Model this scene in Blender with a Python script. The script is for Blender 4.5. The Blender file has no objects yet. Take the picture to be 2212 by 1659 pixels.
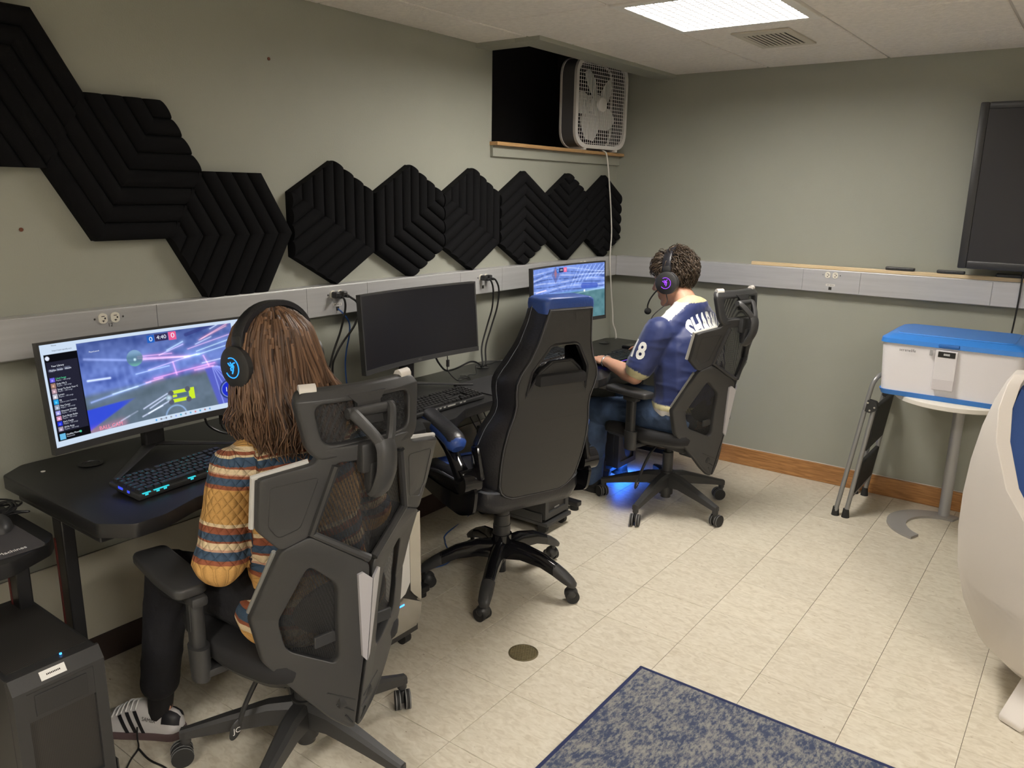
import bpy, bmesh, math, random
import numpy as np
from mathutils import Vector, Matrix, Euler, noise
random.seed(7); np.random.seed(7)
PI = math.pi
SC = bpy.context.scene
COL = SC.collection

# ------------------------------------------------------------------ camera, world, exposure
cam_d = bpy.data.cameras.new('camera'); cam = bpy.data.objects.new('camera', cam_d); COL.objects.link(cam)
cam_d.sensor_fit = 'HORIZONTAL'; cam_d.sensor_width = 36.0; cam_d.lens = 27.818; cam_d.clip_start = 0.05
RIGHT = Vector((0.80117139, 0.59821434, 0.0162484)); DOWN = Vector((0.1532293, -0.17881799, -0.971877)); FWD = Vector((-0.57848525, 0.78112978, -0.23492782))
m3 = Matrix((RIGHT, -DOWN, -FWD)).transposed()
cam.matrix_world = Matrix.Translation((2.56424, -1.53562, 1.58852)) @ m3.to_4x4()
SC.camera = cam
W = bpy.data.worlds.new('world'); SC.world = W; W.use_nodes = True
W.node_tree.nodes['Background'].inputs[0].default_value = (0.30, 0.29, 0.27, 1); W.node_tree.nodes['Background'].inputs[1].default_value = 0.05
SC.view_settings.view_transform = 'Standard'; SC.view_settings.look = 'None'; SC.view_settings.gamma = 1.0
SC.view_settings.use_curve_mapping = False; SC.view_settings.exposure = 0.0
LAMP_STRENGTH = 61.0
LAMP_COLOR = (1.0, 0.945, 0.865, 1)

# ------------------------------------------------------------------ materials
MATS = {}
def mat(name, col, rough=0.5, metal=0.0, bump=0.0, bscale=60.0, var=0.0, vscale=8.0, spec=0.5, emit=None, estr=1.0, sheen=0.0, stretch=None, coat=0.0):
    if name in MATS: return MATS[name]
    m = bpy.data.materials.new(name); m.use_nodes = True; nt = m.node_tree; b = nt.nodes['Principled BSDF']
    b.inputs['Base Color'].default_value = (*col, 1); b.inputs['Roughness'].default_value = rough; b.inputs['Metallic'].default_value = metal
    b.inputs['Specular IOR Level'].default_value = spec
    if coat: b.inputs['Coat Weight'].default_value = coat
    if sheen: b.inputs['Sheen Weight'].default_value = sheen
    if emit: b.inputs['Emission Color'].default_value = (*emit, 1); b.inputs['Emission Strength'].default_value = estr
    tc = nt.nodes.new('ShaderNodeTexCoord'); vec = tc.outputs['Object']
    if stretch:
        mp = nt.nodes.new('ShaderNodeMapping'); mp.inputs['Scale'].default_value = stretch; nt.links.new(vec, mp.inputs[0]); vec = mp.outputs[0]
    if var:
        n = nt.nodes.new('ShaderNodeTexNoise'); n.inputs['Scale'].default_value = vscale; n.inputs['Detail'].default_value = 4; nt.links.new(vec, n.inputs['Vector'])
        r = nt.nodes.new('ShaderNodeValToRGB'); r.color_ramp.elements[0].position = 0.3; r.color_ramp.elements[1].position = 0.7
        r.color_ramp.elements[0].color = (*[c*(1-var) for c in col], 1); r.color_ramp.elements[1].color = (*[min(1, c*(1+var)) for c in col], 1)
        nt.links.new(n.outputs['Fac'], r.inputs[0]); nt.links.new(r.outputs[0], b.inputs['Base Color'])
    if bump:
        n2 = nt.nodes.new('ShaderNodeTexNoise'); n2.inputs['Scale'].default_value = bscale; n2.inputs['Detail'].default_value = 3; nt.links.new(vec, n2.inputs['Vector'])
        bp = nt.nodes.new('ShaderNodeBump'); bp.inputs['Strength'].default_value = bump; bp.inputs['Distance'].default_value = 0.01
        nt.links.new(n2.outputs['Fac'], bp.inputs['Height']); nt.links.new(bp.outputs[0], b.inputs['Normal'])
    MATS[name] = m
    return m
def nodes(m): return m.node_tree.nodes, m.node_tree.links, m.node_tree.nodes['Principled BSDF']
def emis(name, col, s=1.0):
    if name in MATS: return MATS[name]
    m = bpy.data.materials.new(name); m.use_nodes = True; nt = m.node_tree; nt.nodes.clear()
    o = nt.nodes.new('ShaderNodeOutputMaterial'); e = nt.nodes.new('ShaderNodeEmission'); e.inputs[0].default_value = (*col, 1); e.inputs[1].default_value = s
    nt.links.new(e.outputs[0], o.inputs[0]); MATS[name] = m; return m

M_WALL = mat('sage_wall_paint', (0.335, 0.342, 0.290), 0.6, bump=0.08, bscale=180, var=0.02, vscale=3)
M_CEIL = mat('ceiling_tile_fibre', (0.86, 0.81, 0.75), 0.9, bump=0.5, bscale=90, var=0.06, vscale=40)
M_RAIL = mat('ceiling_rail_paint', (0.62, 0.58, 0.53), 0.6)
M_BLK = mat('black_plastic', (0.030, 0.030, 0.031), 0.42, bump=0.05, bscale=500)
M_BLK2 = mat('charcoal_plastic', (0.038, 0.038, 0.039), 0.46, bump=0.06, bscale=600)
M_GLOSS = mat('gloss_black_plastic', (0.008, 0.008, 0.010), 0.12)
M_DESK = mat('black_desk_laminate', (0.013, 0.013, 0.014), 0.36, bump=0.08, bscale=900)
M_EDGE = mat('desk_edge_band', (0.030, 0.030, 0.030), 0.45)
M_STEEL = mat('black_steel', (0.015, 0.015, 0.017), 0.35)
M_SILV = mat('silver_paint', (0.42, 0.42, 0.43), 0.38, metal=0.3)
M_WHITEP = mat('white_plastic', (0.72, 0.70, 0.67), 0.4)
M_RUB = mat('black_rubber', (0.018, 0.018, 0.018), 0.7)
M_CORD = mat('black_cord', (0.012, 0.012, 0.013), 0.4)
M_BCORD = mat('blue_cable_jacket', (0.03, 0.10, 0.33), 0.4)
M_WCORD = mat('white_cord', (0.70, 0.68, 0.63), 0.45)
M_GREYR = mat('grey_rubber_ring', (0.22, 0.22, 0.22), 0.6)
M_WHITET = mat('white_print', (0.85, 0.85, 0.83), 0.5)
M_PAD = mat('black_cloth_pad', (0.016, 0.016, 0.018), 0.85, bump=0.2, bscale=1500)
M_CHROME = mat('bright_metal', (0.7, 0.7, 0.7), 0.2, metal=1.0)

# floor tile material : mottled vinyl with per-piece variation
def vct():
    m = mat('cream_vinyl_tile', (0.70, 0.62, 0.47), 0.33); N, L, b = nodes(m)
    tc = N['Texture Coordinate'] if 'Texture Coordinate' in N else N.new('ShaderNodeTexCoord')
    oi = N.new('ShaderNodeObjectInfo'); geo = N.new('ShaderNodeNewGeometry')
    add = N.new('ShaderNodeVectorMath'); add.operation = 'ADD'; L.new(geo.outputs['Position'], add.inputs[0])
    sc = N.new('ShaderNodeVectorMath'); sc.operation = 'SCALE'; cmb = N.new('ShaderNodeCombineXYZ'); L.new(oi.outputs['Random'], cmb.inputs[0]); L.new(oi.outputs['Random'], cmb.inputs[2])
    L.new(cmb.outputs[0], sc.inputs[0]); sc.inputs['Scale'].default_value = 37.0; L.new(sc.outputs[0], add.inputs[1])
    mp = N.new('ShaderNodeMapping'); mp.inputs['Scale'].default_value = (1, 2.2, 1); mp.inputs['Rotation'].default_value = (0, 0, 0.5); L.new(add.outputs[0], mp.inputs[0])
    n1 = N.new('ShaderNodeTexNoise'); n1.inputs['Scale'].default_value = 26; n1.inputs['Detail'].default_value = 6; n1.inputs['Distortion'].default_value = 1.2; L.new(mp.outputs[0], n1.inputs['Vector'])
    n2 = N.new('ShaderNodeTexNoise'); n2.inputs['Scale'].default_value = 4; L.new(geo.outputs['Position'], n2.inputs['Vector'])
    r = N.new('ShaderNodeValToRGB'); e = r.color_ramp.elements
    e[0].position = 0.30; e[0].color = (0.56, 0.50, 0.395, 1); e[1].position = 0.72; e[1].color = (0.72, 0.67, 0.565, 1)
    k = r.color_ramp.elements.new(0.5); k.color = (0.65, 0.595, 0.485, 1)
    L.new(n1.outputs['Fac'], r.inputs[0])
    # small dark scuffs
    n3 = N.new('ShaderNodeTexNoise'); n3.inputs['Scale'].default_value = 55; n3.inputs['Detail'].default_value = 1; L.new(mp.outputs[0], n3.inputs['Vector'])
    r3 = N.new('ShaderNodeValToRGB'); r3.color_ramp.elements[0].position = 0.785; r3.color_ramp.elements[1].position = 0.80
    r3.color_ramp.elements[0].color = (1, 1, 1, 1); r3.color_ramp.elements[1].color = (0.45, 0.36, 0.28, 1); L.new(n3.outputs['Fac'], r3.inputs[0])
    mx = N.new('ShaderNodeMix'); mx.data_type = 'RGBA'; mx.blend_type = 'MULTIPLY'; mx.inputs[0].default_value = 1.0
    L.new(r.outputs[0], mx.inputs[6]); L.new(r3.outputs[0], mx.inputs[7])
    hs = N.new('ShaderNodeHueSaturation'); L.new(mx.outputs[2], hs.inputs['Color'])
    mr = N.new('ShaderNodeMapRange'); L.new(oi.outputs['Random'], mr.inputs[0]); mr.inputs[3].default_value = 0.965; mr.inputs[4].default_value = 1.03; L.new(mr.outputs[0], hs.inputs['Value'])
    L.new(hs.outputs[0], b.inputs['Base Color'])
    rr = N.new('ShaderNodeMapRange'); L.new(n2.outputs['Fac'], rr.inputs[0]); rr.inputs[3].default_value = 0.28; rr.inputs[4].default_value = 0.48; L.new(rr.outputs[0], b.inputs['Roughness'])
    return m
M_TILE = vct()
M_GROUT = mat('dark_tile_joint', (0.10, 0.08, 0.06), 0.9)
def wood(name, c1, c2, scale=6.0, axis=(1, 8, 8)):
    m = mat(name, c1, 0.38); N, L, b = nodes(m); tc = N.new('ShaderNodeTexCoord')
    mp = N.new('ShaderNodeMapping'); mp.inputs['Scale'].default_value = axis; L.new(tc.outputs['Object'], mp.inputs[0])
    w = N.new('ShaderNodeTexNoise'); w.inputs['Scale'].default_value = scale; w.inputs['Detail'].default_value = 6; w.inputs['Distortion'].default_value = 1.8; L.new(mp.outputs[0], w.inputs['Vector'])
    r = N.new('ShaderNodeValToRGB'); r.color_ramp.elements[0].color = (*c1, 1); r.color_ramp.elements[1].color = (*c2, 1); r.color_ramp.elements[0].position = 0.35; r.color_ramp.elements[1].position = 0.65
    L.new(w.outputs['Fac'], r.inputs[0]); L.new(r.outputs[0], b.inputs['Base Color']); return m
M_OAK = wood('varnished_oak', (0.30, 0.135, 0.045), (0.50, 0.25, 0.09), 5.0, (1, 6, 14))
M_SILL = wood('pine_sill', (0.42, 0.24, 0.10), (0.55, 0.34, 0.16), 5.0, (8, 1, 14))
M_PALE = wood('pale_pine', (0.66, 0.50, 0.29), (0.76, 0.60, 0.38), 5.0, (1, 8, 14))
M_ALU = mat('brushed_raceway_metal', (0.50, 0.50, 0.505), 0.40, metal=0.25, var=0.05, vscale=5, stretch=(1, 0.8, 14), bump=0.05, bscale=60)
M_ALUX = mat('brushed_raceway_metal_far', (0.50, 0.50, 0.515), 0.40, metal=0.25, var=0.05, vscale=5, stretch=(0.8, 1, 14), bump=0.05, bscale=60)
M_FOAM = mat('black_acoustic_foam', (0.0068, 0.0068, 0.0078), 0.95, bump=0.35, bscale=900, spec=0.15)
M_VOID = mat('black_board', (0.016, 0.016, 0.018), 0.5, bump=0.05, bscale=20)
M_IVORY = mat('ivory_receptacle', (0.82, 0.78, 0.68), 0.4)

# ------------------------------------------------------------------ mesh helpers
def bm_new(): return bmesh.new()
def xf(bm, verts, loc=(0, 0, 0), rot=(0, 0, 0), scale=(1, 1, 1)):
    M = Matrix.Translation(loc) @ Euler(rot).to_matrix().to_4x4() @ Matrix.Diagonal((*scale, 1))
    bmesh.ops.transform(bm, matrix=M, verts=verts)
def box(bm, c, s, rot=(0, 0, 0), bev=0.0, seg=2):
    g = bmesh.ops.create_cube(bm, size=1.0); vs = g['verts']
    bmesh.ops.scale(bm, vec=s, verts=vs)
    if bev > 0:
        es = list({e for v in vs for e in v.link_edges})
        r = bmesh.ops.bevel(bm, geom=es, offset=min(bev, min(s)*0.49), segments=seg, profile=0.5, affect='EDGES')
        vs = list({v for f in r['faces'] for v in f.verts} | {v for v in vs if v.is_valid})
        vs = [v for v in vs if v.is_valid]
    xf(bm, vs, c, rot); return vs
def bx(bm, x0, x1, y0, y1, z0, z1, bev=0.0, seg=2):
    return box(bm, ((x0+x1)/2, (y0+y1)/2, (z0+z1)/2), (abs(x1-x0), abs(y1-y0), abs(z1-z0)), bev=bev, seg=seg)
def cyl(bm, c, r, h, rot=(0, 0, 0), seg=24, r2=None):
    g = bmesh.ops.create_cone(bm, cap_ends=True, cap_tris=False, segments=seg, radius1=r, radius2=r if r2 is None else r2, depth=h)
    xf(bm, g['verts'], c, rot); return g['verts']
def ball(bm, c, r, scale=(1, 1, 1), rot=(0, 0, 0), u=16, v=10):
    g = bmesh.ops.create_uvsphere(bm, u_segments=u, v_segments=v, radius=r); xf(bm, g['verts'], c, rot, scale); return g['verts']
def catmull(pts, n=6):
    P = [Vector(p) for p in pts]
    if len(P) < 3: return P
    out = []
    for i in range(len(P)-1):
        p0 = P[i-1] if i else P[0]*2-P[1]; p1 = P[i]; p2 = P[i+1]; p3 = P[i+2] if i+2 < len(P) else P[-1]*2-P[-2]
        for k in range(n):
            t = k/n; out.append(0.5*((2*p1)+(p2-p0)*t+(2*p0-5*p1+4*p2-p3)*t*t+(3*p1-p0-3*p2+p3)*t*t*t))
    out.append(P[-1]); return out
def tube(bm, pts, r, seg=8, smooth=0, taper=None, flat=1.0, up=None, closed=False):
    P = catmull(pts, smooth) if smooth else [Vector(p) for p in pts]
    n = len(P); rings = []; prev = None
    for i, p in enumerate(P):
        if closed: d = P[(i+1) % n]-P[i-1]
        else: d = (P[min(i+1, n-1)]-P[max(i-1, 0)])
        d = d.normalized() if d.length > 1e-9 else Vector((0, 0, 1))
        if prev is None:
            a = Vector(up) if up else (Vector((0, 0, 1)) if abs(d.z) < 0.9 else Vector((1, 0, 0)))
        else: a = prev
        a = (a-d*a.dot(d)); a = a.normalized() if a.length > 1e-6 else d.orthogonal().normalized()
        prev = a; b = d.cross(a); rr = r if taper is None else r*taper(i/(n-1))
        rings.append([bm.verts.new(p+a*math.cos(2*PI*k/seg)*rr+b*math.sin(2*PI*k/seg)*rr*flat) for k in range(seg)])
    R = rings+([rings[0]] if closed else [])
    for i in range(len(R)-1):
        for k in range(seg): bm.faces.new((R[i][k], R[i][(k+1) % seg], R[i+1][(k+1) % seg], R[i+1][k]))
    if not closed: bm.faces.new(list(reversed(rings[0]))); bm.faces.new(rings[-1])
    return [v for ring in rings for v in ring]
def lathe(bm, prof, c=(0, 0, 0), seg=24, rot=(0, 0, 0)):
    rings = []; vs = []
    for r, z in prof:
        if r < 1e-6: rings.append([bm.verts.new((0, 0, z))])
        else: rings.append([bm.verts.new((r*math.cos(2*PI*k/seg), r*math.sin(2*PI*k/seg), z)) for k in range(seg)])
    for a, b in zip(rings[:-1], rings[1:]):
        for k in range(seg):
            k2 = (k+1) % seg
            if len(a) == 1 and len(b) == 1: continue
            if len(a) == 1: bm.faces.new((a[0], b[k2], b[k]))
            elif len(b) == 1: bm.faces.new((a[k], a[k2], b[0]))
            else: bm.faces.new((a[k], a[k2], b[k2], b[k]))
    if len(rings[0]) > 1: bm.faces.new(list(reversed(rings[0])))
    if len(rings[-1]) > 1: bm.faces.new(rings[-1])
    vs = [v for r in rings for v in r]; xf(bm, vs, c, rot); return vs
def prism(bm, poly, z0, z1, M=None):
    lo = [bm.verts.new((x, y, z0)) for x, y in poly]; hi = [bm.verts.new((x, y, z1)) for x, y in poly]; n = len(poly)
    bm.faces.new(list(reversed(lo))); bm.faces.new(hi)
    for i in range(n): bm.faces.new((lo[i], lo[(i+1) % n], hi[(i+1) % n], hi[i]))
    vs = lo+hi
    if M is not None: bmesh.ops.transform(bm, matrix=M, verts=vs)
    return vs
def loft(bm, rings, closed=True, cap=True):
    R = [[bm.verts.new(p) for p in ring] for ring in rings]; n = len(R[0])
    for a, b in zip(R[:-1], R[1:]):
        for k in range(n if closed else n-1): bm.faces.new((a[k], a[(k+1) % n], b[(k+1) % n], b[k]))
    if cap and closed: bm.faces.new(list(reversed(R[0]))); bm.faces.new(R[-1])
    return [v for r in R for v in r]
def round_poly(poly, r, n=4):
    """round every corner of a 2D polygon"""
    out = []; N = len(poly)
    for i in range(N):
        p = Vector(poly[i]); a = Vector(poly[i-1]); b = Vector(poly[(i+1) % N])
        da = (a-p); db = (b-p); rr = min(r, da.length*0.45, db.length*0.45)
        s = p+da.normalized()*rr; e = p+db.normalized()*rr
        for k in range(n+1):
            t = k/n; out.append(tuple((1-t)**2*s+2*t*(1-t)*p+t*t*e))
    return out
def plate(polys, half, bev=0.0, res=2):
    """2D filled curve (outer + holes) -> bmesh, thickness 2*half in z"""
    cu = bpy.data.curves.new('tmp', 'CURVE'); cu.dimensions = '2D'; cu.fill_mode = 'BOTH'; cu.extrude = max(half-bev, 0.0); cu.bevel_depth = bev; cu.bevel_resolution = res; cu.offset = -bev
    for poly in polys:
        s = cu.splines.new('POLY'); s.points.add(len(poly)-1); s.use_cyclic_u = True
        for p, (x, y) in zip(s.points, poly): p.co = (x, y, 0, 1)
    o = bpy.data.objects.new('tmp', cu); COL.objects.link(o); dg = bpy.context.evaluated_depsgraph_get()
    me = bpy.data.meshes.new_from_object(o.evaluated_get(dg)); bm = bmesh.new(); bm.from_mesh(me)
    bpy.data.objects.remove(o); bpy.data.curves.remove(cu); bpy.data.meshes.remove(me)
    bmesh.ops.remove_doubles(bm, verts=bm.verts, dist=1e-5)
    return bm
def text_bm(body, size=0.1, ext=0.0005, align='LEFT', spacing=1.0, xs=1.0, offset=0.0):
    cu = bpy.data.curves.new('tmp', 'FONT'); cu.body = body; cu.size = size; cu.extrude = ext; cu.align_x = align; cu.align_y = 'CENTER'; cu.space_character = spacing; cu.offset = offset; cu.resolution_u = 3
    o = bpy.data.objects.new('tmp', cu); COL.objects.link(o); dg = bpy.context.evaluated_depsgraph_get()
    me = bpy.data.meshes.new_from_object(o.evaluated_get(dg)); bm = bmesh.new(); bm.from_mesh(me)
    bpy.data.objects.remove(o); bpy.data.curves.remove(cu); bpy.data.meshes.remove(me)
    if xs != 1.0: bmesh.ops.scale(bm, vec=(xs, 1, 1), verts=bm.verts)
    return bm
def cuts(bm, axis, vals):
    for v in vals:
        co = [0, 0, 0]; no = [0, 0, 0]; co[axis] = v; no[axis] = 1
        bmesh.ops.bisect_plane(bm, geom=bm.verts[:]+bm.edges[:]+bm.faces[:], plane_co=co, plane_no=no, dist=1e-6)
def vmap(bm, f):
    for v in bm.verts: v.co = f(v.co)
def merge(bm, other):
    me = bpy.data.meshes.new('t'); other.to_mesh(me); bm.from_mesh(me); bpy.data.meshes.remove(me); other.free()
def link(name, bm, m, parent=None, smooth=False, angle=40):
    me = bpy.data.meshes.new(name); bmesh.ops.recalc_face_normals(bm, faces=bm.faces); bm.to_mesh(me); bm.free()
    return link_me(name, me, m, parent, smooth, angle)
def link_me(name, me, m, parent=None, smooth=False, angle=40):
    for x in (m if isinstance(m, (list, tuple)) else [m]): me.materials.append(x)
    if smooth:
        me.shade_smooth()
        if angle < 180: me.set_sharp_from_angle(angle=math.radians(angle))
    o = bpy.data.objects.new(name, me); COL.objects.link(o)
    if parent is not None: o.parent = parent
    return o
def tag(o, label=None, cat=None, group=None, kind=None):
    if label: o['label'] = label
    if cat: o['category'] = cat
    if group: o['group'] = group
    if kind: o['kind'] = kind
    return o
def thing(name, label, cat, loc=(0, 0, 0), rz=0.0, group=None):
    o = bpy.data.objects.new(name, None); COL.objects.link(o); o.location = loc; o.rotation_euler = (0, 0, rz); o.empty_display_size = 0.05
    return tag(o, label, cat, group)
def struct(name, bm, m, parent=None, label=None, **k):
    o = link(name, bm, m, parent, **k)
    if parent is None: o['kind'] = 'structure'
    if label: o['label'] = label
    return o
def inst(name, src, parent, loc, rot=(0, 0, 0), scale=(1, 1, 1)):
    o = bpy.data.objects.new(name, src.data); COL.objects.link(o); o.parent = parent; o.location = loc; o.rotation_euler = rot; o.scale = scale; return o
def copy_tree(o, parent=None):
    c = o.copy(); COL.objects.link(c)
    if parent is not None: c.parent = parent
    for ch in list(o.children): copy_tree(ch, c)
    return c
# ================================================================== ROOM
XR, YB, YF, ZC = 5.2, -4.5, 3.0, 2.28
bm = bm_new(); bx(bm, 0, XR, YB, YF, -0.08, -0.0022); floor = struct('floor', bm, M_GROUT)
# floor tiles: one mesh per size, shared
def tile_mesh(w, d):
    b = bm_new(); bx(b, 0, w, 0, d, -0.004, 0.0, bev=0.0006, seg=1); me = bpy.data.meshes.new('floor_tile'); bmesh.ops.recalc_face_normals(b, faces=b.faces); b.to_mesh(me); b.free(); me.materials.append(M_TILE); return me
TS = 0.3048; cache = {}
rest = bm_new()
for i in range(18):
    for j in range(-15, 10):
        x0 = max(0, -0.0014+i*TS); x1 = min(XR, -0.0014+(i+1)*TS); y0 = max(YB, j*TS); y1 = min(YF, (j+1)*TS)
        if x1-x0 < 0.02 or y1-y0 < 0.02: continue
        if i > 11 or j < -4: bx(rest, x0+0.0006, x1-0.0006, y0+0.0006, y1-0.0006, -0.004, 0.0); continue
        k = (round(x1-x0, 3), round(y1-y0, 3))
        if k not in cache: cache[k] = tile_mesh(k[0]-0.0016, k[1]-0.0016)
        o = bpy.data.objects.new('floor_tile', cache[k]); COL.objects.link(o); o.parent = floor; o.location = (x0+0.0008, y0+0.0008, 0)
link('floor_tiles', rest, M_TILE, floor)['kind'] = 'stuff'
# walls
bm = bm_new()
bx(bm, -0.12, 0, YB, YF+0.12, -0.08, 1.818); bx(bm, -0.12, 0, YB, 1.72, 1.818, 2.75)
struct('wall_left', bm, M_WALL); M_WALL2 = mat('cream_wall_paint', (0.62, 0.60, 0.54), 0.6)
bm = bm_new(); bx(bm, -0.5, XR+0.1, YF, YF+0.12, -0.08, 2.75); struct('wall_far', bm, M_WALL)
bm = bm_new(); bx(bm, XR, XR+0.12, YB, YF, -0.08, 2.75); struct('wall_right', bm, M_WALL2)
bm = bm_new(); bx(bm, -0.12, XR+0.12, YB-0.12, YB, -0.08, 2.75); struct('wall_back', bm, M_WALL2)
# small screw holes left in the wall paint
for y, z in ((0.401, 2.049), (-0.504, 1.46)):
    bm = bm_new(); cyl(bm, (0.001, y, z), 0.006, 0.003, rot=(0, PI/2, 0), seg=10); tag(link('wall_anchor', bm, mat('rusty_anchor', (0.14, 0.045, 0.02), 0.7)), 'small rusty screw anchor in the sage wall ' + ('above the first pointed foam panel' if y > 0 else 'below the tall left foam panels'), 'anchor')
# dark recess above the sill (boarded window well)
bm = bm_new()
bx(bm, -0.50, -0.46, 1.70, 3.0, 1.80, 2.75)
bx(bm, -0.46, 0.235, 1.66, 1.70, 2.285, 2.75); bx(bm, -0.46, -0.001, 1.70, 1.722, 1.80, 2.75)
bx(bm, 0.235, 0.25, 1.66, 3.0, 2.285, 2.75); bx(bm, -0.50, 0.25, 1.66, 3.0, 2.74, 2.75); bx(bm, -0.46, -0.003, 2.985, 2.999, 1.83, 2.75)
window_1 = struct('window_1', bm, M_VOID, label='boarded black window well above the wooden sill')
bm = bm_new(); bx(bm, -0.46, 0.05, 1.705, 2.997, 1.818, 1.836, bev=0.002); sill = struct('window_sill', bm, M_SILL, window_1)
bm = bm_new(); bx(bm, 0, 0.018, 1.71, 2.997, 1.765, 1.8178, bev=0.002); struct('window_apron', bm, M_WALL, window_1)
# dropped frame (soffit) around the well
bm = bm_new(); bx(bm, 0.235, 0.372, 1.59, 2.999, 2.258, 2.30, bev=0.002); bx(bm, 0.0, 0.2349, 1.59, 1.70, 2.258, 2.30, bev=0.002)
struct('trim_1', bm, M_WALL, label='sage painted frame hanging below the ceiling round the window well')
# ceiling
bm = bm_new(); bx(bm, 0.25, XR, YB, YF, 2.292, 2.34); bx(bm, 0, 0.2499, YB, 1.66, 2.292, 2.34)
ceiling = struct('ceiling', bm, mat('dark_plenum', (0.05, 0.047, 0.043), 0.9))
GX = [0.0]+[0.304+0.614*k for k in range(8)]+[XR]; GY = [YB]+[1.251+0.6145*k for k in range(-9, 3)]+[YF]
FIX = {(0.918, 1.251), (3.374, -1.207), (3.374, -1.8215), (1.532, -3.0505)}
isfix = lambda x, y: any(abs(x-a) < .02 and abs(y-b) < .02 for a, b in FIX)
tc = {}
for a, b in zip(GX[:-1], GX[1:]):
    for c, d in zip(GY[:-1], GY[1:]):
        if d-c < 0.03 or b-a < 0.03 or isfix(a, c): continue
        x0, x1, y0, y1 = a, b, c, d
        if b < 0.31:
            if c > 1.58: continue
            y1 = min(y1, 1.60)
        k = (round(x1-x0, 3), round(y1-y0, 3))
        if k not in tc:
            q = bm_new(); bx(q, 0.005, k[0]-0.005, 0.005, k[1]-0.005, 2.277, 2.291, bev=0.003, seg=1); me = bpy.data.meshes.new('ceiling_tile'); bmesh.ops.recalc_face_normals(q, faces=q.faces); q.to_mesh(me); q.free(); me.materials.append(M_CEIL); tc[k] = me
        o = bpy.data.objects.new('ceiling_tile', tc[k]); COL.objects.link(o); o.parent = ceiling; o.location = (x0, y0, 0)
for x in GX[1:-1]:
    bm = bm_new(); bx(bm, x-0.012, x+0.012, YB, YF if x > 0.31 else 1.59, 2.2835, 2.290); struct('ceiling_rail', bm, M_RAIL, ceiling)
for y in GY[1:-1]:
    bm = bm_new(); bx(bm, 0.0 if y < 1.6 else 0.26, XR, y-0.012, y+0.012, 2.2838, 2.2903); struct('ceiling_rail', bm, M_RAIL, ceiling)
# lights
M_LAMP = emis('lamp_diffuser', LAMP_COLOR[:3], LAMP_STRENGTH); M_LAMPG = emis('lamp_lens_grid', LAMP_COLOR[:3], 0.80)
M_TRIM = mat('lamp_trim_metal', (0.85, 0.82, 0.77), 0.4, metal=0.0)
def ceiling_light(x, y, label):
    t = thing('ceiling_light', label, 'ceiling light', (x, y, 2.28), 0, 'square troffer lights in the ceiling grid'); w, d = 0.614, 0.6145
    b = bm_new(); f = 0.045
    for (x0, x1, y0, y1) in ((0.004, w-0.004, 0.004, f), (0.004, w-0.004, d-f, d-0.004), (0.004, f, f, d-f), (w-f, w-0.004, f, d-f)): bx(b, x0, x1, y0, y1, -0.010, 0.008, bev=0.003)
    link('frame', b, M_TRIM, t)
    b = bm_new(); bx(b, f-0.002, w-f+0.002, f-0.002, d-f+0.002, -0.003, 0.004); link('diffuser', b, M_LAMP, t)
    b = bm_new(); n = 14; s = (w-2*f)/n
    for k in range(1, n):
        bx(b, f+k*s-0.0015, f+k*s+0.0015, f, d-f, -0.0062, -0.0032); bx(b, f, w-f, f+k*s-0.0015, f+k*s+0.0015, -0.0064, -0.0034)
    o = link('lens_grid', b, M_LAMPG, t); o['kind'] = 'stuff'
    return t
ceiling_light(0.918, 1.251, 'glowing square ceiling light with a gridded lens, beside the ceiling air vent')
ceiling_light(3.374, -1.207, 'square ceiling light over the right of the room near the camera')
ceiling_light(1.532, -3.0505, 'added square ceiling light behind the camera, brightening the left wall')  # out-of-view fixture added to lift the lower left wall
ceiling_light(3.374, -1.8215, 'square ceiling light over the right of the room behind the camera')
# vent
t = thing('ceiling_vent', 'square cream air vent with slanted louvres set in a ceiling tile', 'air vent', (1.105, 1.985, 2.277))
M_VENT = mat('cream_vent_paint', (0.62, 0.57, 0.48), 0.5)
bm = bm_new()
for (x0, x1, y0, y1) in ((0, 0.25, 0, 0.07), (0, 0.25, 0.35, 0.395), (0, 0.03, 0.07, 0.35), (0.215, 0.25, 0.07, 0.35)): bx(bm, x0, x1, y0, y1, -0.008, -0.0005, bev=0.002)
link('frame', bm, M_VENT, t)
bm = bm_new(); bx(bm, 0.03, 0.215, 0.07, 0.35, -0.0015, -0.0005); link('duct_opening', bm, mat('vent_dark', (0.08, 0.07, 0.06), 0.9), t)
for k in range(9):
    bm = bm_new(); box(bm, (0.042+k*0.020, 0.21, -0.008), (0.0135, 0.278, 0.0016), rot=(0, 0.08, 0)); link('louvre', bm, M_VENT, t)
# baseboards
bm = bm_new(); bx(bm, 0.02, XR-0.001, 2.981, 3.0, 0.0, 0.105, bev=0.003); struct('baseboard_far', bm, M_OAK)
bm = bm_new(); bx(bm, 0.0, 0.012, YB, 2.98, 0.0, 0.10, bev=0.003); struct('baseboard_left', bm, mat('dark_vinyl_base', (0.035, 0.022, 0.018), 0.5))
# caulk line on top of the far baseboard
bm = bm_new(); tube(bm, [(x/10, 2.998, 0.1055+0.0012*math.sin(x*2.3)) for x in range(1, 38)], 0.0022, seg=5); struct('trim_2', bm, M_WHITEP, label='thin white caulk line on the far baseboard')
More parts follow.
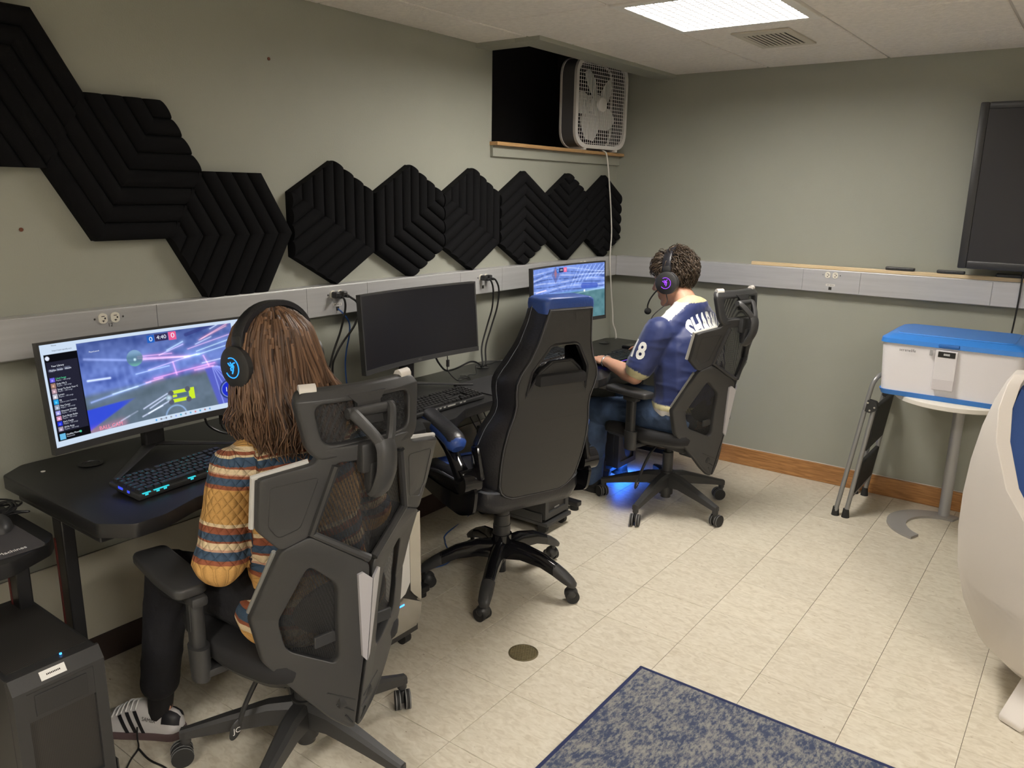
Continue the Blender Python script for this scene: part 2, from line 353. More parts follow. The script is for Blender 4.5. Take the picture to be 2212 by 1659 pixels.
# jointed cream strips low on the left wall, paler than the wall above
M_LOW = mat('cream_low_strip', (0.56, 0.53, 0.43), 0.55, bump=0.05, bscale=100)
t = bm_new(); bx(t, 0.0, 0.004, YB, 2.98, 0.10, 0.40); lowp = struct('trim_3', t, mat('strip_joint', (0.12, 0.11, 0.09), 0.9), label='row of cream strips along the foot of the left wall')
ys = [-3.0, -1.8, -0.65, 0.36, 1.36, 2.38, 2.98]
for a, b in zip(ys[:-1], ys[1:]):
    bm = bm_new(); bx(bm, 0.003, 0.009, a+0.001, b-0.001, 0.1005, 0.40, bev=0.001, seg=1); link('low_strip', bm, M_LOW, lowp)

# ================================================================== RACEWAYS + OUTLETS
M_SLOT = mat('dark_slot', (0.02, 0.018, 0.015), 0.7)
def outlet(parent, M, screws=True):
    """two round receptacle faces side by side; M maps local (a along, b up, c out)"""
    for s in (-1, 1):
        b = bm_new(); poly = []
        for k in range(24):
            an = 2*PI*k/24; poly.append((max(-0.0135, min(0.0135, 0.0165*math.cos(an)))+s*0.0195, 0.0165*math.sin(an)))
        prism(b, poly, 0, 0.004, M); rc = link('receptacle', b, M_IVORY, parent)
        b = bm_new()
        for (a, w, h, bb) in ((-0.0, 0.010, 0.0022, 0.0068), (0.006, 0.0045, 0.0055, 0.0), (0.0, 0.008, 0.0022, -0.0075), (0.0, 0.0022, 0.006, -0.0085)):
            q = prism(b, [(s*0.0195+a-w/2, bb-h/2), (s*0.0195+a+w/2, bb-h/2), (s*0.0195+a+w/2, bb+h/2), (s*0.0195+a-w/2, bb+h/2)], 0.0041, 0.0046, M)
        link('slots', b, M_SLOT, rc)
    if screws:
        for s in (-1, 1):
            b = bm_new(); prism(b, [(s*0.045+0.0032*math.cos(k*PI/5), 0.0032*math.sin(k*PI/5)) for k in range(10)], 0, 0.002, M); link('screw', b, M_CHROME, parent)
def raceway(name, label, along, lo, hi, seams, off, m):
    r = thing(name, label, 'wire raceway')
    P = (lambda a0, a1, z0, z1, d0, d1, b, bev=0: bx(b, d0, d1, a0, a1, z0, z1, bev=bev)) if along == 'y' else (lambda a0, a1, z0, z1, d0, d1, b, bev=0: bx(b, a0, a1, 3.0-d1, 3.0-d0, z0, z1, bev=bev))
    b = bm_new(); P(lo, hi, 1.088, 1.211, 0.0008, 0.056, b, 0.002); link('channel', b, m, r)
    ss = [lo]+seams+[hi]
    for a0, a1 in zip(ss[:-1], ss[1:]):
        b = bm_new(); P(a0+0.0009, a1-0.0009, 1.091, 1.208, 0.054, 0.060, b, 0.0012); link('cover_plate', b, m, r)
    return r
Mx = lambda y, z: Matrix(((0, 0, 1, 0.060), (1, 0, 0, y), (0, 1, 0, z), (0, 0, 0, 1)))          # left wall
My = lambda x, z: Matrix(((1, 0, 0, x), (0, 0, -1, 2.940), (0, 1, 0, z), (0, 0, 0, 1)))          # far wall
rl = raceway('wire_raceway', 'silver metal raceway along the left wall behind the monitors', 'y', YB, 2.941, [-1.5, -0.72, -0.144, 0.478, 0.80, 1.412, 1.745, 2.36, 2.70], 0, M_ALU)
for y, z in ((-0.305, 1.183), (0.628, 1.174), (1.588, 1.172), (2.535, 1.183)): outlet(rl, Mx(y, z))
rf = raceway('wire_raceway', 'silver metal raceway along the far wall under the dark television', 'x', 0.0601, XR-0.001, [0.62, 1.234, 1.533, 2.139, 2.75], 0, M_ALUX)
outlet(rf, My(1.385, 1.184))
for M, rw in ((Mx(0.632, 1.131), rl), (My(1.384, 1.130), rf)):
    b = bm_new(); prism(b, round_poly([(-0.024, -0.006), (0.024, -0.006), (0.024, 0.006), (-0.024, 0.006)], 0.003), 0, 0.0012, M); lb = link('label_strip', b, M_WHITEP, rw)
    b = text_bm('AC-AC-5', 0.0085, 0.0002, 'CENTER'); bmesh.ops.transform(b, matrix=M @ Matrix.Translation((0, 0, 0.0014)), verts=b.verts); link('lettering', b, M_SLOT, lb)
for M, rw in ((Mx(1.585, 1.124), rl), (My(1.384, 1.112), rf), (Mx(0.632, 1.114), rl)):
    b = bm_new(); prism(b, [(-0.008, -0.008), (0.008, -0.008), (0.008, 0.008), (-0.008, 0.008)], 0, 0.001, M); link('data_jack', b, M_SLOT, rw)
b = text_bm('12', 0.016, 0.0002, 'CENTER'); bmesh.ops.transform(b, matrix=Mx(-0.302, 1.160) @ Matrix.Translation((0, 0, 0.0004)), verts=b.verts); link('handwriting', b, M_SLOT, rl)
b = text_bm('12a70', 0.014, 0.0002, 'CENTER'); bmesh.ops.transform(b, matrix=Mx(-0.300, 1.128) @ Matrix.Translation((0, 0, 0.0004)), verts=b.verts); link('handwriting', b, M_SLOT, rl)
# wooden strip on the far raceway + remotes
b = bm_new(); bx(b, 0.935, 3.2, 2.945, 2.975, 1.2115, 1.231, bev=0.003); tag(link('wooden_strip', b, M_PALE), 'long pale wooden strip lying on the far raceway', 'wood strip')
for x0, x1, lb in ((1.648, 1.785, 'leftmost black remote on the pale wooden strip'), (1.888, 2.012, 'slim black remote on the wooden strip left of the hanging cord'), (2.145, 2.30, 'black remote under the corner of the television')):
    b = bm_new(); bx(b, x0, x1, 2.940, 2.972, 1.2315, 1.247, bev=0.004); o = tag(link('remote_control', b, M_BLK), lb, 'remote', 'black remotes on the wooden strip')
    b = bm_new()
    for k in range(5): bx(b, x0+0.02+k*0.02, x0+0.03+k*0.02, 2.9385, 2.9402, 1.236, 1.242)
    link('buttons', b, M_BLK2, o)
# ================================================================== FOAM PANELS
def clip(poly, n, c):
    out = []
    for i in range(len(poly)):
        p, q = poly[i], poly[(i+1) % len(poly)]; dp = p[0]*n[0]+p[1]*n[1]-c; dq = q[0]*n[0]+q[1]*n[1]-c
        if dp <= 0: out.append(p)
        if dp*dq < 0: t = dp/(dp-dq); out.append((p[0]+t*(q[0]-p[0]), p[1]+t*(q[1]-p[1])))
    return out
def foam_panel(cy, cz, side, elbow, label, off=0.0, strips=8):
    t = thing('acoustic_panel', label, 'foam panel', (0.001+off, cy, cz), 0, 'black hexagonal foam panels on the left wall')
    V = [(side*math.cos(math.radians(elbow+60*k)), side*math.sin(math.radians(elbow+60*k))) for k in range(6)]
    loc = lambda a, b, h: Vector((h, a, b))
    b = bm_new(); lo = [b.verts.new(loc(*p, 0.0)) for p in V]; hi = [b.verts.new(loc(p[0]*0.995, p[1]*0.995, 0.018)) for p in V]
    b.faces.new(lo); b.faces.new(list(reversed(hi)))
    for i in range(6): b.faces.new((lo[i], lo[(i+1) % 6], hi[(i+1) % 6], hi[i]))
    link('backing', b, M_FOAM, t)
    w = math.sqrt(3)*side/strips; prof = [0, 0.04, 0.14, 0.32, 0.5, 0.68, 0.86, 0.96, 1.0]
    for sgn in (1, -1):
        half = [V[0], V[1*sgn % 6], V[2*sgn % 6], V[3]]
        an = math.radians(elbow+30*sgn); n = (math.cos(an), math.sin(an)); ap = side*math.sqrt(3)/2
        for k in range(strips):
            d1 = ap-k*w; d0 = d1-w
            s = clip(clip(half, n, d1), (-n[0], -n[1]), -d0)
            if len(s) < 3: continue
            area = abs(sum(s[i][0]*s[(i+1) % len(s)][1]-s[(i+1) % len(s)][0]*s[i][1] for i in range(len(s))))/2
            if area < 2e-4: continue
            b = bm_new(); cells = []
            vd = {}
            def gv(p, h):
                key = (round(p[0], 5), round(p[1], 5), round(h, 5))
                if key not in vd: vd[key] = b.verts.new(loc(p[0], p[1], h))
                return vd[key]
            H = lambda p: 0.030+0.018*math.sqrt(max(0, 1-((d1-(p[0]*n[0]+p[1]*n[1]))/w*2-1)**2))
            edges = {}
            for f0, f1 in zip(prof[:-1], prof[1:]):
                c = clip(clip(s, n, d1-f0*w), (-n[0], -n[1]), -(d1-f1*w))
                c = [p for i, p in enumerate(c) if math.dist(p, c[i-1]) > 1e-6]
                if len(c) < 3: continue
                vs = [gv(p, H(p)) for p in c]
                vs = [v for i, v in enumerate(vs) if v is not vs[i-1]]
                if len(set(vs)) < 3: continue
                try: b.faces.new(vs)
                except ValueError: pass
            bed = [e for e in b.edges if len(e.link_faces) == 1]
            r = bmesh.ops.extrude_edge_only(b, edges=bed)
            for v in r['geom']:
                if isinstance(v, bmesh.types.BMVert): v.co.x = 0.017
            link('ridge', b, M_FOAM, t, smooth=True, angle=50)
    return t
foam_panel(-0.548, 1.855, 0.252, 60, 'tall black foam panel cut by the left edge, highest of the stepped three')
foam_panel(-0.180, 1.640, 0.254, 240, 'black foam panel in the middle of the three stepped panels at left')
foam_panel(0.190, 1.425, 0.252, 0, 'lowest of the three stepped black foam panels, pointing right to the pointed row')
row = [(0.657, 330, 'first pointed foam panel of the row of six, nearest the camera'), (1.097, 210, 'second pointed foam panel of the row of six'),
       (1.531, 330, 'third pointed foam panel of the row, above the outlet with two black plugs'), (1.965, 90, 'fourth pointed foam panel of the row, its ridges forming an upright chevron'),
       (2.395, 270, 'fifth pointed foam panel of the row, its ridges forming a V'), (2.805, 90, 'last pointed foam panel of the row, in the room corner behind the white cord')]
for y, e, lb in row: foam_panel(y, 1.455, 0.2465, e, lb)

# ================================================================== BOX FAN on the sill
yaw = math.atan2(0.06, 0.49)
FW, FH, FD = 0.49, 0.50, 0.10
t = thing('box_fan', 'white box fan with grille standing on the wooden sill under the ceiling', 'fan', (0.04, 2.703, 1.8365), -yaw)   # local: x out to room, y along wall
rr = lambda w, h, r, n=8: round_poly([(-w/2, 0.012), (w/2, 0.012), (w/2, 0.012+h), (-w/2, 0.012+h)], r, n)
def yz_ring(b, outer, inner, x0, x1):
    n = len(outer); A = [[b.verts.new((x, p[0], p[1])) for p in pl] for x, pl in ((x0, outer), (x1, outer), (x1, inner), (x0, inner))]
    for i in range(4):
        for k in range(n): b.faces.new((A[i][k], A[i][(k+1) % n], A[(i+1) % 4][(k+1) % n], A[(i+1) % 4][k]))
off = lambda pl, c, s: [((p[0])*s, c+(p[1]-c)*s) for p in pl]
out = rr(FW, FH, 0.11); C0 = 0.012+FH/2
b = bm_new(); yz_ring(b, off(out, C0, 0.985), off(out, C0, 0.955), -FD, 0.0); link('housing', b, mat('fan_grey_housing', (0.11, 0.11, 0.115), 0.4), t, smooth=True)
b = bm_new(); yz_ring(b, out, off(out, C0, 0.915), -0.004, 0.014); yz_ring(b, out, off(out, C0, 0.94), -FD-0.008, -FD+0.006); link('rim', b, M_WHITEP, t, smooth=True)
inn = off(out, C0, 0.925)
def span(z):
    xs = []
    for i in range(len(inn)):
        p, q = inn[i], inn[(i+1) % len(inn)]
        if (p[1]-z)*(q[1]-z) < 0: xs.append(p[0]+(z-p[1])/(q[1]-p[1])*(q[0]-p[0]))
    return (min(xs), max(xs)) if len(xs) > 1 else (0, 0)
b = bm_new(); n = 23
for k in range(n):
    z = C0-FH*0.46+FH*0.92*(k+0.5)/n; a, c = span(z)
    if c > a: bx(b, 0.004, 0.007, a, c, z-0.0013, z+0.0013)
for k in range(24):
    y = -FW*0.46+FW*0.92*(k+0.5)/24
    hz = [z for z in np.linspace(C0-FH*0.461, C0+FH*0.461, 90) if span(z)[0] <= y <= span(z)[1]]
    if hz: bx(b, 0.007, 0.0095, y-0.0011, y+0.0011, hz[0], hz[-1])
g = link('grille', b, M_WHITEP, t); g['kind'] = 'stuff'
b = bm_new(); lathe(b, [(0, 0.016), (0.030, 0.016), (0.040, 0.010), (0.042, 0.0)], (0.006, 0, C0), 24, (0, PI/2, 0)); link('hub_cap', b, M_WHITEP, t, smooth=True)
for k in range(5):
    an = math.radians(22+72*k); b = bm_new(); rings = []
    for i in range(7):
        u = i/6; r = 0.05+0.155*u; wd = 0.030+0.056*math.sin(PI*min(1, u*0.85+0.12)); sw = 0.35*u; tw = math.radians(38-16*u)
        ring = []
        for s, th in ((-1, 1), (1, 1), (1, -1), (-1, -1)):
            a2 = an+sw+s*wd*math.cos(tw)/max(r, 0.06)*0.9; ring.append((-0.045+s*wd*math.sin(tw)*0.5+th*0.0016, r*math.cos(a2), C0+r*math.sin(a2)))
        rings.append(ring)
    loft(b, rings); link('blade', b, mat('fan_blade_grey', (0.70, 0.69, 0.67), 0.45), t, smooth=True)
b = bm_new(); cyl(b, (-0.05, 0, C0), 0.06, 0.05, (0, PI/2, 0)); link('motor', b, mat('fan_blade_grey', (0.5, 0.5, 0.5)), t, smooth=True)
for s in (-1, 1):
    b = bm_new(); bx(b, -FD, 0.016, s*0.15-0.012, s*0.15+0.012, 0.0, 0.022, bev=0.004); link('foot', b, M_WHITEP, t)
# white cord
b = bm_new(); tube(b, [(-0.03, 2.76, 1.845), (0.045, 2.748, 1.840), (0.066, 2.76, 1.80), (0.072, 2.80, 1.60), (0.070, 2.845, 1.364), (0.075, 2.832, 1.20), (0.072, 2.87, 1.00), (0.070, 2.905, 0.86), (0.072, 2.915, 0.78), (0.075, 2.955, 0.70), (0.09, 2.96, 0.50)], 0.0042, 8, smooth=6)
tag(link('fan_cord', b, M_WCORD, smooth=True), 'white power cord hanging from the fan down to behind the far desk', 'cord')

# ================================================================== POWER CORDS AT THE LEFT RACEWAY
def plug(b, y, z, s):
    vs = bx(b, 0.0, 0.030, -0.012, 0.012, -0.013, 0.013, bev=0.005); vs += cyl(b, (0.036, 0, -0.006), 0.007, 0.02, (0, PI/2, 0), 10)
    bmesh.ops.transform(b, matrix=Matrix.Translation((0.0655, y, z)), verts=[v for v in vs if v.is_valid])
def cordset(y, z, pts, label, r=0.0045):
    c = thing('power_cord', label, 'power cord')
    b = bm_new(); plug(b, y, z, 1); link('plug', b, M_BLK, c)
    b = bm_new(); tube(b, [(0.10, y, z-0.006), (0.118, y+0.008, z-0.012)]+pts, r, 8, smooth=6); link('cable', b, M_CORD, c, smooth=True)
cordset(0.6085, 1.174, [(0.115, 0.625, 1.12), (0.10, 0.61, 1.03), (0.085, 0.575, 0.93), (0.07, 0.55, 0.80), (0.06, 0.53, 0.6)], 'left black power cord in the outlet behind the long-haired person')
cordset(0.6475, 1.174, [(0.125, 0.685, 1.13), (0.11, 0.68, 1.05), (0.095, 0.625, 0.98), (0.085, 0.595, 0.93), (0.07, 0.585, 0.87), (0.06, 0.60, 0.70)], 'right black power cord in the outlet behind the long-haired person')
cordset(1.5685, 1.172, [(0.115, 1.60, 1.11), (0.105, 1.605, 1.02), (0.09, 1.585, 0.93), (0.10, 1.53, 0.83), (0.15, 1.475, 0.755), (0.155, 1.47, 0.65)], 'left black power cord in the outlet right of the dark monitor')
cordset(1.6075, 1.172, [(0.12, 1.64, 1.11), (0.11, 1.64, 1.02), (0.10, 1.605, 0.92), (0.11, 1.55, 0.83), (0.16, 1.49, 0.755), (0.165, 1.485, 0.65)], 'right black power cord in the outlet right of the dark monitor')
b = bm_new(); tube(b, [(0.062, 0.632, 1.114), (0.085, 0.645, 1.09), (0.08, 0.675, 1.05), (0.07, 0.682, 1.0), (0.06, 0.672, 0.93), (0.05, 0.672, 0.85), (0.045, 0.69, 0.70)], 0.0034, 8, smooth=6)
tag(link('ethernet_cable', b, M_BCORD, smooth=True), 'blue network cable hanging from the jack behind the long-haired person', 'cable')
b = bm_new(); tube(b, [(0.05, 1.35, 0.4), (0.12, 1.40, 0.12), (0.17, 1.36, 0.004), (0.24, 1.10, 0.004), (0.30, 1.02, 0.004), (0.45, 0.86, 0.0045), (0.30, 0.60, 0.004)], 0.0033, 8, smooth=8)
tag(link('ethernet_cable', b, M_BCORD, smooth=True), 'blue network cable lying on the floor behind the blue gaming chair', 'cable')
# ================================================================== DESKS
M_RED = mat('red_leg_accent', (0.16, 0.012, 0.012), 0.45)
def desk(label, y0, y1, z, xb, xf, notch=0.05, ch=0.075, grom=True, th=0.04, front=None, fe=0.58):
    t = thing('gaming_desk', label, 'desk', (0, y0, 0), 0, 'black gaming desks along the left wall'); w = y1-y0
    if front is None:
        front = [(xf-ch, 0.0), (xf, 0.06), (xf, 0.14), (xf-notch, 0.26), (xf-notch, w-0.26), (xf, w-0.14), (xf, w-0.06), (xf-ch, w)]
    poly = [(xb+ch, w), (xb, w-ch), (xb, ch), (xb+ch*0.8, 0.0)]+front
    b = bm_new(); prism(b, round_poly(poly, 0.012, 3), z-th, z); bmesh.ops.recalc_face_normals(b, faces=b.faces)
    es = [e for e in b.edges if abs(e.verts[0].co.z-e.verts[1].co.z) < 1e-6]
    bmesh.ops.bevel(b, geom=es, offset=0.003, segments=2, profile=0.5, affect='EDGES')
    link('desktop', b, M_DESK, t, smooth=True, angle=35)
    for s, yy in ((0, 0.045), (1, w-0.045)):
        b = bm_new(); bx(b, 0.30, 0.355, yy-0.018, yy+0.018, 0.05, z-th-0.035, bev=0.004); link('leg', b, M_STEEL, t)
        b = bm_new(); bx(b, 0.10, fe, yy-0.022, yy+0.022, 0.022, 0.050, bev=0.005); ft = link('foot', b, M_STEEL, t)
        for xx in (0.14, fe-0.03):
            b = bm_new(); cyl(b, (xx, yy, 0.011), 0.022, 0.022, seg=14); link('levelling_pad', b, M_RUB, ft)
        b = bm_new(); bx(b, 0.10, xf-0.12, yy-0.02, yy+0.02, z-th-0.036, z-th-0.0005, bev=0.004); link('bracket', b, M_STEEL, t)
        b = bm_new(); bx(b, 0.300, 0.310, yy-0.0192, yy+0.0192, 0.10, z-th-0.10); link('accent_strip', b, M_RED, t)
    b = bm_new(); bx(b, 0.20, 0.24, 0.06, w-0.06, z-th-0.06, z-th-0.02, bev=0.003); link('crossbar', b, M_STEEL, t)
    if grom:
        for yy in (0.21, w-0.21):
            b = bm_new(); lathe(b, [(0.032, 0.0003), (0.036, 0.003), (0.026, 0.003), (0.025, 0.0004)], (0.165, yy, z), 24); link('cable_grommet', b, M_BLK, t, smooth=True)
    for (xx, yy) in ((0.125, 0.055), (0.14, w-0.06)):
        b = bm_new(); cyl(b, (xx+0.0, yy+0.035, z+0.0006), 0.0065, 0.0012, seg=12); link('cap', b, M_WHITEP, t)
    return t
D0 = desk('nearest black desk at the left edge, carrying the printed mouse pad', -1.90, -0.705, 0.70, 0.02, 0.535, 0.0, ch=0.09, front=[(0.55, 0.0), (0.55, 1.06), (0.50, 1.17), (0.46, 1.195)])
D1 = desk('black desk with chamfered corners where the long-haired person plays', -0.668, 0.53, 0.76, 0.012, 0.70, 0.045, fe=0.40)
D2 = desk('empty black desk under the switched-off monitor', 0.545, 1.665, 0.745, 0.07, 0.655, 0.055)
D3 = desk('farthest black desk where the person in the jersey plays', 1.700, 2.86, 0.70, 0.08, 0.655, 0.05, ch=0.05)

# ================================================================== MONITORS
MR = 1.5
def T_at(loc, tilt, yaw=0.0): return Matrix.Translation(loc) @ Matrix.Rotation(yaw, 4, 'Z') @ Matrix.Rotation(-tilt, 4, 'Y')
def curvp(y, z, d): return Vector((MR-math.sqrt(MR*MR-y*y)+d, y, z))
def cbox(b, y0, y1, z0, z1, d0, d1, n=12):
    g = [[b.verts.new(curvp(y0+(y1-y0)*i/n, z, d)) for (z, d) in ((z0, d0), (z1, d0), (z1, d1), (z0, d1))] for i in range(n+1)]
    for a, c in zip(g[:-1], g[1:]):
        for k in range(4): b.faces.new((a[k], a[(k+1) % 4], c[(k+1) % 4], c[k]))
    b.faces.new(g[0]); b.faces.new(list(reversed(g[-1])))
M_SCR = bpy.data.materials.new('screen_image'); M_SCR.use_nodes = True
_n = M_SCR.node_tree; _n.nodes.clear(); _o = _n.nodes.new('ShaderNodeOutputMaterial'); _e = _n.nodes.new('ShaderNodeEmission'); _a = _n.nodes.new('ShaderNodeVertexColor'); _a.layer_name = 'Col'
_n.links.new(_a.outputs[0], _e.inputs[0]); _e.inputs[1].default_value = 1.0; _n.links.new(_e.outputs[0], _o.inputs[0])
def screen_mesh(img, w, h, d, T):
    H, Wd, _ = img.shape; me = bpy.data.meshes.new('screen')
    ys = np.linspace(-w/2, w/2, Wd); zs = np.linspace(h/2, -h/2, H)
    Y, Z = np.meshgrid(ys, zs); X = MR-np.sqrt(MR*MR-Y*Y)+d
    P = np.stack([X, Y, Z, np.ones_like(X)], -1).reshape(-1, 4) @ np.array(T).T
    idx = np.arange(H*Wd).reshape(H, Wd); q = np.stack([idx[:-1, :-1], idx[1:, :-1], idx[1:, 1:], idx[:-1, 1:]], -1).reshape(-1, 4)
    me.vertices.add(H*Wd); me.vertices.foreach_set('co', P[:, :3].ravel()); me.loops.add(q.size); me.loops.foreach_set('vertex_index', q.ravel().astype(np.int32))
    me.polygons.add(len(q)); me.polygons.foreach_set('loop_start', np.arange(0, q.size, 4, dtype=np.int32)); me.update(calc_edges=True)
    ca = me.color_attributes.new('Col', 'FLOAT_COLOR', 'POINT'); col = np.ones((H*Wd, 4), np.float32); col[:, :3] = img.reshape(-1, 3); ca.data.foreach_set('color', col.ravel())
    return me
def monitor(label, loc, tilt, W_=0.70, H_=0.315, deskz=0.75, img=None, yaw=0.0, stand=True):
    t = thing('monitor', label, 'monitor', (0, 0, 0), 0, 'curved ultrawide monitors on the desks'); T = T_at(loc, tilt, yaw)
    def fin(n, b, m, p=t, **k): bmesh.ops.transform(b, matrix=T, verts=b.verts); return link(n, b, m, p, **k)
    b = bm_new(); cbox(b, -W_/2, W_/2, -H_/2, H_/2, -0.022, 0.0); fin('shell', b, M_BLK, smooth=True)
    b = bm_new(); bz = 0.007; bot = 0.020
    cbox(b, -W_/2, W_/2, H_/2-bz, H_/2, 0.0, 0.003); cbox(b, -W_/2, W_/2, -H_/2, -H_/2+bot, 0.0, 0.004); cbox(b, -W_/2, -W_/2+bz, -H_/2+bot, H_/2-bz, 0, 0.003, 2); cbox(b, W_/2-bz, W_/2, -H_/2+bot, H_/2-bz, 0, 0.003, 2)
    fin('bezel', b, M_BLK2 if img is None else M_BLK, smooth=True)
    sw, sh = W_-2*bz, H_-bz-bot; TS_ = T @ Matrix.Translation((0, 0, (bot-bz)/2))
    if img is None:
        b = bm_new(); cbox(b, -sw/2, sw/2, -sh/2+(bot-bz)/2, sh/2+(bot-bz)/2, 0.0002, 0.0012, 20); s = fin('screen', b, mat('dark_screen', (0.010, 0.010, 0.013), 0.30), smooth=True)
    else: s = link_me('screen', screen_mesh(img, sw, sh, 0.0008, TS_), M_SCR, t)
    b = text_bm('MSI', 0.012, 0.0002, 'CENTER', 1.1); vmap(b, lambda c: curvp(c.x, -H_/2+bot/2+c.y, 0.0045)); fin('logo', b, mat('logo_grey', (0.16, 0.16, 0.16), 0.5))
    # stand: neck block, column, two splayed feet
    b = bm_new(); bx(b, -0.055, -0.02, -0.035, 0.035, -0.10, 0.06, bev=0.006); fin('mount', b, M_BLK)
    bz_ = loc[2]-deskz; b = bm_new(); bx(b, -0.085, -0.050, -0.033, 0.033, -bz_+0.014, -0.02, bev=0.006); bmesh.ops.transform(b, matrix=Matrix.Translation(loc) @ Matrix.Rotation(yaw, 4, 'Z'), verts=b.verts); link('column', b, M_BLK, t)
    for s2 in (-1, 1):
        b = bm_new(); tube(b, [(-0.075, 0.0, 0.022-bz_), (0.02, s2*0.105, 0.014-bz_), (0.125, s2*0.225, 0.006-bz_)], 0.022, 8, smooth=4, taper=lambda u: 1-0.55*u, flat=0.28, up=(1, -s2*0.5, 0))
        for v in b.verts: v.co.z = max(v.co.z, 0.0006-bz_)
        bmesh.ops.transform(b, matrix=Matrix.Translation(loc) @ Matrix.Rotation(yaw, 4, 'Z'), verts=b.verts); link('foot', b, mat('gunmetal_foot', (0.05, 0.05, 0.052), 0.35, metal=0.4), t, smooth=True)
    return t, s, TS_, sw, sh
# ---------- screen pictures (colours are linear)
def canvas(h, w): v, u = np.mgrid[0:h, 0:w]; return u/(w-1), v/(h-1), np.zeros((h, w, 3))
def paint(img, a, col): img[:] = img*(1-a[..., None])+np.array(col)*a[..., None]
def addc(img, a, col): img += a[..., None]*np.array(col)
def seg(u, v, p, q, wd, asp=2.3):
    px, py, qx, qy = p[0]*asp, p[1], q[0]*asp, q[1]; x = u*asp; dx, dy = qx-px, qy-py; L2 = dx*dx+dy*dy
    tt = np.clip(((x-px)*dx+(v-py)*dy)/L2, 0, 1); d = np.hypot(x-px-tt*dx, v-py-tt*dy); return np.exp(-(d/wd)**2)
def disc(u, v, c, r, asp=2.3, soft=0.004): d = np.hypot((u-c[0])*asp, v-c[1]); return np.clip((r-d)/soft, 0, 1)
def rect(u, v, a, b, c, d): return ((u >= a) & (u <= c) & (v >= b) & (v <= d)).astype(float)
def sm(x, a, b): t_ = np.clip((x-a)/(b-a), 0, 1); return t_*t_*(3-2*t_)
def vnoise(u, v, fx, fy, seed):
    rs = np.random.RandomState(seed); g = rs.rand(int(fy)+2, int(fx)+2); x = u*fx; y = v*fy; i = x.astype(int); j = y.astype(int); a = x-i; b_ = y-j; a = a*a*(3-2*a); b_ = b_*b_*(3-2*b_)
    return g[j, i]*(1-a)*(1-b_)+g[j, i+1]*a*(1-b_)+g[j+1, i]*(1-a)*b_+g[j+1, i+1]*a*b_
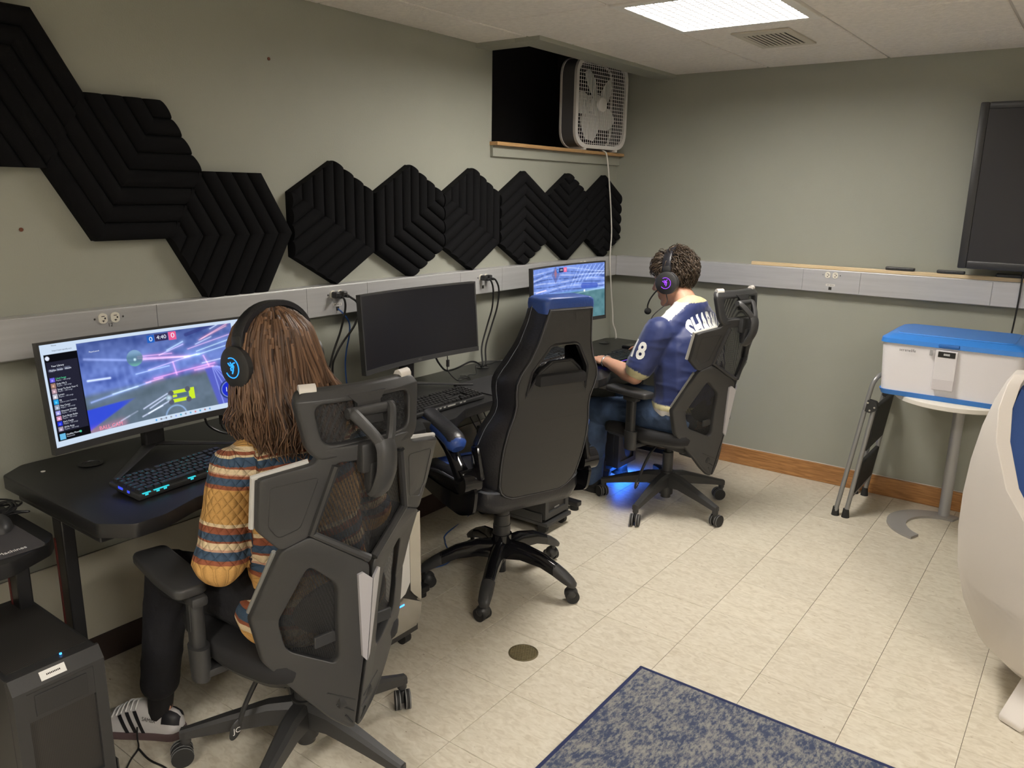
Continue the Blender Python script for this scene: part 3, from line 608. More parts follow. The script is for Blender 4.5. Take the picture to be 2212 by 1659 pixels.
def picture_one():
    U, V, im = canvas(190, 440)
    n = 0.45*vnoise(U, V, 7, 9, 1)+0.3*vnoise(U, V, 18, 14, 2)+0.25*vnoise(U, V, 60, 24, 3); hor = 0.56-0.06*U
    sky = np.stack([0.02+0.24*n, 0.05+0.33*n, 0.30+0.62*n], -1); top = sm(V, 0.5, 0.0)[..., None]; sky = sky*(1-0.35*top)
    ground = np.stack([0.085+0.08*n, 0.125+0.10*n, 0.16+0.15*n], -1); g = sm(V, hor-0.02, hor+0.05)[..., None]; im[:] = sky*(1-g)+ground*g
    # arena struts at upper left, tower
    addc(im, seg(U, V, (0.18, 0.20), (0.40, 0.29), 0.012)*0.4, (0.5, 0.6, 1.0)); addc(im, seg(U, V, (0.18, 0.42), (0.28, 0.43), 0.010), (0.7, 0.8, 1.0))
    for x in (0.31, 0.345, 0.38): addc(im, seg(U, V, (x, 0.35), (x+0.01, 0.58), 0.02)*0.12, (0.4, 0.55, 1.0))
    # streaks
    for p, q, wd, c in [((0.42, 0.28), (0.66, 0.34), 0.012, (1.0, 0.35, 0.6)), ((0.42, 0.26), (0.58, 0.28), 0.008, (0.9, 0.25, 0.5)), ((0.44, 0.30), (0.66, 0.345), 0.007, (1, .6, .8)), ((0.52, 0.28), (0.64, 0.20), 0.008, (0.7, 0.5, 0.9)), ((0.56, 0.24), (0.64, 0.17), 0.010, (0.5, 0.8, 1.0)),
                        ((0.73, 0.17), (0.87, 0.03), 0.007, (1.0, 0.35, 0.35)), ((0.72, 0.18), (0.86, 0.06), 0.006, (1, .4, .3)), ((0.70, 0.22), (0.78, 0.16), 0.006, (0.7, 0.8, 1)), ((0.66, 0.26), (0.87, 0.16), 0.006, (0.9, 0.4, 0.6)), ((0.70, 0.30), (0.88, 0.21), 0.006, (0.6, 0.9, 0.8)), ((0.70, 0.34), (0.88, 0.27), 0.006, (0.6, 0.9, 1)),
                        ((0.46, 0.42), (0.70, 0.33), 0.008, (0.7, 0.5, 1)), ((0.40, 0.44), (0.56, 0.41), 0.008, (0.4, 0.6, 1)), ((0.72, 0.44), (0.84, 0.42), 0.006, (0.8, 0.9, 1)), ((0.80, 0.0), (0.87, -0.02), 0.012, (0.7, 0.8, 1)), ((0.83, 0.02), (0.78, 0.07), 0.008, (0.7, 0.8, 1)),
                        ((0.48, 0.52), (0.78, 0.46), 0.010, (1.0, 0.15, 0.45)), ((0.44, 0.55), (0.52, 0.53), 0.012, (1, .3, .5)), ((0.58, 0.38), (0.59, 0.52), 0.012, (0.9, 0.2, 0.7)), ((0.73, 0.36), (0.75, 0.48), 0.012, (0.9, 0.25, 0.5)), ((0.68, 0.505), (0.77, 0.495), 0.018, (1.0, 0.3, 0.55)), ((0.18, 0.64), (0.46, 0.55), 0.014, (0.15, 0.3, 1.0)), ((0.28, 0.60), (0.40, 0.57), 0.008, (0.5, 0.7, 1)), ((0.64, 0.345), (0.71, 0.335), 0.018, (0.3, 0.6, 0.9))]:
        addc(im, seg(U, V, p, q, wd*0.65)*0.55, [0.25+0.75*x for x in c]); addc(im, seg(U, V, p, q, wd*2.6)*0.13, c)
    paint(im, sm(seg(U, V, (0.66, 0.10), (0.80, 0.02), 0.022), 0.2, 0.7)*0.8, (0.04, 0.05, 0.22))
    # blue field wedge, right lane
    w1 = sm(V, 0.70-0.12*(U-0.16), 0.72-0.12*(U-0.16))*sm(0.93-1.05*(U-0.16)-V, 0, 0.03)*sm(0.42-U, 0, 0.12); paint(im, w1*0.9, (0.03, 0.07, 0.75))
    w2 = sm(U, 0.72+0.10*(V-0.5), 0.735+0.10*(V-0.5))*sm(V, 0.49, 0.52); paint(im, w2*0.85, (0.10, 0.12, 0.62))
    for k in range(7): addc(im, seg(U, V, (0.765+k*0.004, 0.50), (0.80+k*0.045, 0.98-k*0.03), 0.006)*0.35, (0.5, 0.6, 1.0))
    for x in range(6): addc(im, seg(U, V, (0.83+0.006*x, 0.38), (0.87, 0.44+0.02*x), 0.006)*0.5, (0.4, 0.6, 1.0))
    # trails and car
    for k, (p, q) in enumerate([((0.41, 0.82), (0.53, 0.71)), ((0.44, 0.83), (0.52, 0.75)), ((0.43, 0.88), (0.54, 0.79)), ((0.40, 0.90), (0.50, 0.83)), ((0.30, 0.89), (0.38, 0.83)), ((0.18, 0.99), (0.34, 0.86))]): addc(im, seg(U, V, p, q, 0.007)*(0.7 if k < 4 else 0.25), (0.7, 0.75, 1.0))
    car = rect(U, V, 0.535, 0.69, 0.655, 0.82); paint(im, car*0.7, (0.16, 0.20, 0.28))
    for r in ((0.545, 0.69, 0.65, 0.725), (0.55, 0.785, 0.64, 0.825), (0.635, 0.69, 0.662, 0.82), (0.555, 0.74, 0.60, 0.765)): paint(im, rect(U, V, *r), (0.62, 0.85, 0.03))
    paint(im, rect(U, V, 0.575, 0.735, 0.63, 0.77), (0.09, 0.16, 0.22))
    for c in ((0.548, 0.715), (0.63, 0.70), (0.63, 0.815), (0.545, 0.81)): paint(im, disc(U, V, c, 0.032), (0.10, 0.11, 0.15))
    addc(im, disc(U, V, (0.535, 0.76), 0.04, soft=0.04)*0.7, (0.7, 0.9, 1))
    # ball
    bl = disc(U, V, (0.405, 0.27), 0.088); sh = 0.30+0.5*sm(V, 0.31, 0.18); paint(im, bl*0.85, (0.10, 0.22, 0.28)); addc(im, bl*sm(V, 0.27, 0.20)*0.5, (0.25, 0.35, 0.55)); addc(im, bl*sm(V, 0.30, 0.36)*0.35, (0.2, 0.7, 0.3)); addc(im, disc(U, V, (0.405, 0.285), 0.02, soft=0.02), (0.7, 0.9, 0.9))
    d = np.hypot((U-0.56)*2.3, V-0.97); addc(im, np.exp(-((d-0.115)/0.008)**2)*0.5, (0.3, 0.5, 0.9)); addc(im, np.exp(-((d-0.02)/0.006)**2)*0.6, (0.4, 0.6, 0.9))
    # gauge
    paint(im, disc(U, V, (0.835, 0.79), 0.115), (0.03, 0.05, 0.22)); paint(im, disc(U, V, (0.835, 0.79), 0.088), (0.015, 0.03, 0.60)); d = np.hypot((U-0.835)*2.3, V-0.79); addc(im, np.exp(-((d-0.090)/0.004)**2)*0.6, (0.4, 0.5, 0.9))
    # score boxes
    paint(im, rect(U, V, 0.475, 0.055, 0.508, 0.135), (0.02, 0.13, 0.55)); paint(im, rect(U, V, 0.512, 0.05, 0.575, 0.13), (0.035, 0.03, 0.10)); paint(im, rect(U, V, 0.577, 0.045, 0.615, 0.135), (0.85, 0.12, 0.30))
    addc(im, disc(U, V, (0.88, 0.36), 0.05, soft=0.02)*0.7, (1.0, 0.3, 0.4))
    addc(im, sm(seg(U, V, (0.17, 0.95), (0.30, 0.92), 0.06), 0, 1)*0.35, (0.6, 0.1, 0.2))
    # desktop: white strips
    pale = (0.62, 0.74, 0.90)
    paint(im, rect(U, V, 0, 0, 1, 0.035), pale); paint(im, rect(U, V, 0, 0.945, 1, 1), pale); paint(im, rect(U, V, 0.885, 0, 1, 1)*1.0, pale); paint(im, rect(U, V, 0, 0, 0.155, 0.10), pale); paint(im, rect(U, V, 0, 0, 0.012, 1), pale); paint(im, rect(U, V, 0.9, 0.945, 1, 1), pale)
    # side panel
    paint(im, rect(U, V, 0.012, 0.10, 0.155, 0.945), (0.004, 0.004, 0.006)); paint(im, rect(U, V, 0.017, 0.17, 0.152, 0.86), (0.018, 0.018, 0.035))
    paint(im, disc(U, V, (0.026, 0.135), 0.022), (0.8, 0.85, 1))
    cols = [(0.15, 0.12, 0.75), (0.35, 0.2, 0.15), (0.45, 0.3, 0.35), (0.5, 0.5, 0.6), (0.02, 0.35, 0.75), (0.3, 0.35, 0.45), (0.35, 0.35, 0.8), (0.65, 0.3, 0.45), (0.02, 0.04, 0.7), (0.35, 0.3, 0.4)]
    for k, c in enumerate(cols):
        v0 = 0.325+k*0.0535; paint(im, rect(U, V, 0.021, v0, 0.042, v0+0.045), c); paint(im, disc(U, V, (0.0315, v0+0.026), 0.012), [min(1, x*1.8+0.1) for x in c])
    paint(im, rect(U, V, 0.022, 0.875, 0.047, 0.932), (0.15, 0.5, 0.8)); paint(im, disc(U, V, (0.113, 0.895), 0.012), (0.1, 0.75, 0.45))
    for k in range(3): paint(im, sm(seg(U, V, (0.028+k*0.033, 0.255-0.002*k), (0.045+k*0.033, 0.255-0.002*k), 0.015), 0.3, 0.5), (0.10, 0.11, 0.17))
    # taskbar icons
    tb = [(0.05, 0.35, 0.8), (0.3, 0.3, 0.35), (0.2, 0.2, 0.25), (0.3, 0.3, 0.35), (0.3, 0.4, 0.8), (0.05, 0.4, 0.6), (0.25, 0.25, 0.3), (0.1, 0.4, 0.7), (0.7, 0.2, 0.2), (0.05, 0.35, 0.6), (0.4, 0.2, 0.2), (0.1, 0.3, 0.6)]
    for k, c in enumerate(tb): paint(im, disc(U, V, (0.46+k*0.024, 0.97), 0.012), c)
    return np.clip(im, 0, 1.2)
def picture_three():
    U, V, im = canvas(150, 330); n = 0.5*vnoise(U, V, 10, 8, 5)+0.5*vnoise(U, V, 40, 20, 6)
    im[:] = np.stack([0.10+0.16*n, 0.17+0.22*n, 0.50+0.40*n], -1)
    for k in range(11):   # curved tiers of the stadium
        c = 0.05+k*0.055; vv = c+0.28*(U-0.38)**2*(1-k*0.11)*3*(0.4-c)+(0.05*np.sin(U*9+k)*0.3); tone = (0.02, 0.04, 0.16) if k % 2 else (0.55, 0.65, 0.95); paint(im, np.exp(-((V-vv)/0.010)**2)*0.75*(0.5+0.5*(vnoise(U, V, 30, 6, k+9) > 0.42)), tone)
    for k in range(9): addc(im, seg(U, V, (0.58+0.05*k, 0.38-0.02*k), (0.70+0.05*k, 0.03), 0.008, 2.2)*0.35, (0.6, 0.75, 1.0))
    paint(im, sm(0.14-np.abs((U-0.37)*2.2)-np.abs(V-0.14)*0.9, 0, 0.01)*0.7, (0.10, 0.12, 0.34)); paint(im, sm(0.05-np.abs((U-0.37)*2.2)-np.abs(V-0.12)*0.5, 0, 0.01)*0.9, (0.35, 0.16, 0.22))
    paint(im, sm(seg(U, V, (0.74, 0.40), (0.90, 0.42), 0.05, 2.2), 0.2, 0.5)*0.8, (0.05, 0.10, 0.50))
    gr = sm(V, 0.475+0.02*np.abs(U-0.5), 0.50+0.02*np.abs(U-0.5)); paint(im, gr, (0.05, 0.14, 0.17)); addc(im, gr*n*0.25, (0.3, 0.5, 0.5)); paint(im, np.exp(-((V-0.48)/0.02)**2)*0.6, (0.16, 0.36, 0.65))
    addc(im, gr*seg(U, V, (0.0, 0.85), (0.45, 0.56), 0.012, 2.2)*0.3, (0.6, 0.7, 0.7)); addc(im, seg(U, V, (0.55, 0.54), (1.0, 0.48), 0.010, 2.2)*0.3, (0.5, 0.7, 0.8))
    addc(im, seg(U, V, (0.0, 0.55), (0.25, 0.47), 0.010, 2.2)*0.8, (1.0, 0.35, 0.4)); addc(im, seg(U, V, (0.05, 0.40), (0.22, 0.38), 0.007, 2.2)*0.7, (1.0, 0.6, 0.5))
    addc(im, disc(U, V, (0.76, 0.49), 0.03, 2.2, 0.03), (1.0, 0.9, 0.7)); addc(im, disc(U, V, (0.01, 0.74), 0.05, 2.2, 0.05), (1, .9, .6))
    paint(im, rect(U, V, 0.42, 0.03, 0.485, 0.11), (0.02, 0.03, 0.12)); paint(im, rect(U, V, 0.487, 0.03, 0.53, 0.11), (0.85, 0.15, 0.30)); paint(im, rect(U, V, 0.39, 0.04, 0.418, 0.11), (0.02, 0.16, 0.60))
    for k in range(3): addc(im, (seg(U, V, (0.045+k*0.028, 0.47), (0.033+k*0.028, 0.485), 0.006, 2.2)+seg(U, V, (0.033+k*0.028, 0.485), (0.045+k*0.028, 0.50), 0.006, 2.2))*0.8, (1, .3, .35))
    return np.clip(im*1.12, 0, 1.2)
def scr_text(par, TS_, sw, sh, body, u, v, size, m, xs=1.0, align='LEFT', rot=0.0):
    b = text_bm(body, size, 0.0, align, 1.0, xs)
    if rot: bmesh.ops.rotate(b, matrix=Matrix.Rotation(rot, 3, 'Z'), verts=b.verts)
    vmap(b, lambda c: TS_ @ curvp((u-0.5)*sw+c.x, (0.5-v)*sh+c.y, 0.0018)); return link('screen_text', b, m, par)
E_W = emis('screen_white', (0.85, 0.9, 1.0), 1.0); E_GR = emis('screen_green', (0.10, 0.75, 0.35), 1.0); E_PK = emis('screen_pink', (1.0, 0.30, 0.42), 1.0); E_GY = emis('screen_grey', (0.45, 0.48, 0.58), 1.0); E_DK = emis('screen_dark', (0.08, 0.09, 0.12), 1.0)
mon1, s1, T1, sw, sh = monitor('curved monitor showing a blue car game and a music list, nearest the camera', (0.245, -0.262, 1.008), math.radians(7), deskz=0.76, img=picture_one())
X = lambda *a, **k: scr_text(s1, T1, sw, sh, *a, **k)
X('0', 0.492, 0.098, 0.020, E_W, 1.2, 'CENTER'); X('4:40', 0.543, 0.090, 0.017, E_W, 1.1, 'CENTER'); X('0', 0.597, 0.088, 0.022, E_W, 1.2, 'CENTER')
X('BALL CAM', 0.195, 0.918, 0.016, E_PK, 1.0); X('110', 0.835, 0.79, 0.022, E_W, 1.0, 'CENTER'); X('GB', 0.875, 0.36, 0.016, E_W)
X('Your Library', 0.036, 0.215, 0.0072, E_W); X('PlayerLaunch', 0.205, 0.135, 0.006, E_W)
for k, w_ in enumerate(('Playlists', 'Artists', 'Albums')): X(w_, 0.026+k*0.033, 0.255, 0.0062, E_W)
L1 = ['Liked Songs', 'Daily Mix 5', 'Songs To Rock Your C', 'Lorem', 'DJ', 'Pop Carter', 'Discover Weekly', 'Zach Bryan Radio', "Kat's Castle", '2010s Party']
for k, w_ in enumerate(L1):
    X(w_, 0.046, 0.337+k*0.0535, 0.0064, E_GR if k == 0 else E_W); X('Playlist - 100 songs' if k != 4 else 'Chill or your listening', 0.046, 0.357+k*0.0535, 0.0056, E_GY)
X('Healthy Mood', 0.050, 0.893, 0.0068, E_W); X('Fleetwood', 0.050, 0.914, 0.0056, E_GY); X('Search', 0.478, 0.970, 0.006, E_DK); X('Home', 0.05, 0.018, 0.006, E_DK); X('https://open.spotify.com', 0.05, 0.068, 0.006, E_DK)
monitor('switched-off dark monitor on the empty desk', (0.245, 0.908, 1.033), math.radians(4), W_=0.70, H_=0.318, deskz=0.745)
mon3, s3, T3, sw3, sh3 = monitor('curved monitor showing a stadium game behind the blue gaming chair', (0.262, 2.035, 1.060), math.radians(3), W_=0.712, H_=0.325, deskz=0.70, img=picture_three())
scr_text(s3, T3, sw3, sh3, '0', 0.404, 0.075, 0.016, E_W, 1, 'CENTER'); scr_text(s3, T3, sw3, sh3, '4:40', 0.452, 0.07, 0.014, E_W, 1, 'CENTER'); scr_text(s3, T3, sw3, sh3, '0', 0.508, 0.07, 0.016, E_W, 1, 'CENTER'); scr_text(s3, T3, sw3, sh3, 'BALL CAM', 0.02, 0.93, 0.015, E_PK)

# ================================================================== KEYBOARDS
M_KEY = mat('black_keycap', (0.017, 0.017, 0.018), 0.42); M_CYAN = emis('cyan_backlight', (0.05, 0.75, 0.85), 0.9); M_BLUEL = emis('blue_backlight', (0.06, 0.10, 0.95), 0.9); M_DIM = emis('dim_legend', (0.05, 0.28, 0.33), 0.45); M_VIO = emis('violet_backlight', (0.22, 0.08, 0.85), 0.9)
def key_mesh(w, d, h=0.009):
    b = bm_new(); lo = [(-w/2, -d/2), (w/2, -d/2), (w/2, d/2), (-w/2, d/2)]; t_ = 0.0018
    A = [b.verts.new((x, y, 0)) for x, y in lo]; B = [b.verts.new((x-math.copysign(t_, x), y-math.copysign(t_, y), h)) for x, y in lo]
    b.faces.new(B); [b.faces.new((A[i], A[(i+1) % 4], B[(i+1) % 4], B[i])) for i in range(4)]
    me = bpy.data.meshes.new('key'); bmesh.ops.recalc_face_normals(b, faces=b.faces); b.to_mesh(me); b.free(); me.materials.append(M_KEY); return me
KC = {}
ROWS_TKL = [[1, .5, 1, 1, 1, 1, .5, 1, 1, 1, 1, .5, 1, 1, 1, 1], [1]*13+[2], [1.5]+[1]*12+[1.5], [1.75]+[1]*11+[2.25], [2.25]+[1]*10+[2.75], [1.25, 1.25, 1.25, 6.25, 1.25, 1.25, 1.25, 1.25]]
def keyboard(label, loc, rz, full=True, tilt=5, glow=None, legends=False):
    t = thing('keyboard', label, 'keyboard', loc, rz); p = 0.0190; cols = 22.2 if full else (18.4 if full is None else 15.2); w = cols*p+0.012; d = 6.2*p+0.016
    R = Matrix.Rotation(math.radians(tilt), 4, 'X')
    b = bm_new(); bx(b, 0, w, 0, d, 0.0, 0.016, bev=0.004); bmesh.ops.transform(b, matrix=Matrix.Translation((0, 0, 0.002)) @ R, verts=b.verts); link('case', b, M_BLK, t, smooth=True)
    for x in (0.03, w-0.03):
        b = bm_new(); bx(b, x-0.012, x+0.012, d*0.9-0.006, d*0.9+0.006, 0.0, d*0.9*math.sin(math.radians(tilt))+0.001); link('foot', b, M_RUB, t)
    if glow:
        b = bm_new(); bx(b, 0.004, w-0.004, 0.004, d-0.004, 0.0155, 0.0166); bmesh.ops.transform(b, matrix=Matrix.Translation((0, 0, 0.002)) @ R, verts=b.verts); link('backlight', b, glow, t)
    def put(x, y, wu, du=1.0):
        k = (wu, du)
        if k not in KC: KC[k] = key_mesh(wu*p-0.0016, du*p-0.0016)
        o = bpy.data.objects.new('key', KC[k]); COL.objects.link(o); o.parent = t; c = Matrix.Translation((0, 0, 0.002)) @ R @ Vector((0.006+x*p+wu*p/2, 0.008+y*p+du*p/2, 0.0168)); o.location = c; o.rotation_euler = (math.radians(tilt), 0, 0)
        return o
    for r, row in enumerate(ROWS_TKL):
        y = 5.15-r if r == 0 else 5-r; x = 0
        for i, wu in enumerate(row):
            if r == 0:
                if wu == .5: x += .75 if i else .5; continue
            if x+wu <= 15.3: put(x, y-0.0, wu)
            x += wu
    if full is None or full is True:
        for i in range(3):
            put(15.3+i, 5.15, 1)
            for y in (4, 3): put(15.3+i, y, 1)
            put(15.3+i, 0, 1)
        put(16.3, 1, 1)
    if full is True:
        for i in range(4):
            put(18.5+i*0.9, 5.15, 0.85)
            for y in (4, 3, 2, 1, 0):
                put(18.5+i*0.9, y, 0.85)
    if legends:
        b = bm_new(); rs = random.Random(3)
        for y in range(6):
            for x in range(15):
                if rs.random() < 0.75: bx(b, 0.006+(x+0.35)*p, 0.006+(x+0.62)*p, 0.008+(y+0.55)*p, 0.008+(y+0.68)*p, 0.0258, 0.0261)
        bmesh.ops.transform(b, matrix=Matrix.Translation((0, 0, 0.002)) @ R, verts=b.verts); o = link('legends', b, M_DIM, t); o['kind'] = 'stuff'
        for x0, m_ in ((0.4, M_CYAN), (2.2, M_CYAN), (3.4, M_CYAN), (8.0, M_CYAN), (11.5, M_CYAN), (-0.25, M_BLUEL)):
            b = bm_new()
            if x0 < 0: bx(b, -0.0008, 0.0005, 0.07, 0.09, 0.010, 0.017); bx(b, -0.0008, 0.0005, 0.04, 0.05, 0.010, 0.017)
            else: bx(b, 0.006+x0*p, 0.006+(x0+1.3)*p, 0.0015, 0.0065, 0.0158, 0.0175); bx(b, 0.006+(x0+.3)*p, 0.006+(x0+.8)*p, -0.0006, 0.0006, 0.011, 0.0158)
            bmesh.ops.transform(b, matrix=Matrix.Translation((0, 0, 0.002)) @ R, verts=b.verts); link('light_slot', b, m_, t)
    else:
        b = bm_new()
        for x0, wd in ((3.6, 0.9), (6.6, 0.6), (7.9, 0.6), (9.2, 0.6), (10.4, 2.4), (14.2, 0.7), (15.4, 0.7)): bx(b, 0.006+x0*p, 0.006+(x0+wd)*p, -0.0006, 0.0006, 0.010, 0.0155)
        bmesh.ops.transform(b, matrix=Matrix.Translation((0, 0, 0.002)) @ R, verts=b.verts); link('clear_switch_row', b, mat('clear_switch', (0.45, 0.44, 0.42), 0.3), t)
    return t
keyboard('black keyboard with cyan lit keys in front of the game monitor', (0.572, -0.527, 0.7605), PI/2+0.10, None, 6, legends=True)
keyboard('unlit full-size black keyboard below the switched-off monitor', (0.552, 0.545, 0.7455), PI/2-0.02, True, 6)
# storage box carrying the spare keyboard on the far desk
b = bm_new(); bx(b, 0.115, 0.335, 1.72, 1.90, 0.7005, 0.762, bev=0.004); tag(link('flat_box', b, M_BLK), 'flat black box under the spare keyboard on the far desk', 'box')
keyboard('spare black keyboard raised on a flat box left of the game monitor', (0.43, 1.485, 0.7625), PI/2+0.02, True, 7)
keyboard('backlit keyboard in front of the person in the jersey', (0.56, 2.06, 0.7005), PI/2-0.05, False, 5, glow=M_VIO, legends=True)

# ================================================================== MATS, MICE, BITS ON DESKS
def flatpad(name, label, pts, z, th, m, cat='mouse pad'):
    b = bm_new(); prism(b, round_poly(pts, 0.018, 4), z, z+th); return tag(link(name, b, m), label, cat)
M_PADG = mat('charcoal_cloth_pad', (0.045, 0.043, 0.048), 0.9, bump=0.2, bscale=1500)
pad0 = flatpad('mouse_pad', 'charcoal mouse pad with white lettering on the nearest desk', [(0.16, -1.10), (0.52, -1.10), (0.52, -0.745), (0.16, -0.745)], 0.7003, 0.003, M_PADG)
b = text_bm('Dream Machines', 0.0215, 0.0002, 'LEFT', 1.0, 0.82); sx = 1.0
bmesh.ops.transform(b, matrix=Matrix.Translation((0.497, -0.905, 0.7036)) @ Matrix.Rotation(PI/2, 4, 'Z'), verts=b.verts); link('lettering', b, M_WHITET, pad0)
flatpad('mouse_pad', 'large black mouse pad beside the unlit keyboard', [(0.31, 1.06), (0.60, 1.04), (0.60, 1.60), (0.31, 1.60)], 0.7454, 0.003, M_PAD)
flatpad('mouse_pad', 'black mouse pad under the right hand of the person in the jersey', [(0.34, 2.42), (0.61, 2.40), (0.61, 2.70), (0.34, 2.70)], 0.7004, 0.003, M_PAD)
flatpad('wrist_rest', 'flat black wrist rest in front of the backlit keyboard', [(0.585, 2.06), (0.665, 2.05), (0.665, 2.37), (0.59, 2.37)], 0.7004, 0.012, M_PAD, 'wrist rest')
def mouse(label, loc, rz):
    t = thing('computer_mouse', label, 'mouse', loc, rz); b = bm_new()
    ball(b, (0, 0, 0.0), 1.0, (0.034, 0.062, 0.036), u=20, v=14)
    for v in b.verts:
        v.co.z = max(v.co.z, 0.0)*(1.0-0.25*max(0, v.co.y)/0.062)
    link('shell', b, M_BLK, t, smooth=True, angle=60)
    b = bm_new(); cyl(b, (0, 0.034, 0.026), 0.009, 0.007, (0, PI/2, 0), 14); link('scroll_wheel', b, M_RUB, t)
    return t
mouse('black mouse on the printed pad at the left edge', (0.315, -0.78, 0.7035), PI/2-0.2)
mouse('second black mouse half out of frame on the printed pad', (0.475, -0.935, 0.7035), PI/2+0.3)
mouse('black mouse under the hand of the person in the jersey', (0.52, 2.49, 0.7035), PI/2-0.35)
# black phone-sized box behind the mouse
b = bm_new(); bx(b, 0.34, 0.40, 2.55, 2.65, 0.7035, 0.722, bev=0.006); tag(link('usb_hub', b, M_GLOSS), 'small glossy black gadget behind the mouse of the jersey player', 'gadget')
# crumpled clear cup seen through the gaming chair back
t = thing('plastic_cup', 'clear plastic cup standing on the far desk, seen through the chair back', 'cup', (0.385, 1.945, 0.7005))
M_CLEAR = mat('clear_plastic', (0.75, 0.75, 0.75), 0.15, spec=0.8); _nb = M_CLEAR.node_tree.nodes['Principled BSDF']; _nb.inputs['Transmission Weight'].default_value = 0.6
b = bm_new(); lathe(b, [(0.028, 0.0), (0.038, 0.10), (0.041, 0.105), (0.036, 0.10), (0.026, 0.003), (0, 0.003)], (0, 0, 0), 20); link('cup_body', b, M_CLEAR, t, smooth=True)
# cable tangle on nearest desk
b = bm_new(); rs = random.Random(5)
pts = [(0.18, -0.90, 0.706)]
for k in range(26):
    a = k*1.15; pts.append((0.20+0.055*math.cos(a)*(1+0.4*rs.random())+0.002*k, -0.80+0.10*math.sin(a)*(0.7+0.5*rs.random()), 0.706+0.022*rs.random()+0.0004*k))
pts += [(0.30, -0.70, 0.72), (0.27, -0.735, 0.712), (0.30, -0.80, 0.71), (0.33, -0.84, 0.712)]
tube(b, pts, 0.003, 6, smooth=5); tag(link('cable_bundle', b, M_CORD, smooth=True), 'tangled black cable lying on the nearest desk behind the mouse', 'cable')
# cables on the empty desk
def cable(label, pts, r=0.003, m=None, name='cable'): b = bm_new(); tube(b, pts, r, 7, smooth=7); return tag(link(name, b, m or M_CORD, smooth=True), label, 'cable')
cable('thick black video cable drooping from the switched-off monitor to the desk grommet', [(0.235, 1.03, 0.88), (0.25, 1.04, 0.845), (0.24, 1.10, 0.80), (0.20, 1.22, 0.785), (0.17, 1.36, 0.79), (0.165, 1.43, 0.765), (0.165, 1.455, 0.735)], 0.0045)
cable('thin black cable with a ferrite bead hanging below the switched-off monitor', [(0.245, 1.10, 0.88), (0.25, 1.10, 0.84), (0.25, 1.10, 0.80), (0.28, 1.13, 0.755), (0.27, 1.20, 0.750), (0.24, 1.26, 0.752), (0.25, 1.30, 0.751), (0.20, 1.36, 0.775), (0.17, 1.45, 0.752), (0.165, 1.46, 0.735)], 0.0022)
b = bm_new(); cyl(b, (0.25, 1.10, 0.835), 0.008, 0.03, seg=12); tag(link('ferrite_bead', b, M_BLK, smooth=True), 'black ferrite bead on the cable below the switched-off monitor', 'bead')
cable('thin black cable running across the empty desk to its far corner', [(0.165, 1.455, 0.735), (0.17, 1.47, 0.757), (0.16, 1.53, 0.750), (0.14, 1.60, 0.748), (0.16, 1.655, 0.748), (0.20, 1.67, 0.72)], 0.0025)
cable('keyboard cable looping behind the unlit keyboard', [(0.42, 0.98, 0.755), (0.36, 1.03, 0.749), (0.30, 1.12, 0.749), (0.27, 1.16, 0.760), (0.29, 1.21, 0.749), (0.24, 1.24, 0.749), (0.22, 1.22, 0.75)], 0.0022)
cable('black cable hanging from the lit monitor near the long-haired person', [(0.25, -0.12, 0.86), (0.26, -0.11, 0.82), (0.27, -0.06, 0.785), (0.24, 0.02, 0.766), (0.20, 0.10, 0.765), (0.16, 0.20, 0.765)], 0.004)
b = bm_new(); cyl(b, (0.25, -0.055, 0.83), 0.009, 0.035, seg=12); tag(link('ferrite_bead', b, M_BLK, smooth=True), 'black ferrite bead under the lit game monitor', 'bead')
cable('thin black cable with a bead under the lit game monitor', [(0.25, -0.055, 0.87), (0.25, -0.055, 0.80), (0.25, 0.0, 0.767), (0.22, 0.08, 0.765), (0.165, 0.20, 0.763)], 0.0025)
for k in range(4): cable(('leftmost', 'second from left', 'third from left', 'rightmost')[k]+' of the four black cables hanging under the empty desk', [(0.17+0.012*k, 1.30+0.05*k, 0.70), (0.20, 1.28+0.055*k, 0.60), (0.24, 1.30+0.05*k, 0.5), (0.25, 1.36+0.03*k, 0.42)], 0.003)['group'] = 'cables under the empty desk'
for k in range(3): cable(('left', 'middle', 'right')[k]+' one of three black cables hanging under the far desk', [(0.30+0.02*k, 2.05+0.04*k, 0.69), (0.32, 2.03+0.05*k, 0.60), (0.30, 2.08+0.03*k, 0.5)], 0.003)['group'] = 'cables under the far desk'
for k in range(3): cable(('left', 'middle', 'right')[k]+' one of three black cables hanging under the nearest desk', [(0.18+0.05*k, -0.80-0.06*k, 0.655), (0.24, -0.84-0.05*k, 0.60), (0.30-0.04*k, -0.80-0.03*k, 0.56), (0.20, -0.86, 0.50)], 0.0045)['group'] = 'cables under the nearest desk'
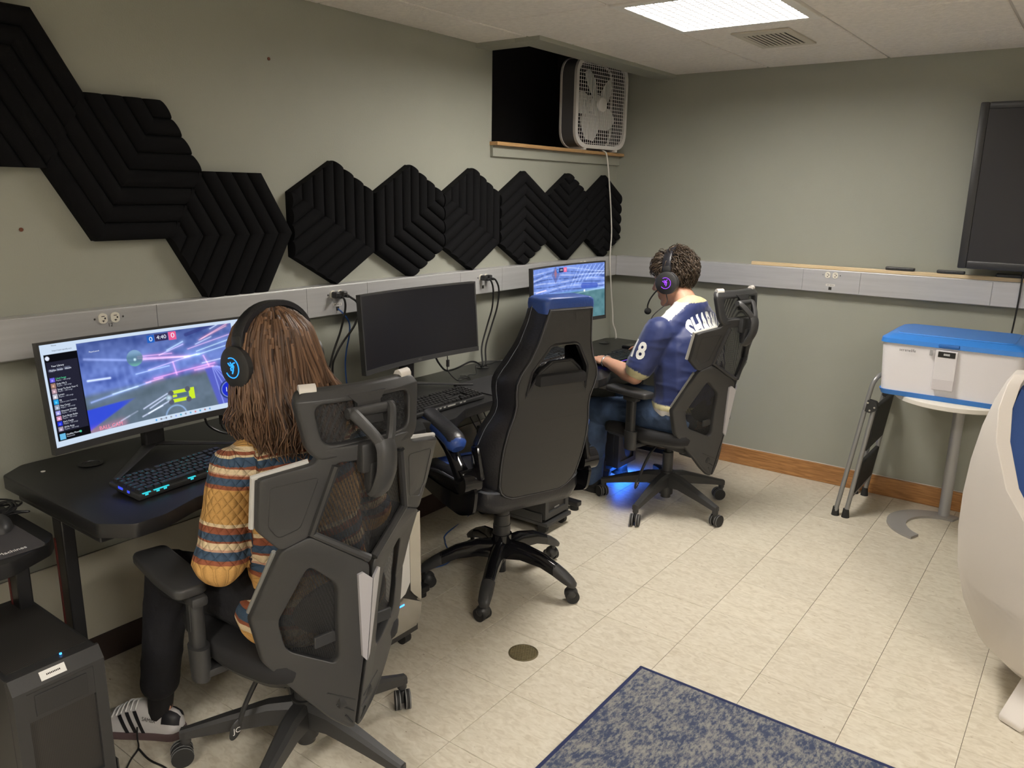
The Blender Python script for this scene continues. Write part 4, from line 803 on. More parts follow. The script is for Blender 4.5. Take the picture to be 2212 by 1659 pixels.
# ================================================================== COMPUTERS
M_MESH = mat('dark_perforated_mesh', (0.030, 0.028, 0.027), 0.5, metal=0.3)
def perf(m, scale=260):
    N, L, b_ = nodes(m); tc = N.new('ShaderNodeTexCoord'); v = N.new('ShaderNodeTexVoronoi'); v.inputs['Scale'].default_value = scale; v.inputs['Randomness'].default_value = 0.0; L.new(tc.outputs['Object'], v.inputs['Vector'])
    r = N.new('ShaderNodeValToRGB'); r.color_ramp.elements[0].position = 0.30; r.color_ramp.elements[1].position = 0.42; r.color_ramp.elements[0].color = (0.004, 0.004, 0.004, 1); r.color_ramp.elements[1].color = (0.05, 0.047, 0.045, 1)
    L.new(v.outputs['Distance'], r.inputs[0]); L.new(r.outputs[0], b_.inputs['Base Color'])
perf(M_MESH)
def stand(label, loc, x0, x1, y0, y1, h=0.10):
    t = thing('computer_stand', label, 'computer stand', loc, 0, 'low black computer stands')
    b = bm_new(); bx(b, x0-0.01, x1+0.01, y0-0.012, y1+0.012, h-0.030, h-0.012, bev=0.003); link('tray', b, M_BLK2, t)
    for yy in (y0-0.012, y1+0.008):
        b = bm_new(); bx(b, x0+0.02, x1-0.02, yy, yy+0.004, h-0.012, h+0.03, bev=0.001); link('side_lip', b, M_BLK2, t)
    for xx in (x0+0.02, x1-0.03):
        for yy in (y0+0.015, y1-0.015):
            b = bm_new(); cyl(b, (xx, yy, 0.027), 0.026, 0.022, (PI/2, 0, 0), 18); bx(b, xx-0.012, xx+0.012, yy-0.014, yy+0.014, 0.045, h-0.031); link('caster', b, M_RUB, t, smooth=True)
    return t
def black_pc(label, x0, x1, y0, y1, z0, z1, sticker=False):
    t = thing('computer_tower', label, 'computer'); w = y1-y0; h = z1-z0
    b = bm_new(); bx(b, x0, x1-0.03, y0, y1, z0, z1-0.004, bev=0.005); link('case', b, M_BLK, t)
    b = bm_new()   # front bezel with an opening for the mesh, slanted top lip
    P = [(x1-0.03, z0), (x1, z0), (x1, z1-0.03), (x1-0.022, z1), (x1-0.03, z1)]
    M = Matrix(((1, 0, 0, 0), (0, 0, 1, 0), (0, 1, 0, 0), (0, 0, 0, 1)))
    for a, c in ((y0, y0+0.028), (y1-0.028, y1)):
        prism(b, P, a, c, M)
    bx(b, x1-0.03, x1, y0+0.028, y1-0.028, z0, z0+0.03); 
    prism(b, [(x1-0.03, z1-0.115), (x1-0.002, z1-0.115), (x1-0.002, z1-0.042), (x1, z1-0.038), (x1, z1-0.03), (x1-0.022, z1), (x1-0.03, z1)], y0+0.028, y1-0.028, M)
    bz = link('front_bezel', b, M_BLK2, t)
    b = bm_new(); bx(b, x1-0.0022, x1+0.0005, y0+0.045, y1-0.045, z1-0.105, z1-0.05, bev=0.001); link('drive_cover', b, M_BLK, t)
    b = bm_new(); bx(b, x1-0.028, x1-0.010, y0+0.028, y1-0.028, z0+0.03, z1-0.116); link('mesh_panel', b, M_MESH, t)
    b = bm_new(); bx(b, x0+0.03, x1-0.06, y0+0.012, y1-0.012, z1-0.0035, z1-0.0015); link('top_filter', b, M_MESH, t)
    return t, bz
stand('black stand under the nearest computer', (0, 0, 0), 0.27, 0.72, -0.93, -0.725, 0.11)
pc0, bz = black_pc('black computer tower with a mesh front and a white sticker, bottom left', 0.27, 0.705, -0.932, -0.722, 0.111, 0.472)
Ms = Matrix.Translation((0.6935, -0.835, 0.4568)) @ Matrix.Rotation(math.atan2(0.022, 0.03), 4, 'Y').inverted() @ Matrix.Rotation(0, 4, 'Z')
b = bm_new(); vs = bx(b, -0.0006, 0.0006, -0.028, 0.030, -0.011, 0.011); bmesh.ops.transform(b, matrix=Matrix.Translation((0.6945, -0.838, 0.4575)) @ Matrix.Rotation(-math.atan2(0.022, 0.03), 4, 'Y'), verts=b.verts); st = link('paper_sticker', b, M_WHITET, pc0)
b = bm_new()
for k in range(9): bx(b, 0.0006, 0.0009, -0.014+k*0.0036, -0.0115+k*0.0036, -0.002, 0.002)
bmesh.ops.transform(b, matrix=Matrix.Translation((0.6945, -0.838, 0.4575)) @ Matrix.Rotation(-math.atan2(0.022, 0.03), 4, 'Y'), verts=b.verts); link('illegible_print', b, M_SLOT, st)
b = bm_new(); cyl(b, (0.655, -0.80, 0.4715), 0.003, 0.003, seg=10); link('power_light', b, emis('blue_led', (0.05, 0.35, 1.0), 3.0), pc0)
stand('black stand under the computer behind the blue gaming chair', (0, 0, 0), 0.20, 0.62, 1.385, 1.575, 0.075)
pc2, _b = black_pc('black computer tower with a perforated front behind the blue gaming chair', 0.19, 0.615, 1.38, 1.58, 0.076, 0.47)
b = bm_new(); bx(b, 0.615, 0.6165, 1.455, 1.495, 0.118, 0.124); link('badge', b, M_GREYR, pc2)
stand('black stand under the far computer', (0, 0, 0), 0.12, 0.465, 2.25, 2.45, 0.075)
pc3, _b = black_pc('black computer tower in the dark under the far desk', 0.10, 0.52, 2.245, 2.455, 0.076, 0.47)
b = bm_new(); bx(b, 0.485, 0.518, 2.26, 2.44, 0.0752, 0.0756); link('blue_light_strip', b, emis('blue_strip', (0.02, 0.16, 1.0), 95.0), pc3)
# white / mirrored tower
t = thing('computer_tower', 'white and mirrored computer tower with blue glow, right of the near mesh chair', 'computer')
M_MIR = mat('mirror_grey_panel', (0.50, 0.48, 0.45), 0.12, metal=0.75); M_WP = mat('pearl_white_panel', (0.66, 0.65, 0.64), 0.22)
x0, x1, y0, y1, z0, z1 = 0.36, 0.795, 0.125, 0.335, 0.085, 0.52
b = bm_new(); bx(b, x0, x1-0.02, y0, y1, z0+0.02, z1, bev=0.004); link('case', b, M_BLK, t)
My_ = Matrix(((0, 0, 1, 0), (1, 0, 0, 0), (0, 1, 0, 0), (0, 0, 0, 1)))
b = bm_new(); prism(b, [(y1-0.055, z0+0.15), (y1-0.055, z1-0.012), (y1-0.004, z1-0.004), (y1-0.001, z0+0.09), (y1-0.04, z0+0.13)], x1-0.02, x1, My_); link('front_strip', b, M_MIR, t)
b = bm_new(); prism(b, [(y0+0.004, z0+0.10), (y0+0.004, z1-0.03), (y1-0.075, z1-0.03), (y1-0.061, z1-0.045), (y1-0.061, z0+0.185), (y1-0.085, z0+0.15)], x1-0.02, x1+0.004, My_); link('front_panel', b, M_WP, t)
b = bm_new(); prism(b, [(y0+0.002, z0+0.005), (y0+0.002, z0+0.09), (y1-0.09, z0+0.135), (y1-0.002, z0+0.085), (y1-0.01, z0+0.03), (y1-0.03, z0+0.005)], x1-0.02, x1+0.002, My_); link('base_panel', b, M_MIR, t)
b = bm_new(); bx(b, x1-0.004, x1+0.003, y0+0.085, y0+0.12, z0+0.108, z0+0.113); link('light_strip', b, emis('blue_strip2', (0.02, 0.14, 1.0), 9.0), t)
b = bm_new(); bx(b, x1+0.002, x1+0.010, y0+0.03, y0+0.09, z1-0.075, z1-0.055, bev=0.003); link('handle', b, M_BLK2, t)
b = bm_new(); bx(b, x0, x1-0.01, y0+0.01, y1-0.01, 0.060, z0+0.02, bev=0.002); link('plinth', b, M_BLK, t)
for xx in (x0+0.06, x1-0.06):
    for yy in (y0+0.03, y1-0.035):
        b = bm_new(); cyl(b, (xx, yy, 0.026), 0.026, 0.03, (PI/2, 0, 0), 18); bx(b, xx-0.012, xx+0.012, yy-0.012, yy+0.012, 0.04, 0.061); link('caster', b, M_RUB, t, smooth=True)

# ================================================================== TELEVISION
t = thing('television', 'large dark television on the far wall, cut by the right edge', 'television')
b = bm_new(); bx(b, 1.985, 3.33, 2.875, 2.925, 1.268, 2.032, bev=0.012, seg=3); link('shell', b, M_BLK, t, smooth=True)
b = bm_new()
for (a, c, d, e) in ((1.985, 2.022, 1.268, 2.032), (3.293, 3.33, 1.268, 2.032), (2.022, 3.293, 1.268, 1.306), (2.022, 3.293, 2.000, 2.032)): bx(b, a, c, 2.862, 2.876, d, e, bev=0.006)
link('bezel', b, M_BLK, t, smooth=True)
b = bm_new(); bx(b, 2.020, 3.295, 2.868, 2.8745, 1.304, 2.002); link('screen', b, mat('tv_screen', (0.022, 0.022, 0.027), 0.32), t)
b = bm_new(); bx(b, 2.4, 2.9, 2.926, 2.998, 1.45, 1.85, bev=0.004); link('wall_bracket', b, M_STEEL, t)
b = bm_new(); tube(b, [(2.255, 2.93, 1.30), (2.256, 2.930, 1.15), (2.250, 2.95, 1.0), (2.24, 2.965, 0.8), (2.24, 2.97, 0.3)], 0.004, 7, smooth=5); tag(link('hanging_cord', b, M_CORD, smooth=True), 'thin black cord hanging from the television across the far raceway', 'cord')

# ================================================================== SMALL TABLE + COOLER
t = thing('side_table', 'small round white table on one silver post with a crescent foot, under the cooler', 'table', (2.09, 2.60, 0))
M_GREY = mat('grey_powder_steel', (0.36, 0.35, 0.34), 0.4, metal=0.2)
b = bm_new(); tt = [(0.012+0.255*math.cos(a), -0.075+0.255*math.sin(a)) for a in np.linspace(PI, 2*PI, 33)]+[(0.267, 0.27), (0.22, 0.31), (-0.20, 0.31), (-0.243, 0.27)]; loft(b, [[(x*k, y*k, z) for x, y in tt] for z, k in ((0.690, 0.985), (0.693, 1), (0.711, 1), (0.714, 0.985))]); link('tabletop', b, mat('white_laminate', (0.70, 0.67, 0.61), 0.4), t, smooth=True)
b = bm_new(); cyl(b, (0, 0.262, 0.35), 0.0265, 0.68, seg=28); link('post', b, M_SILV, t, smooth=True)
b = bm_new(); outer = []; inner = []
for k in range(29):
    u = k/28; an = math.radians(72+178*u); wd = 0.040+0.018*math.sin(PI*u); outer.append((0.225*math.cos(an), 0.06+0.225*math.sin(an))); inner.append(((0.225-2*wd*0.8)*math.cos(an), 0.06+(0.225-2*wd*0.8)*math.sin(an)))
prism(b, outer+inner[::-1], 0.0, 0.012); link('crescent_foot', b, M_GREY, t)
t = thing('cooler', 'white portable cooler with a blue lid on the small round table', 'cooler', (1.788, 2.325, 0.7145)); t.scale = (1.03, 1.0, 1.09)
M_CBLUE = mat('cooler_blue_plastic', (0.035, 0.20, 0.62), 0.38); M_CWH = mat('cooler_white_plastic', (0.72, 0.70, 0.72), 0.35)
CWd, CD, CH = 0.565, 0.42, 0.262
def tapered(b, x0, x1, y0, y1, z0, z1, ins, r=0.04):
    rings = []
    for z, i in ((z0, ins), (z1, 0.0)):
        rings.append([(p[0], p[1], z) for p in round_poly([(x0+i, y0+i), (x1-i, y0+i), (x1-i, y1-i), (x0+i, y1-i)], r, 5)])
    return loft(b, rings)
b = bm_new(); tapered(b, 0.008, CWd-0.008, 0.008, CD-0.008, 0.020, 0.224, 0.012); link('body', b, M_CWH, t, smooth=True, angle=30)
b = bm_new(); tapered(b, 0.014, CWd-0.014, 0.014, CD-0.014, 0.0, 0.021, 0.008); link('base_band', b, M_CBLUE, t, smooth=True, angle=30)
b = bm_new(); rings = []
for z, i in ((0.222, 0.0), (0.240, 0.003), (0.257, 0.030), (0.260, 0.040)): rings.append([(p[0], p[1], z) for p in round_poly([(i, i), (CWd-i, i), (CWd-i, CD-i), (i, CD-i)], 0.045, 5)])
loft(b, rings); ld = link('lid', b, M_CBLUE, t, smooth=True, angle=25)
b = bm_new(); tapered(b, 0.06, CWd-0.06, 0.05, CD-0.05, 0.259, 0.263, -0.004, 0.03); link('lid_panel', b, M_CBLUE, ld, smooth=True, angle=30)
b = bm_new(); bx(b, 0.235, 0.315, -0.006, 0.02, 0.224, 0.240, bev=0.006); link('lid_latch', b, mat('cooler_blue_dark', (0.02, 0.13, 0.45), 0.4), ld, smooth=True)
b = bm_new(); bx(b, 0.228, 0.312, -0.0005, 0.012, 0.050, 0.214, bev=0.003); link('control_panel', b, mat('cooler_panel_white', (0.66, 0.64, 0.66), 0.4), t)
b = bm_new(); bx(b, 0.238, 0.304, -0.0025, 0.0, 0.186, 0.209, bev=0.002); dsp = link('display', b, M_GLOSS, t)
b = text_bm('8888', 0.012, 0.0001, 'CENTER'); bmesh.ops.transform(b, matrix=Matrix.Translation((0.271, -0.0028, 0.1975)) @ Matrix.Rotation(PI/2, 4, 'X'), verts=b.verts); link('display_digits', b, emis('pale_digits', (0.9, 0.85, 0.75), 0.9), dsp)
b = bm_new(); bx(b, 0.230, 0.310, -0.002, 0.0, 0.052, 0.096, bev=0.001); link('hatch', b, mat('cooler_hatch', (0.58, 0.55, 0.57), 0.4), t)
b = bm_new(); bx(b, 0.205, 0.217, -0.004, 0.003, 0.188, 0.214, bev=0.002); link('tap', b, M_SILV, t)
b = text_bm('serenelife', 0.017, 0.0002, 'LEFT'); bmesh.ops.transform(b, matrix=Matrix.Translation((0.085, 0.0005, 0.198)) @ Matrix.Rotation(PI/2, 4, 'X'), verts=b.verts); link('lettering', b, M_SLOT, t)

# ================================================================== FOLDED STEP STOOL
t = thing('folding_step_stool', 'folded step stool of grey tubes and black treads leaning beside the cooler', 'step stool')
M_TUBE = mat('grey_steel_tube', (0.30, 0.30, 0.30), 0.33, metal=0.45)
top, hb = 0.745, 0.012
def onl(x0, y, z0, x1, z1, z): u = (z-z0)/(z1-z0); return (x0+(x1-x0)*u, y, z)
b = bm_new(); fr = [onl(1.640, 2.53, 0.015, 1.735, 0.68, z) for z in (0.015, 0.66)]+[(1.742, 2.535, 0.715), (1.758, 2.56, 0.748), (1.775, 2.62, 0.758), (1.775, 2.84, 0.758), (1.758, 2.90, 0.748), (1.742, 2.925, 0.715)]+[onl(1.640, 2.93, 0.015, 1.735, 0.68, z) for z in (0.66, 0.015)]
tube(b, fr[:1]+catmull(fr[1:-1], 4)+fr[-1:], 0.0115, 12); link('front_frame', b, M_TUBE, t, smooth=True)
for y in (2.535, 2.925):
    b = bm_new(); tube(b, [(1.690, y, 0.015), (1.762, y, 0.60)], 0.0115, 12); link('rear_leg', b, M_TUBE, t, smooth=True)
    b = bm_new(); prism(b, round_poly([(1.715, 0.575), (1.745, 0.565), (1.778, 0.585), (1.772, 0.625), (1.728, 0.632)], 0.01), y-0.016, y+0.016, Matrix(((1, 0, 0, 0), (0, 0, 1, 0), (0, 1, 0, 0), (0, 0, 0, 1)))); br = link('hinge_bracket', b, M_RUB, t)
    for (xx, zz) in ((1.733, 0.617), (1.745, 0.58), (1.765, 0.597)):
        b = bm_new(); cyl(b, (xx, y-0.017 if y < 2.7 else y+0.017, zz), 0.005, 0.004, (PI/2, 0, 0), 10); link('rivet', b, M_CHROME, br)
    for xx in (1.640, 1.690):
        b = bm_new(); lathe(b, [(0.020, 0.0), (0.019, 0.006), (0.0145, 0.045), (0, 0.045)], (xx, y, 0.0), 16); link('foot_cap', b, M_RUB, t, smooth=True)
b = bm_new(); tube(b, [(1.698, 2.535, 0.10), (1.698, 2.925, 0.10)], 0.006, 8); link('stretcher', b, M_TUBE, t, smooth=True)
for (z0_, z1_, x_) in ((0.36, 0.60, 1.752), (0.13, 0.30, 1.718)):
    b = bm_new(); box(b, (x_, 2.73, (z0_+z1_)/2), (0.022, 0.35, z1_-z0_), rot=(0, 0.13, 0), bev=0.006); tr = link('tread', b, M_RUB, t)
    for y in (2.56, 2.90):
        b = bm_new(); cyl(b, (x_, y-0.006, (z0_+z1_)/2+0.05), 0.006, 0.05, (PI/2, 0, 0), 10); link('rivet', b, M_CHROME, tr)

# ================================================================== POD CHAIR at right
t = thing('pod_chair', 'white egg-shaped pod chair with a blue cushion, cut by the right edge', 'chair', (2.735, 1.45, 0))
M_SHELL = mat('cream_white_shell', (0.70, 0.65, 0.60), 0.4, bump=0.03, bscale=300); M_CUSH = mat('blue_upholstery', (0.035, 0.09, 0.30), 0.8, bump=0.15, bscale=700)
PR = [(0.055, 0.17), (0.09, 0.265), (0.16, 0.345), (0.26, 0.395), (0.38, 0.428), (0.50, 0.442), (0.62, 0.444), (0.74, 0.437), (0.86, 0.42), (0.95, 0.398), (1.02, 0.372), (1.05, 0.355)]
def phi(z): return math.radians(float(np.interp(z, [0.26, 0.38, 0.50, 0.70, 0.86, 0.95, 1.05], [180, 116, 80, 50, 31, 20, 8])))
def shell_grid(scale, dz=0.0, zs=PR, n=36, shrink=0.0):
    out = []
    for z, r in zs:
        p = phi(z)-shrink; out.append([(-(r*scale)*math.cos(-p+2*p*k/n), (r*scale)*math.sin(-p+2*p*k/n)*0.92, z+dz) for k in range(n+1)])
    return out
def shell(b, g0, g1):
    A = [[b.verts.new(p) for p in r] for r in g0]; B = [[b.verts.new(p) for p in r] for r in g1]; n = len(A[0])
    for i in range(len(A)-1):
        for k in range(n-1):
            b.faces.new((A[i][k], A[i][k+1], A[i+1][k+1], A[i+1][k])); b.faces.new((B[i][k], B[i+1][k], B[i+1][k+1], B[i][k+1]))
        for k in (0, n-1): b.faces.new((A[i][k], A[i+1][k], B[i+1][k], B[i][k]))
    for k in range(n-1):
        b.faces.new((A[-1][k], A[-1][k+1], B[-1][k+1], B[-1][k])); b.faces.new((A[0][k+1], A[0][k], B[0][k], B[0][k+1]))
b = bm_new(); shell(b, shell_grid(1.0), shell_grid(0.90, 0.004)); bmesh.ops.remove_doubles(b, verts=b.verts, dist=0.0008); bmesh.ops.recalc_face_normals(b, faces=b.faces)
o = link('shell', b, M_SHELL, t, smooth=True, angle=70)
md = o.modifiers.new('round', 'BEVEL'); md.width = 0.012; md.segments = 3; md.limit_method = 'ANGLE'; md.angle_limit = math.radians(60)
b = bm_new(); IN = [(0.16, 0.30), (0.26, 0.36), (0.38, 0.395), (0.50, 0.408), (0.62, 0.41), (0.74, 0.403), (0.86, 0.386), (0.95, 0.364), (1.0, 0.345)]
shell(b, shell_grid(0.955, 0.004, IN, 30, 0.12), shell_grid(0.79, 0.004, IN, 30, 0.16)); o = link('back_cushion', b, M_CUSH, t, smooth=True, angle=60)
md = o.modifiers.new('round', 'BEVEL'); md.width = 0.02; md.segments = 3; md.limit_method = 'ANGLE'; md.angle_limit = math.radians(50)
b = bm_new(); lathe(b, [(0, 0.24), (0.30, 0.24), (0.345, 0.29), (0.35, 0.36), (0.31, 0.41), (0, 0.42)], (0, 0, 0), 36); link('seat_cushion', b, M_CUSH, t, smooth=True)
for an in (-128, -52, 128, 52):   # splayed wedge feet
    b = bm_new(); a = math.radians(an+8); d = Vector((math.cos(a), math.sin(a), 0)); s = Vector((-d.y, d.x, 0)); P = []
    rings = []
    for (rad, z, wd, th) in ((0.145, 0.135, 0.085, 0.035), (0.27, 0.075, 0.062, 0.03), (0.385, 0.004, 0.040, 0.018)):
        c = d*rad+Vector((0, 0, z)); up = Vector((0, 0, 1))*th
        rings.append([tuple(c+s*wd+up*0.9), tuple(c-s*wd+up*0.9), tuple(c-s*wd*0.9-up*0.15), tuple(c+s*wd*0.9-up*0.15)])
    loft(b, rings); es = b.edges[:]; bmesh.ops.bevel(b, geom=es, offset=0.006, segments=2, profile=0.5, affect='EDGES'); link('leg', b, M_SHELL, t, smooth=True)

# ================================================================== FLOOR DRAIN + RUG
t = thing('floor_drain', 'round brass floor drain cover set in the cream tiles', 'drain', (1.1165, 0.514, 0))
M_BRASS = mat('tarnished_brass', (0.20, 0.165, 0.095), 0.45, metal=0.7, bump=0.1, bscale=200)
b = bm_new(); lathe(b, [(0.0535, 0.0003), (0.0535, 0.002), (0.049, 0.0025), (0.048, 0.0012), (0, 0.0012)], (0, 0, 0), 40); link('cover', b, M_BRASS, t, smooth=True)
b = bm_new()
for k in range(-5, 6):
    c = k*0.0088; hw = math.sqrt(max(0, 0.047**2-c*c))
    for an in (0.5, 2.1): box(b, (-c*math.sin(an), c*math.cos(an), 0.0022), (2*hw, 0.0022, 0.0016), rot=(0, 0, an))
o = link('raised_lattice', b, mat('worn_brass', (0.42, 0.36, 0.22), 0.35, metal=0.8), t); o['kind'] = 'stuff'
M_RUG = mat('blue_mottled_carpet', (0.05, 0.075, 0.16), 0.95, bump=0.9, bscale=420)
N, L, pb = nodes(M_RUG); tc = N.new('ShaderNodeTexCoord')
mp = N.new('ShaderNodeMapping'); mp.inputs['Scale'].default_value = (1.0, 0.45, 1); mp.inputs['Rotation'].default_value = (0, 0, 0.35); L.new(tc.outputs['Object'], mp.inputs[0])
n1 = N.new('ShaderNodeTexNoise'); n1.inputs['Scale'].default_value = 85; n1.inputs['Detail'].default_value = 8; n1.inputs['Roughness'].default_value = 0.75; L.new(mp.outputs[0], n1.inputs['Vector'])
n2 = N.new('ShaderNodeTexNoise'); n2.inputs['Scale'].default_value = 16; n2.inputs['Detail'].default_value = 3; L.new(tc.outputs['Object'], n2.inputs['Vector'])
ma = N.new('ShaderNodeMath'); ma.operation = 'MULTIPLY_ADD'; L.new(n2.outputs['Fac'], ma.inputs[0]); ma.inputs[1].default_value = 0.35; L.new(n1.outputs['Fac'], ma.inputs[2])
r = N.new('ShaderNodeValToRGB'); e = r.color_ramp.elements; e[0].position = 0.60; e[0].color = (0.08, 0.108, 0.20, 1); e[1].position = 0.78; e[1].color = (0.43, 0.42, 0.40, 1); L.new(ma.outputs[0], r.inputs[0]); L.new(r.outputs[0], pb.inputs['Base Color'])
t = thing('rug', 'blue and grey mottled carpet mat with a navy bound edge on the tiles', 'rug', (1.488, 0.690, 0))
b = bm_new(); bx(b, 0.012, 1.9, -1.6, -0.012, 0.0008, 0.010); link('pile', b, M_RUG, t)
M_BIND = mat('navy_binding', (0.018, 0.028, 0.10), 0.85, bump=0.3, bscale=500)
for q in ((0.0, 1.9, -0.014, 0.0), (0.0, 0.014, -1.6, -0.014)):
    b = bm_new(); bx(b, *q, 0.0005, 0.0115, bev=0.004); link('binding', b, M_BIND, t, smooth=True)
# ================================================================== CHAIRS (local: +Y forward, +X right, origin on the floor under the column)
def caster(par, x, y, ang, grey=True, hooded=False, r=0.030):
    c = bm_new(); R = Matrix.Translation((x, y, 0)) @ Matrix.Rotation(ang, 4, 'Z')
    for s in (-1, 1): cyl(c, (s*0.0155, -0.012, r), r, 0.017, (0, PI/2, 0), 22)
    bmesh.ops.transform(c, matrix=R, verts=c.verts); w = link('caster', c, M_RUB, par, smooth=True, angle=40)
    if grey:
        c = bm_new()
        for s in (-1, 1):
            for q in (-0.0045, 0.0045): cyl(c, (s*0.0155+q*1.35, -0.012, r), r+0.0006, 0.003, (0, PI/2, 0), 22)
        bmesh.ops.transform(c, matrix=R, verts=c.verts); link('tyre', c, M_GREYR, w, smooth=True, angle=40)
    c = bm_new(); cyl(c, (0, 0, r+0.028), 0.010, 0.05, seg=12); box(c, (0, -0.004, r+0.010), (0.012, 0.03, 0.042), bev=0.004)
    if hooded: ball(c, (0, -0.008, r+0.012), 1.0, (0.030, 0.028, 0.026), u=14, v=8)
    bmesh.ops.transform(c, matrix=R, verts=c.verts); link('fork', c, M_BLK, w, smooth=True)
def ergo_chair(label, O, th, legs0, af=0.0, az=0.0):
    t = thing('mesh_office_chair', label, 'chair', (O[0], O[1], 0), math.radians(th-90), 'black mesh-back office chairs')
    rel = math.radians(legs0-(th-90))
    for k in range(5):
        a = rel+k*2*PI/5; ca, sa = math.cos(a), math.sin(a); b = bm_new(); rings = []
        for (rd, z, w, h) in ((0.030, 0.150, 0.030, 0.036), (0.10, 0.150, 0.026, 0.030), (0.22, 0.123, 0.019, 0.022), (0.322, 0.098, 0.0145, 0.015), (0.345, 0.094, 0.0135, 0.013)):
            rings.append([(rd*ca-s*sa*w, rd*sa+s*ca*w, z+q*h) for s, q in ((1, 0.55), (0.55, 1), (-0.55, 1), (-1, 0.55), (-1, -1), (1, -1))])
        loft(b, rings); cyl(b, (0.333*ca, 0.333*sa, 0.083), 0.015, 0.034, seg=12); lg = link('base_leg', b, M_BLK2, t, smooth=True, angle=35)
        caster(t, 0.333*ca, 0.333*sa, a+1.9+k*1.3, True)
    b = bm_new(); cyl(b, (0, 0, 0.130), 0.036, 0.125, seg=28); cyl(b, (0, 0, 0.085), 0.026, 0.075, seg=24); link('hub', b, M_BLK, t, smooth=True)
    b = bm_new(); cyl(b, (0, 0, 0.235), 0.0275, 0.12, seg=24); cyl(b, (0, 0, 0.30), 0.015, 0.14, seg=18); link('gas_column', b, M_BLK2, t, smooth=True)
    b = bm_new(); bx(b, -0.085, 0.085, -0.16, 0.13, 0.335, 0.385, bev=0.015); bx(b, -0.05, 0.05, -0.28, -0.10, 0.315, 0.352, bev=0.01); cyl(b, (0.13, 0.03, 0.352), 0.007, 0.12, (0, PI/2, 0), 10); link('mechanism', b, M_BLK, t, smooth=True)
    b = bm_new(); cyl(b, (0.0, 0.135, 0.335), 0.022, 0.05, seg=16); link('tension_knob', b, M_BLK2, t, smooth=True)
    b = bm_new(); tube(b, [(-0.05, 0.03, 0.34), (-0.11, 0.035, 0.29), (-0.155, 0.04, 0.215), (-0.175, 0.042, 0.165)], 0.007, 8, smooth=4); ball(b, (-0.185, 0.043, 0.150), 1, (0.016, 0.006, 0.032), rot=(0, 0.45, 0)); lv = link('lever', b, M_BLK, t, smooth=True)
    b = text_bm('JC', 0.022, 0.0002, 'CENTER'); bmesh.ops.transform(b, matrix=Matrix.Translation((-0.185, 0.0365, 0.150)) @ Matrix.Rotation(PI/2, 4, 'X'), verts=b.verts); link('emblem', b, M_WHITET, lv)
    # seat : waterfall cushion + shell
    def seat(b, z0, z1, ins, zf):
        outl = round_poly([(-0.185+ins, -0.235+ins), (0.185-ins, -0.235+ins), (0.245-ins, -0.02), (0.25-ins, 0.12), (0.235-ins, 0.27-ins), (-0.235+ins, 0.27-ins), (-0.25+ins, 0.12), (-0.245+ins, -0.02)], 0.07, 5)
        rings = []
        for z, s in z1: rings.append([(x*s, y*s, z+zf(y*s)) for x, y in outl])
        return loft(b, rings)
    zf = lambda y: (-0.10*max(0, y-0.17) - (0.35*max(0, y-0.22)**1.0)*0.5+0.035*max(0, -0.10-y)*2)
    b = bm_new(); seat(b, 0, [(0.398, 0.93), (0.405, 0.985), (0.430, 1.0), (0.448, 0.985), (0.456, 0.94), (0.458, 0.80)], 0, zf); link('seat_cushion', b, M_PAD, t, smooth=True, angle=60)
    b = bm_new(); seat(b, 0, [(0.375, 0.80), (0.385, 0.95), (0.403, 0.99)], 0.006, zf); link('seat_shell', b, M_BLK, t, smooth=True, angle=60)
    # armrests
    for s in (-1, 1):
        b = bm_new(); bx(b, min(s*0.05, s*0.265), max(s*0.05, s*0.265), 0.00, 0.055, 0.362, 0.385, bev=0.006); bx(b, s*0.268-0.02, s*0.268+0.02, 0.005, 0.06, 0.355, 0.42, bev=0.01); am = link('arm_bracket', b, M_BLK, t, smooth=True)
        b = bm_new(); lathe(b, [(0, 0.27), (0.026, 0.275), (0.0285, 0.32), (0.030, 0.37), (0, 0.37)], (0, 0, 0), 20); bmesh.ops.scale(b, vec=(0.85, 1.25, 1), verts=b.verts); bmesh.ops.translate(b, vec=(s*0.27, 0.03, 0.08), verts=b.verts); link('arm_socket', b, M_BLK2, t, smooth=True)
        b = bm_new(); box(b, (s*0.27, 0.035, 0.520+az/2), (0.034, 0.050, 0.19), bev=0.012, seg=3); box(b, (s*0.27, 0.035+af*0.5, 0.618+az), (0.044, 0.085+af, 0.03), bev=0.01); ps = link('arm_post', b, M_BLK2, t, smooth=True)
        b = bm_new(); box(b, (s*(0.27+0.0175), 0.035, 0.545), (0.003, 0.022, 0.10), bev=0.001); link('adjuster', b, M_BLK, ps)
        b = bm_new(); ol = round_poly([(-0.038, -0.125), (0.038, -0.125), (0.047, -0.02), (0.043, 0.135), (-0.043, 0.135), (-0.047, -0.02)], 0.022, 4); loft(b, [[(s*(0.27+0.15*af)+x*k*(1+0.8*af), af+0.045+y*k2*(1+1.6*af), z+az) for x, y in ol] for z, k, k2 in ((0.634, 0.90, 0.96), (0.640, 1, 1), (0.655, 1, 1), (0.661, 0.95, 0.985), (0.663, 0.85, 0.95))]); link('arm_pad', b, M_BLK2, t, smooth=True, angle=60)
    # back : two half plates folded on the spine
    spine = [(0.20, -0.25), (0.247, -0.263), (0.471, -0.318), (0.71, -0.354), (0.93, -0.378), (1.06, -0.393)]
    def sp(z): return float(np.interp(z, [a for a, _ in spine], [c for _, c in spine]))
    def fold(c, dz=0.0):      # 2D (r,z) + depth -> 3D
        r_, z, d = c.x, c.y, c.z; k = abs(r_); f = float(np.interp(z, [.2, .25, .375, .47, .59, .70, .80, .852, .98, 1.03], [.3, .35, .57, .69, .76, .62, .42, .46, .35, .33])); return Vector((r_, sp(z)+f*k-d, z))
    tip, apex = 0.242, 0.738
